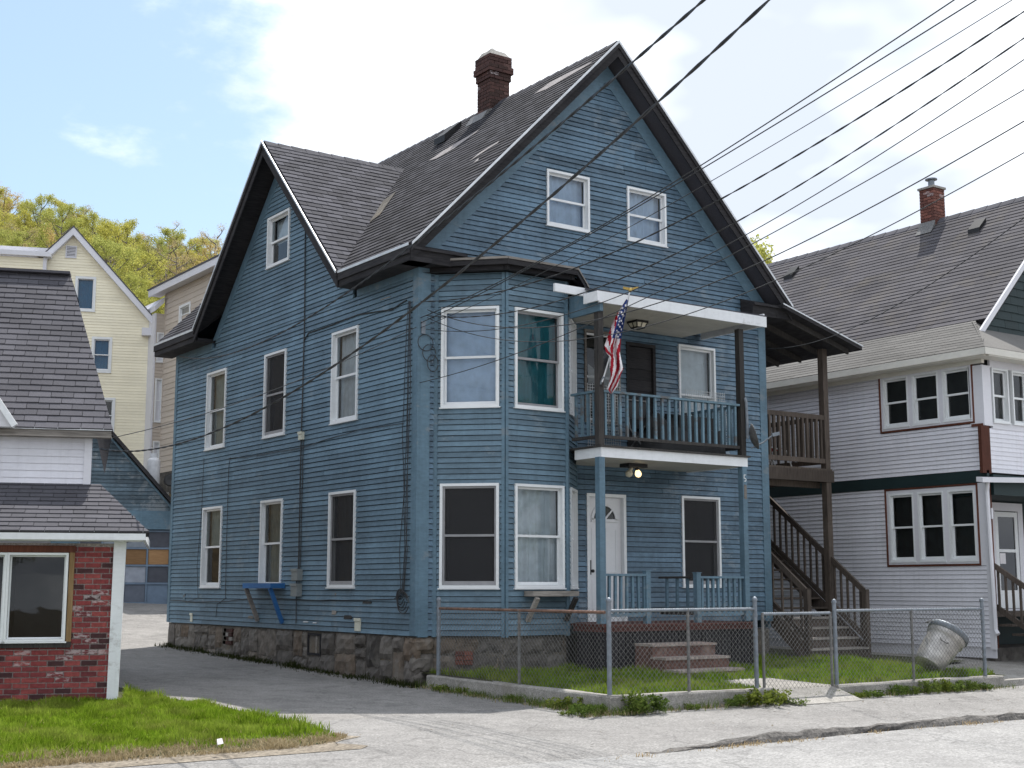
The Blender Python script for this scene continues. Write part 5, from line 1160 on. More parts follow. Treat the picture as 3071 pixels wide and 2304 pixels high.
# roof: low pitched skirt, steep main slope, front hip, green gable
EV = 10.65; EZ = 4.42; BX, BZ = 11.8, 5.2; RX, RZ = 15.0, 8.47
b1 = unit((BX - EV, 0, BZ - EZ)); F1 = Fr((EV, YB + .3, EZ), (0, -1, 0), b1, (-b1[2], 0, b1[0])); L1 = (BX - EV) / b1[0]
b2 = unit((RX - BX, 0, RZ - BZ)); F2 = Fr((BX, YB + .3, BZ), (0, -1, 0), b2, (-b2[2], 0, b2[0])); L2 = (RX - BX) / b2[0]
LE1 = YB + .3 + 2.65; LE2 = YB + .3 + 1.98
mdk = M(); mdk.fbox(F2, 0, LE2, 0, L2, -.1, -.01); m = M(); m.hexa([F1.P(0, 0, -.01), F1.P(LE1, 0, -.01), F1.P(LE1 - 1.0, L1, -.01), F1.P(0, L1, -.01), F1.P(0, 0, -.08), F1.P(LE1, 0, -.08), F1.P(LE1 - 1.0, L1, -.08), F1.P(0, L1, -.08)])
b3 = unit((-(RX - BX), 0, RZ - BZ)); m.hexa([A(RX, -1.98, RZ), A(RX, YB + .3, RZ), A(RX + 4.3, YB + .3, RZ - 4.3), A(RX + 4.3, -1.98, RZ - 4.3), A(RX, -1.98, RZ - .1), A(RX, YB + .3, RZ - .1), A(RX + 4.3, YB + .3, RZ - 4.4), A(RX + 4.3, -1.98, RZ - 4.4)])
m.quad(A(EV, -2.65, EZ), A(18, -2.65, EZ), A(18, -1.6, BZ), A(BX - .05, -1.6, BZ)); m.quad(A(EV, -2.65, EZ - .08), A(BX - .05, -1.6, BZ - .1), A(18, -1.6, BZ - .1), A(18, -2.65, EZ - .08))
RR = m.build('roof', MT['shingle_light'], RH); mdk.build('roof_deck', MT['dark_trim'], RR)
pieces([(RR, courses(F2, lambda t: (0.0, LE2), 0.0, L2 - .02, .135, (), .012, .002, -.009, gap=.010, tabs=0.92, tgap=.004, jit=.003))], 'shingle', MT['shingle_r'], 200, 'shingles', RR)
pieces([(RR, courses(F1, lambda t: (0.0, LE1 - t / L1 * 1.0), 0.0, L1 - .01, .128, (), .006, .001, -.009, tabs=0.92, tgap=.004, jit=.003))], 'shingle', MT['shingle_light'], 100, 'skirt_shingles', RR)
m = M()
for i in range(40):
    y0 = -1.98 + i * .36; 
    for sg in (-1, 1): m.hexa([A(RX, y0, RZ + .03), A(RX, y0 + .39, RZ + .018), A(RX + sg * .13, y0 + .39, RZ - .112), A(RX + sg * .13, y0, RZ - .10), A(RX, y0, RZ - .02), A(RX, y0 + .39, RZ - .02), A(RX + sg * .13, y0 + .39, RZ - .15), A(RX + sg * .13, y0, RZ - .15)])
m.build('ridge_cap', MT['shingle_b'], RR)
m = M(); m.box(EV - .02, EV + .10, -2.66, YB + .3, EZ - .14, EZ - .012); m.box(EV + .02, XW - .06, -2.6, YB + .3, EZ - .162, EZ - .132); m.box(EV - .025, 18, -2.68, -2.665, EZ - .143, EZ - .015); m.box(EV + .105, 18, -2.66, YF - .06, EZ - .165, EZ - .128); m.build('gutter', MT['gutter'], RH)
m = M(); m.fbox(FR, 0, LRn + .05, 4.18, EZ - .15, -.03, .05); m.fbox(FRF, -.044, 6, 4.302, EZ - .152, -.03, .044); m.build('frieze', MT['gutter'], RH)
YG = -1.9
FG = Fr((0, YG, 0), (1, 0, 0), (0, 0, 1), (0, -1, 0))
m = M(); m.poly([FG.P(11.7, 4.9, -.03), FG.P(18.3, 4.9, -.03), FG.P(15, 8.38, -.03)]); GW = m.build('gable_wall', MT['darkgreen'], RH)
pieces([(GW, courses(FG, lambda t: (15 - (8.36 - t) / 1.02, 15 + (8.36 - t) / 1.02) if t < 8.3 else None, 4.9, 8.3, .17, (), .02, .003, -.02, tabs=.45, tgap=.006, jit=.004))], 'wall_shingle', MT['darkgreen'], 120, 'wall_shingles')
m = M(); m.hexa([A(11.35, -2.0, 4.80), A(15, -2.0, 8.50), A(15, -2.0, 8.38), A(11.45, -2.0, 4.75), A(11.35, -1.95, 4.80), A(15, -1.95, 8.50), A(15, -1.95, 8.38), A(11.45, -1.95, 4.75)][::-1]); m.build('rake_board', MT['lap_white'], RH)
for (y, z) in ((8.6 - 3.0, 0), (-0.9 + .95, 0)):
    x = 14.45; zz_ = BZ + (x - BX) * (RZ - BZ) / (RX - BX)
    m = M(); m.hexa([A(x - .2, y - .15, zz_ - .22), A(x - .2, y + .15, zz_ - .22), A(x - .2, y + .15, zz_ - .09), A(x - .2, y - .15, zz_ - .09), A(x + .06, y - .15, zz_ + .05), A(x + .06, y + .15, zz_ + .05), A(x + .06, y + .15, zz_ + .17), A(x + .06, y - .15, zz_ + .17)][::-1]); m.build('roof_vent', MT['black'], RH)
m = M(); m.box(14.82, 15.18, 1.5, 1.86, 7.9, 9.24); RC = m.build('chimney', MT['mortar'], RH)
chimney_bricks(14.8, 15.2, 1.48, 1.88, 8.15, 9.2, RC, MT['brick_cr'])
m = M(); m.box(14.77, 15.23, 1.45, 1.91, 9.21, 9.26); m.build('cap_slab', MT['concrete'], RC)
m = M(); m.lathe(A(15, 1.68, 9.28), (0, 0, 1), [(.075, 0), (.075, .2)], 14); m.lathe(A(15, 1.68, 9.46), (0, 0, 1), [(.02, .0), (.14, .0), (.14, .025), (.02, .06)], 16); m.build('flue_pipe', MT['metal'], RC)
m = M(); m.hexa([A(14.6, 1.46, 8.1), A(14.79, 1.46, 8.28), A(14.79, 1.46, 8.42), A(14.68, 1.46, 8.2), A(14.6, 1.9, 8.1), A(14.79, 1.9, 8.28), A(14.79, 1.9, 8.42), A(14.68, 1.9, 8.2)]); m.build('flashing', MT['metal_dull'], RC)
# lower entrance porch: gutter, dark ceiling, door, stair rail, downpipe
m = M(); m.hexa([A(10.6, -2.5, 1.90), A(14, -2.5, 2.02), A(14, -2.5, 2.11), A(10.6, -2.5, 1.99), A(10.6, -2.36, 1.92), A(14, -2.36, 2.04), A(14, -2.36, 2.13), A(10.6, -2.36, 2.01)]); m.build('porch_gutter', MT['lap_white'], RH)
m = M(); m.box(XW + .13, 16, YF - .05, -1.2, 1.7, 2.08); m.box(16, 16.1, YF, -1.2, -1.2, 2.0); m.box(XW + .13, 16, -1.25, -1.2, -1.2, 1.7); m.build('porch_lining', MT['darkgreen'], RH)
m = M(); m.box(XW + .05, 15, YF, -1.2, -.55, -.47); m.build('porch_deck', MT['brown_wood'], RH)
FD = Fr((0, -1.27, 0), (1, 0, 0), (0, 0, 1), (0, -1, 0))
m = M(); ring(m, FD, 12.42, 13.5, -.47, 1.66, .16, -.02, .03, wb=.04); SD = m.build('storm_door', MT['lap_white'], RH)
m = M(); ring(m, FD, 12.59, 13.33, -.42, 1.48, .1, -.02, .018, wb=.35); m.fbox(FD, 12.69, 13.23, .68, .74, -.02, .02); m.build('door_leaf', MT['white'], SD)
m = M(); m.fbox(FD, 12.69, 13.23, -.07, .679, -.019, .0); m.fbox(FD, 12.69, 13.23, .741, 1.38, -.019, .0); m.build('pane', MT['darkglass'], SD)
m = M(); m.fbox(FD, 12.72, 12.9, .45, .66, .001, .006); m.build('notice', MT['flag_white'], SD)
m = M(); m.fbox(FRF, .06, .11, 1.25, 1.45, -.02, .02); m.build('number_plate', MT['lap_white'], RH)
m = M(); m.tube([A(10.88, -2.4, 1.92), A(10.9, -2.36, 1.75), A(10.95, -2.36, -.78), A(10.93, -2.42, -.86)], .04, 8); m.build('downpipe', MT['lap_white'], RH)
m = M(); zr = lambda y: .39 + (y + 2.3) * .63
m.bar(A(11.08, -2.3, zr(-2.3)), A(11.08, -4.0, zr(-4.0)), .05, .09); ER = m.build('stair_railing', MT['brown_wood'], RH)
m = M(); m.bar(A(11.08, -2.3, zr(-2.3) - .75), A(11.08, -4.0, zr(-4.0) - .75), .05, .09); m.build('bottom_rail', MT['brown_wood'], ER)
for i in range(11): m = M(); y = -2.38 - i * .15; m.bar(A(11.08, y, zr(y) - .72), A(11.08, y, zr(y) - .03), .036, .036, (0, 1, 0)); m.build('baluster', MT['brown_wood'], ER)
for i in range(6): m = M(); m.box(11.1, 12.8, -2.35 - (i + 1) * .26, -2.33 - i * .26, -.72 - i * .165, -.68 - i * .165); m.build('stair_tread', MT['brown_wood'], RH)

# ------------------------------------------------------------------ brick cottage on the left
E_ = unit((.934, -.358, 0)); NN = unit((-.358, -.934, 0))
PB = A(-4.73, -0.3, 0)
BC = thing('brick_cottage', 'red brick fronted cottage with steep grey roofs at the left edge', 'house', (PB[0] - 2, PB[1] + 2, -1.5))
F0 = Fr(PB, E_, (0, 0, 1), NN)
m = M(); m.fbox(F0, -6, -.02, -1.75, -.76, -.2, -.012); m.fbox(F0, -6, -3.2, -.76, .56, -.2, -.012); m.fbox(F0, -.56, -.02, -.76, .56, -.2, -.012); m.fbox(F0, -3.2, -.56, .5, .56, -.2, -.012); BWL = m.build('brick_wall', MT['brickmortar'], BC)
pieces([(BWL, courses(F0, lambda t: (-5.0, -.07), -1.56, .53, .0695, [(-3.2, -.55, -.77, .53)], 0.0, 0.0, -.05, tabs=.206, tgap=.014, gap=.0125, jit=.0015))], 'brick', MT['brick'], 290, 'bricks')
rub = Fr(F0.P(0, 0, .0), E_, (0, 0, 1), NN); s = -2.4
while s < -.25: e = s + random.uniform(.25, .5); stone(rub, s, min(e, -.2), -1.8, -1.57 + random.uniform(-.02, .02), .03, BWL); s = e
m = M(); m.hexa([F0.P(-.075, -1.62, .03), F0.P(.065, -1.62, .03), F0.P(.095, .6, .03), F0.P(-.06, .6, .03), F0.P(-.075, -1.62, -.06), F0.P(.065, -1.62, -.06), F0.P(.095, .6, -.06), F0.P(-.06, .6, -.06)]); m.build('corner_board', MT['white_worn'], BC)
m = M(); m.fbox(F0, -3.2, -.54, .44, .53, -.05, .02); m.build('window_lintel', MT['redwood_trim'], BC); m = M(); m.fbox(F0, -.61, -.545, -.70, .44, -.05, .018); m.build('window_jamb', MT['tanwood'], BC); m = M(); m.fbox(F0, -3.2, -.545, -.775, -.70, -.05, .035); m.build('window_ledge', MT['dark_wood'], BC)
window(F0, BC, -1.37, -.62, -.695, .435, single=True, cw=.03, deep=.9, room='room'); window(F0, BC, -2.14, -1.372, -.695, .435, single=True, cw=.03, deep=.9); window(F0, BC, -2.9, -2.142, -.695, .435, single=True, cw=.03, deep=.9)
m = M(); m.fbox(F0, -6, .34, .60, .715, .20, .25); m.fbox(F0, -6, .3, .585, .605, .0, .2); m.fbox(F0, .30, .34, .60, .715, -4, .2); m.build('fascia', MT['white_worn'], BC)
# porch roof (hip at the right end)
def hiproof(name, s0, s1e, s1t, d0, z0, d1, z1, mat, lim, par, tabs=.305):
    base = F0.P(0, z0, d0); up = F0.P(0, z1, d1) - base; Lr = np.linalg.norm(up); b = unit(up); n_ = unit(np.cross(E_, b))
    fr_ = Fr(base, E_, b, n_); m = M()
    md_ = M(); md_.hexa([fr_.P(s0, 0, -.01), fr_.P(s1e, 0, -.01), fr_.P(s1t, Lr, -.01), fr_.P(s0, Lr, -.01), fr_.P(s0, 0, -.07), fr_.P(s1e, 0, -.07), fr_.P(s1t, Lr, -.07), fr_.P(s0, Lr, -.07)])
    far = d1 - 2.2
    m.poly([F0.P(s1e, z0, d0), F0.P(s1e - .45, z0, far - (d0 - d1)), F0.P(s1t - .2, z1, far), F0.P(s1t, z1, d1)])
    m.poly([F0.P(s0, z1, d1), F0.P(s1t, z1, d1), F0.P(s1t, z1, far), F0.P(s0, z1, far)])
    o = m.build(name, MT[mat], par); md_.build('roof_deck', MT['dark_trim'], o)
    pieces([(o, courses(fr_, lambda t: (s0, s1e + (s1t - s1e) * t / Lr), 0.0, Lr - .01, .14, (), .013, .002, -.009, gap=.009, tabs=tabs, tgap=.007, jit=.006))], 'shingle', MT[mat], lim, 'shingles')
    return fr_
hiproof('porch_roof', -3.6, .38, -.33, .26, .705, -1.2, 1.42, 'shingle_b', 110, BC)
FU = Fr(F0.P(0, 0, -1.2), E_, (0, 0, 1), NN)
m = M(); m.fbox(FU, -.56, -.46, 1.38, 2.1, -.05, .03); m.fbox(FU, -6, -.56, 1.3, 2.12, -.3, -.03); UW = m.build('upper_wall', MT['lap_white'], BC)
pieces([(UW, courses(FU, lambda t: (-5, -.56), 1.40, 2.1, .1, (), .016, .003))], 'siding_board', MT['vinyl'], 20)
m = M(); m.fbox(F0, -5, -.2, 2.08, 2.18, -1.06, -1.0); m.fbox(F0, -5, -.2, 2.06, 2.08, -1.2, -1.0); m.build('eave_board', MT['grey_wood'], BC)
m = M(); m.fbox(F0, -5, -.19, 2.155, 2.19, -1.0, -.985); m.build('drip_edge', MT['drip'], BC)
hiproof('main_roof', -4.2, -.18, -1.06, -.98, 2.17, -3.8, 4.97, 'shingle_b', 180, BC)
m = M(); m.bar(F0.P(-4.2, 4.98, -3.8), F0.P(-1.06, 4.98, -3.8), .3, .04); m.build('ridge_cap', MT['shingle_b'], BC)
# white gable of the cottage's left wing
m = M(); m.poly([F0.P(-1.50, 2.16, -.86), F0.P(-2.9, 4.2, -.86), F0.P(-4.3, 2.16, -.86)][::-1]); m.poly([F0.P(-1.50, 2.16, -.86), F0.P(-2.9, 4.2, -.86), F0.P(-2.9, 4.2, -2.6), F0.P(-1.5, 2.16, -.95)]); WGb = m.build('wing_gable', MT['lap_white'], BC)
m = M(); m.bar(F0.P(-1.46, 2.17, -.84), F0.P(-2.9, 4.27, -.84), .08, .12, NN); m.build('rake_board', MT['white_worn'], WGb)
m = M(); m.quad(F0.P(-.03, -1.6, -.21), F0.P(-.7, -1.6, -5.4), F0.P(-.7, .58, -5.4), F0.P(-.03, .58, -.21)); m.quad(F0.P(-.5, .9, -1.25), F0.P(-1.1, .9, -5.4), F0.P(-1.1, 2.05, -5.4), F0.P(-.5, 2.05, -1.25)); m.fbox(F0, -6, -1.3, -1.6, 2.0, -5.5, -5.4); m.build('side_wall', MT['lap_white'], BC)

# ------------------------------------------------------------------ blue garage at the end of the drive
GO = A(2.83, 19.45, 0); FGa = Fr(GO, E_, (0, 0, 1), NN)
GA = thing('blue_garage', 'old blue gabled garage with a patched panel door at the end of the drive', 'garage', (GO[0], GO[1] + 2, -.5))
m = M(); m.fbox(FGa, .70, 1.05, -.6, 2.0, -6, 0); m.fbox(FGa, -4.2, -1.83, -.6, 2.0, -6, 0); m.fbox(FGa, -1.83, .70, 1.60, 2.12, -.2, .06); m.fbox(FGa, -1.83, .7, -.6, 1.6, -.3, -.2); m.poly([FGa.P((-1.58) - 2.4, 2.1, -.03), FGa.P((-1.58) + 2.4, 2.1, -.03), FGa.P((-1.58), 4.75, -.03)]); GWL = m.build('wall', MT['blue_trim'], GA)
pk, pz, gsl = -1.58, 4.80, 1.12
pieces([(GWL, courses(FGa, lambda t: (pk - (pz - t) / gsl, pk + (pz - t) / gsl) if t < pz - .05 else None, 2.12, pz - .05, .11, (), .022, .003, gap=.012, joint=(1.5, 3), jit=.006, tgap=.007))], 'clapboard', MT['blue_old'], 60)
for sg in (-1, 1):
    m = M(); q0 = FGa.P(pk, pz + .16, .35); q1 = FGa.P(pk + sg * 2.75, pz + .16 - 2.75 * gsl, .35); bk = -NN * 6.5; dn = A(0, 0, -.14)
    m.hexa([q0, q1, q1 + dn, q0 + dn, q0 + bk, q1 + bk, q1 + bk + dn, q0 + bk + dn] if sg < 0 else [q0 + dn, q1 + dn, q1, q0, q0 + bk + dn, q1 + bk + dn, q1 + bk, q0 + bk]); m.build('roof_slope', MT['dark_trim'], GA)
    m = M(); m.bar(FGa.P(pk, pz - .08, .03), FGa.P(pk + sg * 2.6, pz - .08 - 2.6 * gsl, .03), .05, .2, NN); m.build('rake_board', MT['blue_trim'], GA)
gcol = {'a': m_plain('panel_grey', (.24, .27, .31), .6), 'b': m_plain('panel_dark', (.075, .08, .1), .6), 'c': MT['plywood'], 'd': m_plain('panel_pale', (.33, .36, .42), .6), 'e': m_plain('panel_slate', (.13, .15, .19), .6), 'f': m_plain('panel_blue', (.16, .22, .3), .6)}
m = M(); zs = [-.45, .09, .59, 1.07, 1.55]
for z in zs: m.fbox(FGa, -1.8, .68, z - .025, z + .025, -.1, -.03)
for k in range(5): m.fbox(FGa, -1.8 + k * .615 - .02, -1.8 + k * .615 + .025, -.45, 1.55, -.1, -.033)
GD = m.build('garage_door', gcol['f'], GA)
for r_, row in enumerate(('efef', 'bbdb', 'cccc', 'baab')):
    for k, ch in enumerate(row): m = M(); m.fbox(FGa, -1.8 + k * .615 + .03, -1.8 + (k + 1) * .615 - .03, zs[r_] + .03, zs[r_ + 1] - .03, -.09, -.06); m.build('panel', gcol[ch], GD)
c = FGa.P(.62, 2.95, .5); T = thing('satellite_dish', 'dark satellite dish at the garage eave', 'satellite dish', tuple(c))
m = M(); m.lathe(c, unit(A(-.5, -.8, .3)), [(.01, -.02), (.12, 0), (.19, .04), (.195, .045), (.12, .015), (.012, .0)], 20, cap=False); m.build('reflector', MT['black'], T, smooth=True)
m = M(); m.tube([c - A(-.1, -.1, .5), c - A(-.1, -.1, .05), c], .018, 6); m.build('mast', MT['black'], T)
c = CAM + ray(461, 1389) * 44; T = thing('gas_tank', 'white propane tank standing behind the garage roof', 'gas tank', (c[0], c[1], g(c[1])))
m = M(); zb_ = c[2] - .95; m.box(c[0] - .4, c[0] + .4, c[1] - .4, c[1] + .4, g(c[1]) - .2, zb_); m.build('plinth', MT['concrete'], T)
m = M(); m.lathe(A(c[0], c[1], zb_), (0, 0, 1), [(.19, 0), (.21, .03), (.21, 1.0), (.19, 1.07), (.12, 1.12), (.05, 1.135)], 20); m.build('cylinder', MT['tank'], T, smooth=True)
m = M(); m.lathe(A(c[0], c[1], zb_ + 1.09), (0, 0, 1), [(.13, 0), (.13, .17), (.12, .17), (.12, 0)], 18, cap=False); m.build('collar', MT['tank'], T)

# ------------------------------------------------------------------ yellow house and tan house up the slope
YO = A(3.88, 31.07, 0); FY = Fr(YO, E_, (0, 0, 1), NN)
YH = thing('yellow_house', 'pale yellow gabled house with white trim on the slope behind', 'house', (YO[0], YO[1] + 3, 3.5))
m = M(); m.fbox(FY, 2.86, 2.97, 2.5, 9.35, -.05, .03); m.fbox(FY, -4.2, 2.9, 2.0, 9.3, -7, -.75); m.fbox(FY, -4.2, 2.95, 2.0, 3.6, -.06, .02); YW = m.build('front_wall', MT['lap_white'], YH)
m = M(); m.fbox(FY, 2.7, 2.94, 3.6, 9.3, -9, -.07); m.build('side_wall', MT['yellow'], YH)
gy = [(YW, courses(FY, lambda t: (-2.95, 2.86) if t < 9.5 else ((-(12.9 - t) / 1.1, (12.9 - t) / 1.1) if t < 12.8 else None), 3.6, 12.8, .105, [(.13, .86, 9.96, 11.25), (.8, 1.52, 7.72, 9.03), (-.26, .13, 11.91, 12.37), (1.0, 1.72, 5.5, 6.8)], .018, .003))]
FYw = Fr(FY.P(0, 0, .45), E_, (0, 0, 1), NN)
m = M(); m.fbox(FYw, -.98, -.87, 3, 11.78, -.3, .03); m.fbox(FYw, -7, -.95, 3, 11.7, -5, -.05); WG = m.build('wing_wall', MT['lap_white'], YH)
gy.append((WG, courses(FYw, lambda t: (-6.5, -.98), 8.5, 11.75, .105, (), .018, .003)))
pieces(gy, 'siding_board', MT['yellow'], 200, 'siding_boards', YW)
m = M(); m.hexa([FYw.P(-7, 11.78, .2), FYw.P(-.72, 11.78, .2), FYw.P(-.72, 11.95, .2), FYw.P(-7, 11.95, .2), FYw.P(-7, 11.82, -.4), FYw.P(-.72, 11.82, -.4), FYw.P(-.72, 12.0, -.4), FYw.P(-7, 12.0, -.4)]); m.fbox(FYw, -7, -.9, 12.25, 12.42, -1.4, -1.2); m.fbox(FYw, -7, -1.0, 12.0, 12.25, -1.5, -1.3); m.build('wing_eave', MT['lap_white'], YH)
for sg in (-1, 1):
    m = M(); m.hexa([FY.P(0, 13.02, .28), FY.P(sg * 3.28, 13.02 - 3.28 * 1.1, .28), FY.P(sg * 3.28, 12.74 - 3.28 * 1.1, .28), FY.P(0, 12.74, .28), FY.P(0, 13.02, -.02), FY.P(sg * 3.28, 13.02 - 3.28 * 1.1, -.02), FY.P(sg * 3.28, 12.74 - 3.28 * 1.1, -.02), FY.P(0, 12.74, -.02)][::sg * -1]); m.build('rake_board', MT['lap_white'], YH)
    m = M(); m.hexa([FY.P(0, 13.08, .3), FY.P(sg * 3.32, 13.08 - 3.32 * 1.1, .3), FY.P(sg * 3.32, 13.03 - 3.32 * 1.1, .3), FY.P(0, 13.03, .3), FY.P(0, 13.08, -8), FY.P(sg * 3.32, 13.08 - 3.32 * 1.1, -8), FY.P(sg * 3.32, 13.03 - 3.32 * 1.1, -8), FY.P(0, 13.03, -8)][::sg * -1]); m.build('roof_slope', MT['shingle_b'], YH)
m = M(); m.fbox(FY, 2.55, 3.27, 9.12, 9.4, -.1, .28); m.build('eave_return', MT['lap_white'], YH)
window(FY, YH, .13, .86, 9.96, 11.25, cw=.09, single=True, curtain=('blind_blue', 0.0, 1.0, .003)); window(FY, YH, .8, 1.52, 7.72, 9.03, cw=.09, curtain=('blind_blue', 0.0, 1.0, .004)); window(FY, YH, 1.0, 1.72, 5.5, 6.8, cw=.09)
m = M(); ring(m, FY, -.26, .13, 11.91, 12.37, .04, -.05, .05); GV = m.build('gable_vent', MT['lap_white'], YH)
for k in range(7): m = M(); m.fbox(FY, -.22, .09, 11.955 + k * .055, 11.985 + k * .055, -.02, .03); m.build('louvre', MT['lap_white'], GV)

TX = 6.86; FT = Fr((TX, 29.46, 0), (0, -1, 0), (0, 0, 1), (-1, 0, 0))
TH = thing('tan_house', 'tan sided three storey house with white eaves between yellow and blue houses', 'house', (TX + 3, 26, 3.5))
m = M(); m.box(TX + .05, TX + 7, 19.8, 29.4, 0, 10.6); m.fbox(FT, 0, .07, 4.05, 10.7, -.04, .03); TW = m.build('side_wall', MT['tan'], TH)
pieces([(TW, courses(FT, lambda t: (.07, 9.6), 4.05, 10.65, .2, [(29.46 - 28.0, 29.46 - 26.95, 9.25, 9.95)], .02, .004))], 'siding_board', MT['tan'], 100)
m = M(); m.box(TX - .05, TX + 7, 19.8, 29.45, -.5, 4.04); m.build('foundation', MT['stone'], TH)
window(FT, TH, 29.46 - 28.0, 29.46 - 26.95, 9.25, 9.95, cw=.09)
m = M(); m.box(TX - .4, TX - .34, 19.6, 30.2, 10.62, 10.86); m.box(TX - .34, TX + .06, 19.6, 30.2, 10.66, 10.70); m.build('eave_board', MT['lap_white'], TH)
m = M(); m.hexa([A(TX - .42, 19.5, 10.86), A(TX + 3.5, 19.5, 11.5), A(TX + 3.5, 19.5, 11.56), A(TX - .42, 19.5, 10.92), A(TX - .42, 30.3, 10.86), A(TX + 3.5, 30.3, 11.5), A(TX + 3.5, 30.3, 11.56), A(TX - .42, 30.3, 10.92)]); m.build('roof', MT['shingle_b'], TH)
FTw = Fr((TX - .38, 29.47, 0), (1, 0, 0), (0, 0, 1), (0, -1, 0))
m = M(); m.fbox(FTw, 0, .06, 3.5, 9.9, -.03, .03); m.fbox(FTw, 0, .45, 3.0, 9.9, -3, -.04); TB = m.build('rear_bay', MT['lap_white'], TH)
pieces([(TB, courses(FTw, lambda t: (.06, .42), 3.6, 9.9, .12, [(.1, .38, 8.1, 9.2), (.1, .38, 5.9, 7.5), (.1, .38, 3.7, 5.2)], .018, .003))], 'siding_board', MT['tan'], 60)
for (z0_, z1_) in ((8.1, 9.2), (5.9, 7.5), (3.7, 5.2)): window(FTw, TH, .1, .38, z0_, z1_, cw=.05)
m = M(); m.hexa([A(TX - .44, 29.3, 9.95), A(TX - .1, 29.3, 10.3), A(TX - .1, 29.3, 10.5), A(TX - .44, 29.3, 10.15), A(TX - .44, 33, 9.85), A(TX - .1, 33, 10.3), A(TX - .1, 33, 10.5), A(TX - .44, 33, 10.05)]); m.build('bay_eave', MT['lap_white'], TH)

# ------------------------------------------------------------------ trees on the hillside
def tree_proto(name, label, seed, leafm, n_leaf, h, spread, lsize, group, bare=False):
    rg = np.random.default_rng(seed); rd = random.Random(seed)
    root = bpy.data.objects.new(name, None); COL.objects.link(root); ROOT[root.name] = A(0, 0, 0); tag(root, label, 'tree', group)
    m = M(); tips = []
    tp = [A(0, 0, -.8), A(rd.uniform(-.1, .1), rd.uniform(-.1, .1), h * .3), A(rd.uniform(-.3, .3), rd.uniform(-.3, .3), h * .65), A(rd.uniform(-.4, .4), rd.uniform(-.4, .4), h * .95)]
    m.tube(tp, [h * .016, h * .013, h * .008, .012], 6, cap=False)
    for k in range(13):
        f = .28 + .66 * k / 12; i = min(2, int(f * 3)); z = h * f; b = A(np.interp(z, [q[2] for q in tp], [q[0] for q in tp]), np.interp(z, [q[2] for q in tp], [q[1] for q in tp]), z)
        an = k * 2.4 + rd.uniform(-.4, .4); ln = spread * (1.05 - abs(f - .5) * 1.1) * rd.uniform(.75, 1.15)
        e = b + A(math.cos(an) * ln, math.sin(an) * ln, ln * rd.uniform(.45, .95)); mid_ = (b + e) / 2 + A(0, 0, -.08 * ln)
        m.tube([b, mid_, e], [h * .007, h * .0045, .012], 5, cap=False); tips += [(e, .8), (mid_ * .4 + e * .6, .7)]
        for q in range(3):
            s_ = mid_ + (e - mid_) * rd.uniform(0, .8); e2 = s_ + A(rd.uniform(-1, 1), rd.uniform(-1, 1), rd.uniform(.2, 1)) * ln * .45
            m.tube([s_, e2], [.02, .008], 4, cap=False); tips.append((e2, .6))
    tips.append((tp[3], .6))
    m.build('trunk', MT['bark'], root)
    n = n_leaf; idx = rg.integers(0, len(tips), n); C_ = np.array([t[0] for t in tips])[idx]; Rr = np.array([t[1] for t in tips])[idx] * spread * .36
    d = rg.normal(size=(n, 3)); d /= np.linalg.norm(d, axis=1)[:, None]; c = C_ + d * (Rr * rg.random(n) ** .5)[:, None]
    u = rg.normal(size=(n, 3)); u /= np.linalg.norm(u, axis=1)[:, None]; w_ = np.cross(u, rg.normal(size=(n, 3))); w_ /= np.linalg.norm(w_, axis=1)[:, None]
    sz = (lsize * rg.uniform(.6, 1.4, n))[:, None]
    vv = np.stack([c - u * sz * .6, c + w_ * sz * .5, c + u * sz * .6, c - w_ * sz * .5], 1).reshape(-1, 3)
    me = bpy.data.meshes.new('crown'); me.from_pydata(vv.tolist(), [], [(4 * i, 4 * i + 1, 4 * i + 2, 4 * i + 3) for i in range(n)]); me.materials.append(MT[leafm]); me.update()
    link_mesh('crown', me, root)
    return root
LBL = [('yellow green spring tree on the wooded hillside', 'leaf_a'), ('fresh green spring tree on the wooded hillside', 'leaf_b'), ('sparse brownish budding tree on the wooded hillside', 'leaf_c')]
protos = []
for k, (li, n, h, sp, ls) in enumerate(((0, 9000, 8.5, 1.9, .078), (0, 8500, 7.6, 2.1, .078), (1, 9500, 9, 2.0, .078), (1, 8000, 7.4, 1.7, .075), (2, 2200, 9.5, 1.8, .065), (2, 4500, 8.2, 1.9, .07))):
    protos.append((tree_proto('hillside_tree', LBL[li][0], 40 + k, LBL[li][1], n, h, sp, ls, LBL[li][0] + 's'), li))
rd = random.Random(5); used = [False] * len(protos); cnt = 0
spots = []
for Z in list(np.arange(66, 120, 5.6)) + [122, 126, 130, 134, 138]:
    step = 2.25 / Z * 4076
    u = -260 + rd.uniform(0, step)
    while u < 860: spots.append((u + rd.uniform(-.3, .3) * step, Z + rd.uniform(-2.5, 2.5))); u += step
def place_tree(x, y, z, sc, k=None):
    k = rd.choice([0, 0, 1, 1, 2, 2, 3, 3, 4, 5, 5]) if k is None else k
    o = protos[k][0]
    if used[k]: o = copy_tree(o)
    used[k] = True; o.location = (x, y, z + ZO); o.rotation_euler = (0, 0, rd.uniform(0, 6.28)); o.scale = (sc * rd.uniform(.85, 1.2), sc * rd.uniform(.85, 1.2), sc * rd.uniform(.85, 1.15))
for (u, Z) in spots:
    p = CAM + ray(u, 1152) * Z; place_tree(p[0], p[1], hillz(p[0], p[1]) - .1, (.86 if Z > 90 else .74) * rd.uniform(.9, 1.15))
p = CAM + ray(2325, 900) * 72; tz = CAM[2] + (1766 - 800) / 4076 * 72 - 1.25
rt = tree_proto('hillside_tree', 'pale green treetop showing between the blue and white house roofs', 77, 'leaf_a', 9000, 9.5, 2.6, .12, None)
rt.location = (p[0], p[1], tz - 9.3 + ZO); hz2 = hillz(p[0], p[1])
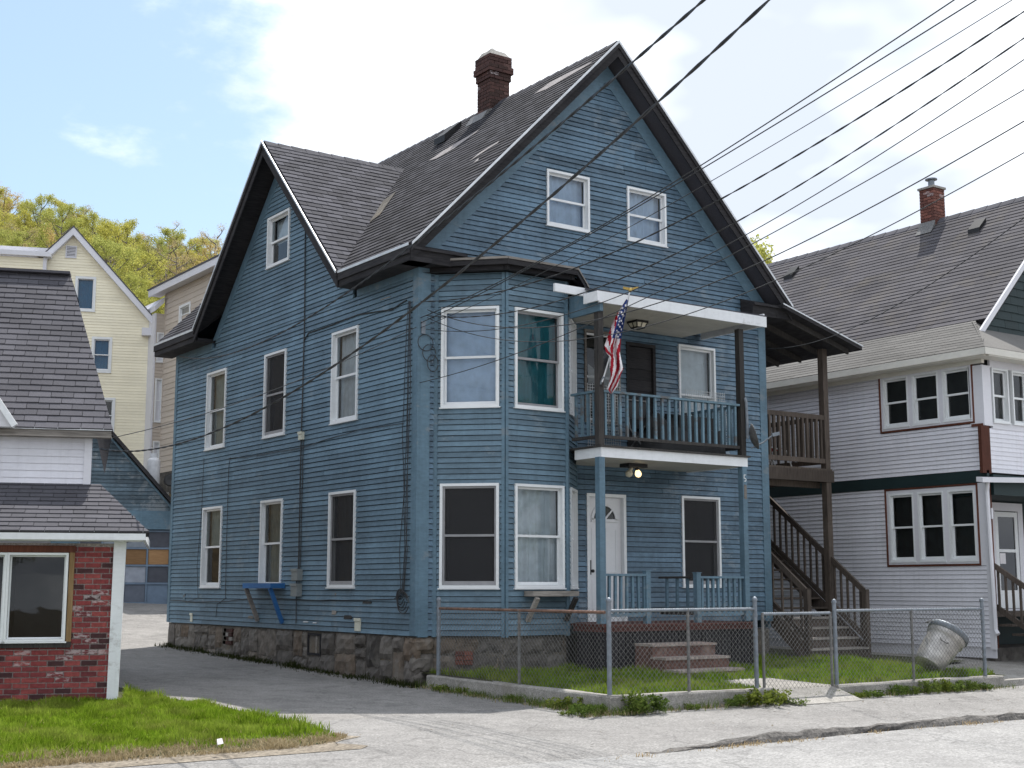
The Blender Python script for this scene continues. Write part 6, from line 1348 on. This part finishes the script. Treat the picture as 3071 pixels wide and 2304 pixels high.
rt.scale = (1.0, 1.0, (tz - hz2) / 9.3); rt.location.z = hz2 + ZO - .1
rt.scale = (1.25, 1.25, (tz - hz2) / 9.3)

# ------------------------------------------------------------------ grass, weeds, litter
def blades(name, label, n, sampler, mat, hmin, hmax, w0, kind='stuff', lean=.45):
    P = sampler(n); n = len(P)
    h = RNG.uniform(hmin, hmax, n) * (0.55 + 0.85 * np.clip(noise2(P[:, 0] * 1.7, P[:, 1] * 1.7) + .4, 0, 1.4)); an = RNG.uniform(0, 6.283, n); le = RNG.uniform(0, lean, n) * h; la = RNG.uniform(0, 6.283, n)
    wv = np.stack([np.cos(an), np.sin(an), np.zeros(n)], 1) * (w0 * RNG.uniform(.6, 1.4, n))[:, None]
    mid = P + np.stack([np.cos(la) * le * .35, np.sin(la) * le * .35, h * .6], 1); tip = P + np.stack([np.cos(la) * le, np.sin(la) * le, h], 1)
    vv = np.stack([P - wv, P + wv, mid + wv * .7, mid - wv * .7, tip], 1).reshape(-1, 3); k = np.arange(n) * 5
    q = np.stack([k, k + 1, k + 2, k + 3], 1); t = np.stack([k + 3, k + 2, k + 4], 1)
    me = bpy.data.meshes.new(name); me.vertices.add(len(vv)); me.vertices.foreach_set('co', vv.astype(np.float32).ravel())
    loops = np.concatenate([q.ravel(), t.ravel()]); me.loops.add(len(loops)); me.loops.foreach_set('vertex_index', loops.astype(np.int32))
    me.polygons.add(2 * n); me.polygons.foreach_set('loop_start', np.concatenate([np.arange(n) * 4, 4 * n + np.arange(n) * 3]).astype(np.int32))
    me.update(calc_edges=True); me.validate(); me.materials.append(MT[mat])
    return tag(link_mesh(name, me), label, 'grass', kind=kind)
gv = np.vectorize(g); lr = np.vectorize(lawn_r)
def noise2(x, y): return np.sin(x * 2.1 + 1.3 * np.sin(y * 1.7)) * np.sin(y * 2.6 + np.sin(x * 3.1)) * .5 + .5 * np.sin(x * 5.3 + y * 4.1) * np.sin(y * 6.7 - x * 2.2) * .6
def lawn_pts(n, ylo=-5.2, dry=False):
    y = RNG.uniform(-5.45 if dry else ylo, -4.75 if dry else 3.6, n * 2); x = RNG.uniform(-9.5, -3.5, n * 2)
    ok = x < lr(y) + (0.12 if dry else 0)
    q = (x - PB[0]) * NN[0] + (y - PB[1]) * NN[1]; s = (x - PB[0]) * E_[0] + (y - PB[1]) * E_[1]
    ok &= (q > .02) | (s > .12)
    ed = np.minimum(y + 5.1, (lr(y) - x) * 2.2)
    if not dry: ok &= (RNG.random(n * 2) < np.clip(.12 + ed * 1.2 + .55 * noise2(x * 1.2, y * 1.2), 0.04, 1))
    else: ok &= RNG.random(n * 2) < .35 + .6 * (noise2(x * 1.5, y * 3) > -.1)
    x, y = x[ok][:n], y[ok][:n]; return np.stack([x, y, gv(y) + .018], 1)
blades('lawn_grass', 'bright green lawn in front of the brick cottage', 110000, lawn_pts, 'grass', .03, .11, .0055, lean=.8)
blades('dry_grass', 'straw coloured dry grass along the lawn edge', 14000, lambda n: lawn_pts(n, dry=True), 'drygrass', .015, .06, .005, lean=1.6)
yz = np.vectorize(yardz)
def yard_pts(n):
    x = RNG.uniform(.2, 8.1, n * 2); y = RNG.uniform(-4.4, 1.0, n * 2)
    ok = ~((x > 2.35) & (x < 5.65) & (y > -1.6)) & ~((x > 2.9) & (x < 4.45) & (y > -2.75)) & ~((x > .3) & (x < 3.0) & (y > -.8)) & ~((x < 7.6) & (y > -.05)) & ~((x > 2.9) & (x < 4.15) & (y < -3.3)) & ~((x > 7.5) & (y > -1))
    ok &= RNG.random(n * 2) < np.clip(.75 + .4 * noise2(x, y), .25, 1)
    x, y = x[ok][:n], y[ok][:n]; return np.stack([x, y, yz(x, y) - .004], 1)
blades('yard_grass', 'green grass inside the fenced front yard', 62000, yard_pts, 'grass', .03, .13, .006)
def foot_pts(n):
    y = RNG.uniform(-.3, 10.1, n * 2); x = -.03 - np.abs(RNG.normal(0, .13, n * 2)); ok = RNG.random(n * 2) < .3 + .7 * (noise2(y * 1.3, y) > 0)
    x, y = x[ok][:n], y[ok][:n]; return np.stack([x, y, gv(y) + .006], 1)
MT['moss'] = m_leaf('dark_weed', (.02, .03, .01), (.07, .075, .03), .3)
blades('foundation_weeds', 'thin dark weeds along the foot of the stone foundation', 2600, foot_pts, 'moss', .02, .11, .006, lean=1.0)
def weed_proto(seed, n, h, sp):
    rg = np.random.default_rng(seed); k = 14; st = rg.uniform(-1, 1, (k, 2)) * sp; m = M()
    hs = rg.uniform(.5, 1, k) * h
    idx = rg.integers(0, k, n); f = rg.random(n) ** .7; c = np.stack([st[idx, 0] * (1 + f * .4) + rg.normal(0, .025, n), st[idx, 1] * (1 + f * .4) + rg.normal(0, .025, n), hs[idx] * f + .01], 1)
    u = rg.normal(size=(n, 3)); u[:, 2] = np.abs(u[:, 2]) * .5; u /= np.linalg.norm(u, axis=1)[:, None]; w_ = np.cross(u, rg.normal(size=(n, 3))); w_ /= np.linalg.norm(w_, axis=1)[:, None]; sz = rg.uniform(.014, .034, n)[:, None]
    vv = np.stack([c, c + u * sz * 1.0 + w_ * sz * .55, c + u * sz * 2, c + u * sz * 1.0 - w_ * sz * .55], 1).reshape(-1, 3)
    m.v = [tuple(q) for q in vv]; m.f = [(4 * i, 4 * i + 1, 4 * i + 2, 4 * i + 3) for i in range(n)]; m.m = [0] * n
    for i in range(k): m.tube([A(st[i, 0], st[i, 1], -.02), A(st[i, 0] * 1.4, st[i, 1] * 1.4, hs[i])], .003, 3, cap=False)
    return m.mesh('weed_clump', MT['weed'])
wp = [weed_proto(i, n, h, s) for i, (n, h, s) in enumerate(((420, .2, .17), (320, .14, .16), (520, .26, .16)))]
WL = 'low leafy weed clump at the foot of the concrete kerb wall'
rd = random.Random(3)
for (x, y, k, sc) in ((-.12, -3.9, 0, 1), (-.2, -4.25, 0, 1.1), (-.1, -4.5, 1, 1), (-.42, -4.6, 1, .9), (-.55, -4.45, 1, .7), (.35, -4.74, 2, .95), (.6, -4.76, 2, 1.0), (1.3, -4.74, 1, .7), (1.95, -4.74, 2, .6), (2.2, -4.76, 0, 1.0), (2.45, -4.78, 0, 1.1), (2.75, -4.76, 2, .9), (2.95, -4.95, 1, 1.0), (3.5, -4.72, 1, .6), (4.05, -4.66, 0, .8), (4.4, -4.74, 1, .8), (4.7, -4.74, 1, .9), (5.25, -4.74, 0, 1.1), (5.6, -4.74, 2, .85), (5.95, -4.76, 2, .85), (6.3, -4.74, 2, .8), (6.6, -4.76, 0, 1.2), (6.95, -4.74, 2, .85), (7.3, -4.72, 0, 1.1), (-.05, -2.6, 1, .7), (-.06, -1.4, 1, .8), (-.1, -.9, 1, .9), (7.2, -4.2, 0, .8), (7.5, -4.1, 1, .9)):
    o = link_mesh('weed_clump', wp[k], None, (x, y, g(y) + .012 if y < -4.6 or x < 0 else -1.38)); tag(o, WL, 'weed', 'weed clumps along the kerb wall')
    o.rotation_euler = (0, 0, rd.uniform(0, 6.28)); sc *= rd.uniform(.6, .95); o.scale = (sc * rd.uniform(.8, 1.3), sc * rd.uniform(.7, 1.0), sc * rd.uniform(.7, 1.2))
    o['label'] = 'low leafy weed clump ' + ('beside the kerb wall left of the corner post' if x < .2 else 'under the fence in front of the porch' if x < 2.9 else 'at the foot of the gate' if x < 4.2 else 'under the fence right of the gate')
T = thing('litter', 'scrap of white paper lying on the lawn', 'litter', (-5.0, -4.3, g(-4.3)))
m = M(); c = CAM + ray(660, 2232) * (( -1.47) / ray(660, 2232)[2]); m.hexa([c + A(-.03, -.02, 0), c + A(.03, -.01, .005), c + A(.03, .03, .05), c + A(-.02, .03, .045), c + A(-.03, 0, -.01), c + A(.03, .01, 0), c + A(.025, .04, .03), c + A(-.015, .04, .035)]); m.build('paper', MT['flag_white'], T)

# ------------------------------------------------------------------ overhead wires and wall cables
def ix(u, v, S, Ed):
    d = ray(u, v); n_ = np.cross(UPV, A(Ed[0] - S[0], Ed[1] - S[1], 0)); t = ((A(S[0], S[1], 0) - A(CAM[0], CAM[1], 0)) @ n_) / (d @ n_); return CAM + d * t
def smooth(pts, n=60):
    pts = np.array(pts); d = np.r_[0, np.cumsum(np.linalg.norm(np.diff(pts, axis=0), axis=1))]; q = np.linspace(0, d[-1], n); o = []
    # least-squares sag curve keeps the hang of the wire smooth
    for k in range(3):
        c = np.polyfit(d, pts[:, k], min(3, len(pts) - 1)); o.append(np.polyval(c, q))
    return np.stack(o, 1)
def wire(label, px, S, Zend, r_, twist=0, n=70, name='overhead_wire'):
    Ed = CAM + ray(*px[-1]) * Zend
    P = [ix(u, v, S, Ed) for (u, v) in px]
    P = [p for p in P]; P.append(P[-1] + (P[-1] - P[-2]) * ((9.0 if Zend < 18 else .05) / np.linalg.norm(P[-1] - P[-2])))
    Q = smooth(P, n); m = M()
    if twist:
        Q = smooth(P, n * 4); tot = np.r_[0, np.cumsum(np.linalg.norm(np.diff(Q, axis=0), axis=1))]; d = unit(Q[-1] - Q[0]); x = unit(np.cross(d, UPV)); y = np.cross(x, d)
        for ph in range(twist):
            an = tot / .38 * 6.283 / 1.6 + ph * 6.283 / twist; m.tube(Q + (np.cos(an)[:, None] * x + np.sin(an)[:, None] * y) * r_ * .95, r_, 5)
    else: m.tube(Q, r_, 5)
    b = Q[0]; return m.build(name, MT['wire'], None, label=label, cat='wire', base=tuple(b))
wire('thick twisted cable sagging to the rear corner of the drive wall, past the front gable', [(538, 1069), (775, 1030), (920, 954), (1064, 858), (1236, 745), (1400, 614), (1676, 378), (1891, 189), (2099, 0)], (-.06, 10.15), 9.5, .0072, 2)
wire('thick twisted cable crossing the front gable down to the brick cottage eave', [(300, 1352), (450, 1338), (691, 1273), (860, 1189), (998, 1099), (1233, 938), (1400, 812), (1638, 604), (1967, 313), (2284, 0)], (-4.0, .9), 9.0, .0072, 2)
wire('thin wire from the brick cottage corner to the bay corner', [(335, 1312), (450, 1290), (625, 1237), (900, 1135), (1060, 1075), (1240, 985)], (-3.8, 1.0), 20.4, .006)
CS = (0.02, -.07)
wire('upper wire of the pair above the right gable window', [(1252, 955), (1400, 897), (1763, 697), (2095, 502), (2862, 0)], CS, 13, .0075)
wire('lower wire of the pair above the right gable window', [(1252, 970), (1400, 908), (1763, 704), (2095, 510), (2344, 363), (2930, 0)], CS, 13, .0075)
wire('thin wire crossing the right gable window', [(1252, 985), (1400, 929), (1883, 680), (2106, 559), (2318, 438), (3035, 0)], CS, 13, .005)
wire('heavy twin wire passing just under the right gable window', [(1250, 905), (1400, 893), (1550, 862), (1763, 790), (1982, 690), (2163, 598), (3071, 34)], CS, 13, .006, 2)
wire('heavy twin wire passing below the right gable window to the bay', [(1280, 947), (1369, 951), (1563, 934), (1760, 870), (2000, 776), (2208, 668), (3071, 113)], CS, 13, .0052, 2)
wire('wire crossing the flag pole tip to the bay eave', [(1280, 988), (1420, 990), (1546, 982), (1727, 940), (2000, 828), (2223, 706), (2624, 468), (3071, 185)], CS, 13, .006)
wire('long straight wire down past the bay window to the corner board', [(1228, 1157), (1546, 1055), (1830, 945), (2000, 864), (2254, 740), (3071, 264)], CS, 13, .006)
wire('wire passing the right rake midway and the flag', [(1284, 925), (1420, 975), (1560, 990), (1780, 960), (2000, 896), (2280, 786), (3071, 366)], CS, 13, .007)
wire('lowest wire looping across the balcony to the bay', [(1284, 953), (1400, 1000), (1512, 1018), (1689, 1023), (1870, 994), (2106, 931), (2329, 846), (2700, 655), (3071, 457)], CS, 13, .006)
wire('wire in front of the white house roof to the blue house right corner', [(2300, 1046), (2400, 1036), (2489, 1008), (2789, 860), (3071, 650)], (7.64, -.1), 17, .006)
def cable(label, fr, pts, r_, off=.03, name='wall_cable'):
    P = [fr.P(s + random.uniform(-.008, .008), t, off) for s, t in pts]; m = M(); Q = []
    for a, b in zip(P[:-1], P[1:]):
        k = max(2, int(np.linalg.norm(b - a) / .35))
        for i in range(k): Q.append(a + (b - a) * i / k + fr.a * random.uniform(-.006, .006) + fr.b * random.uniform(-.006, .006))
    Q.append(P[-1]); m.tube(Q, r_, 5); return m.build(name, MT['wire'], None, label=label, cat='cable', base=tuple(Q[0]))
def sx_(pts): return [onX(u, v) for u, v in pts]
cable('dark cable dropping between the drive windows from gable to meter boxes', FS, sx_([(920, 690), (917, 1000), (908, 1310), (900, 1720)]), .012)
cable('second cable beside the meter boxes running down to the foundation', FS, sx_([(914, 1320), (905, 1700), (893, 1750), (892, 1870)]), .008)
cable('cable run sloping from the bay corner to the drive gable', FS, sx_([(1225, 900), (1180, 930), (1080, 945), (1000, 975), (930, 1000), (917, 1020)]), .011)
cable('low cable looping along the drive wall above the foundation', FS, sx_([(515, 1800), (600, 1806), (690, 1803), (760, 1795), (880, 1797), (960, 1800), (1100, 1800), (1208, 1796)]), .007)
cable('thin vertical cable left of the middle downstairs window', FS, sx_([(695, 1372), (690, 1400), (684, 1600), (680, 1795), (655, 1812), (652, 1850)]), .006)
cable('thin vertical cable left of the rear downstairs window', FS, sx_([(616, 1375), (610, 1520), (595, 1700), (598, 1795), (560, 1806)]), .005)
cable('sagging cable along the drive wall under the upstairs windows', FS, sx_([(690, 1375), (740, 1372), (900, 1345), (1080, 1290), (1215, 1270)]), .006)
for k, (du, lab) in enumerate(((-17, 'leftmost'), (-7, 'second'), (1, 'third'), (9, 'rightmost'))):
    cable('%s of the dark cables bunched down the front drive corner' % lab, FS, sx_([(1236 + du * .3, 905), (1234 + du * .7, 1060 + 20 * k), (1231 + du * (1.1, .6, -.4, .8)[k], 1300 - 30 * k), (1227 + du * (.5, 1.3, 1.6, -.3)[k], 1480 + 25 * k), (1224 + du * (1.2, .5, .9, .7)[k], 1650), (1216 + du * .4, 1780), (1206 + du, 1796)]), .0058 + .001 * (k % 2), .035 + .006 * k)
T = thing('cable_coil', 'tangle of looped cable at the foot of the corner board', 'cable', tuple(FS.P(*onX(1216, 1790))))
m = M(); s0, t0 = onX(1216, 1790)
for k in range(4): m.tube([FS.P(s0 + .05 * k - .08 + (.11 + .02 * k) * math.cos(a), t0 - .03 * k + (.12 + .015 * k) * math.sin(a), .05 + .012 * k) for a in np.linspace(0, 6.0, 18)], .008, 5)
m.build('loop', MT['wire'], T)
T = thing('cable_coil', 'looped cables at the bracket high on the front corner', 'cable', tuple(FF.P(.05, 3.85)))
m = M()
for k in range(3): m.tube([FF.P(.1 + .06 * k + (.14 - .02 * k) * math.cos(a), 3.78 - .16 * k + (.13) * math.sin(a), .05 + .012 * k) for a in np.linspace(0, 6.1, 18)], .007, 5)
m.build('loop', MT['wire'], T)
m = M(); m.bar(FF.P(.06, 3.92, .04), FF.P(.06, 4.12, .04), .07, .02, (0, -1, 0)); m.build('bracket', MT['metal'], T)

# bare weathered streaks where shingles have slipped on the front slope
def onroof(u, v): d = ray(u, v); t = ((FRL.O - CAM) @ FRL.n) / (d @ FRL.n); return FRL.inv(CAM + d * t)
MT['bare'] = m_ground('bare_roof_felt', (0.22, 0.2, 0.195), (0.36, 0.335, 0.33), 4, 60)
for pts in ([(1603, 284), (1650, 250), (1700, 224), (1778, 187), (1772, 193), (1705, 232), (1640, 270)], [(1288, 484), (1330, 455), (1372, 430), (1440, 390), (1430, 399), (1362, 448), (1310, 478)], [(1408, 487), (1440, 460), (1500, 424), (1494, 432), (1470, 446)], [(1420, 492), (1437, 476), (1436, 484)]):
    q = [onroof(u, v) for u, v in pts]; m = M(); m.poly([FRL.P(a, b, .017) for a, b in q][::-1]); m.build('bare_patch', MT['bare'], ROOF)

# ------------------------------------------------------------------ across the street and beyond the drive: seen only as reflections in the windows
OH = thing('house_opposite', 'white house across the street, seen only as a reflection in the cottage window', 'house', (-14, -36, -1.7))
FO = Fr((-6, -32, 0), (-1, 0, 0), (0, 0, 1), (0, 1, 0))
m = M(); m.box(-18, -6, -40, -32.06, -1.8, 4.5); m.poly([A(-18, -32.05, 4.5), A(-6, -32.05, 4.5), A(-12, -32.05, 9)]); OW = m.build('wall', MT['lap_white'], OH)
pieces([(OW, courses(FO, lambda t: (0, 12), -1.5, 4.4, .12, [(1.5, 2.6, 0, 1.6), (5, 6.1, 0, 1.6), (9, 10.1, 0, 1.6)], .018, .003))], 'siding_board', MT['vinyl'], 120)
for s_ in (1.5, 5, 9): window(FO, OH, s_, s_ + 1.1, 0, 1.6)
m = M(); m.hexa([A(-18.4, -31.7, 4.3), A(-12, -31.7, 9.2), A(-5.6, -31.7, 4.3), A(-12, -31.7, 9.0), A(-18.4, -40, 4.3), A(-12, -40, 9.2), A(-5.6, -40, 4.3), A(-12, -40, 9.0)]); m.build('roof', MT['shingle_b'], OH)
rd = random.Random(11)
for (x, y) in ((-24, -33), (-2, -34), (4, -36), (10, -33), (17, -35), (24, -34), (31, -36), (-32, -30)):
    k = rd.choice([0, 1, 2, 3]); o = copy_tree(protos[k][0]); o.location = (x, y, -1.8 + ZO); o.rotation_euler = (0, 0, rd.uniform(0, 6)); o.scale = (1.4, 1.4, 1.2)
    o['label'] = 'tree across the street, seen only as a reflection in the windows'; o['group'] = 'trees across the street'; o.name = 'street_tree'
for (x, y) in ((-24, 6), (-27, 12), (-23, 18), (-30, 24), (-22, 27), (-33, 15), (-26, 1), (-21, 34)):
    k = rd.choice([0, 1, 2, 3]); o = copy_tree(protos[k][0]); o.location = (x, y, hillz(x, y) - .1 + ZO); o.rotation_euler = (0, 0, rd.uniform(0, 6)); o.scale = (1.4, 1.4, 1.25)
    o['label'] = 'tree beyond the drive, seen only as a reflection in the side windows'; o['group'] = 'trees beyond the drive'; o.name = 'garden_tree'

# sparse dry and green blades where pavement meets the kerb wall and along the broken street edge
def kerb_pts(n):
    x = RNG.uniform(-.5, 8.0, n); y = -4.63 - np.abs(RNG.normal(0, .10, n)); ok = RNG.random(n) < .25 + .75 * (noise2(x * 2.2, x) > -.05)
    x2 = -.02 - np.abs(RNG.normal(0, .12, n)); y2 = RNG.uniform(-4.7, -.3, n); ok2 = RNG.random(n) < .2 + .8 * (noise2(y2 * 2.0, y2 * 3) > 0)
    X = np.r_[x[ok], x2[ok2]]; Y = np.r_[y[ok], y2[ok2]]; return np.stack([X, Y, gv(Y) + .015], 1)
blades('kerb_grass', 'thin grass sprouting along the foot of the concrete kerb wall', 2600, kerb_pts, 'weedgrass' if 'weedgrass' in MT else 'weed', .02, .13, .004, lean=1.0)
blades('kerb_dry_grass', 'dead straw litter along the foot of the concrete kerb wall', 2200, kerb_pts, 'drygrass', .01, .06, .004, lean=2.0)
def edge_pts(n):
    x = RNG.uniform(-2.5, 12, n); y = -7.33 + RNG.normal(0, .06, n) + .06 * np.sin(x * .7); ok = RNG.random(n) < .1 + .9 * (noise2(x * 1.3, x * .7) > .1)
    x, y = x[ok], y[ok]; return np.stack([x, y, gv(y) + .006], 1)
blades('street_edge_grass', 'dry grass tufts along the broken street edge', 2600, edge_pts, 'drygrass', .01, .045, .004, lean=1.8)
def lawn_dry(n):
    P = lawn_pts(n); k = noise2(P[:, 0] * .9, P[:, 1] * 1.1) + np.clip((-3.6 - P[:, 1]) * .5, 0, 1); return P[(RNG.random(len(P)) < .25) | (k > .75)]
blades('lawn_straw', 'dead blades scattered through the lawn', 9000, lawn_dry, 'drygrass', .02, .09, .0045, lean=1.2)
# fallen leaves and grit on drive and verge
m = M()
for i in range(420):
    if i < 200: y = random.uniform(-.5, 10); x = -abs(random.gauss(0, .35)) - .05
    elif i < 320: x = random.uniform(-9, -3.6); y = random.uniform(-5.7, -4.9)
    else: x = random.uniform(-3.6, 8); y = random.uniform(-6.9, -4.7)
    c = A(x, y, g(y) + .03 + random.uniform(0, .006)); a = random.uniform(0, 6.28); r_ = random.uniform(.008, .024); d = A(math.cos(a), math.sin(a), random.uniform(-.3, .5)) * r_; e = A(-math.sin(a), math.cos(a), random.uniform(-.3, .3)) * r_ * .6
    m.quad(c - d, c + e, c + d, c - e)
m.build('leaf_litter', MT['dirt'], None, kind='stuff', label='dead leaves and grit scattered on the drive and verge', cat='litter')

# bare, chipped and missing bits low on the drive wall
for (u, v, w_, h_, mt) in ((1104, 1807, .30, .035, 'dark_wood'), (1047, 1851, .30, .06, 'dark_wood'), (755, 1851, .24, .05, 'grey_wood'), (1005, 1837, .16, .07, 'grey_wood'), (920, 1865, .2, .02, 'white_worn'), (947, 1868, .14, .018, 'white_worn'), (1010, 1782, .04, .03, 'grey_wood'), (555, 1790, .12, .14, 'blue_rail'), (1035, 820, .5, .018, 'grey_wood'), (1160, 895, .35, .016, 'grey_wood')):
    s_, t_ = onX(u, v); m = M()
    pts = [(s_ - w_ / 2, t_ - h_ / 2), (s_ + w_ / 2 * .8, t_ - h_ / 2), (s_ + w_ / 2, t_ + h_ * .1), (s_ + w_ * .3, t_ + h_ / 2), (s_ - w_ * .4, t_ + h_ * .45)]
    m.v = [tuple(FS.P(a, b, .0255)) for a, b in pts] + [tuple(FS.P(a, b, .0)) for a, b in pts]; n_ = len(pts)
    m.f = [tuple(range(n_))] + [(i, i + n_, (i + 1) % n_ + n_, (i + 1) % n_) for i in range(n_)]; m.m = [0] * len(m.f)
    m.build('bare_patch', MT[mt], SIDE)
# dark tarpaulin over furniture on the balcony
T = thing('covered_sofa', 'dark tarpaulin draped over a low sofa behind the balcony railing', 'sofa', (4.6, -0.95, 2.19))
m = M(); nx_, ny_ = 14, 5
for i in range(nx_ + 1):
    for j in range(ny_ + 1):
        f = i / nx_; q = j / ny_; x = 3.75 + 1.68 * f; y = -1.28 + .62 * q
        z = 2.19 + (.0 if j in (0, ny_) or i in (0, nx_) else (.40 + .22 * (q > .5)) * (1 + .12 * math.sin(f * 21 + q * 5)))
        m.v.append((x + .03 * math.sin(q * 9 + i), y + (.04 if j == 1 else 0) * math.sin(i * 1.9), z))
for i in range(nx_):
    for j in range(ny_): a = i * (ny_ + 1) + j; m.f.append((a, a + ny_ + 1, a + ny_ + 2, a + 1)); m.m.append(0)
m.build('tarpaulin', MT['black'], T, smooth=True)
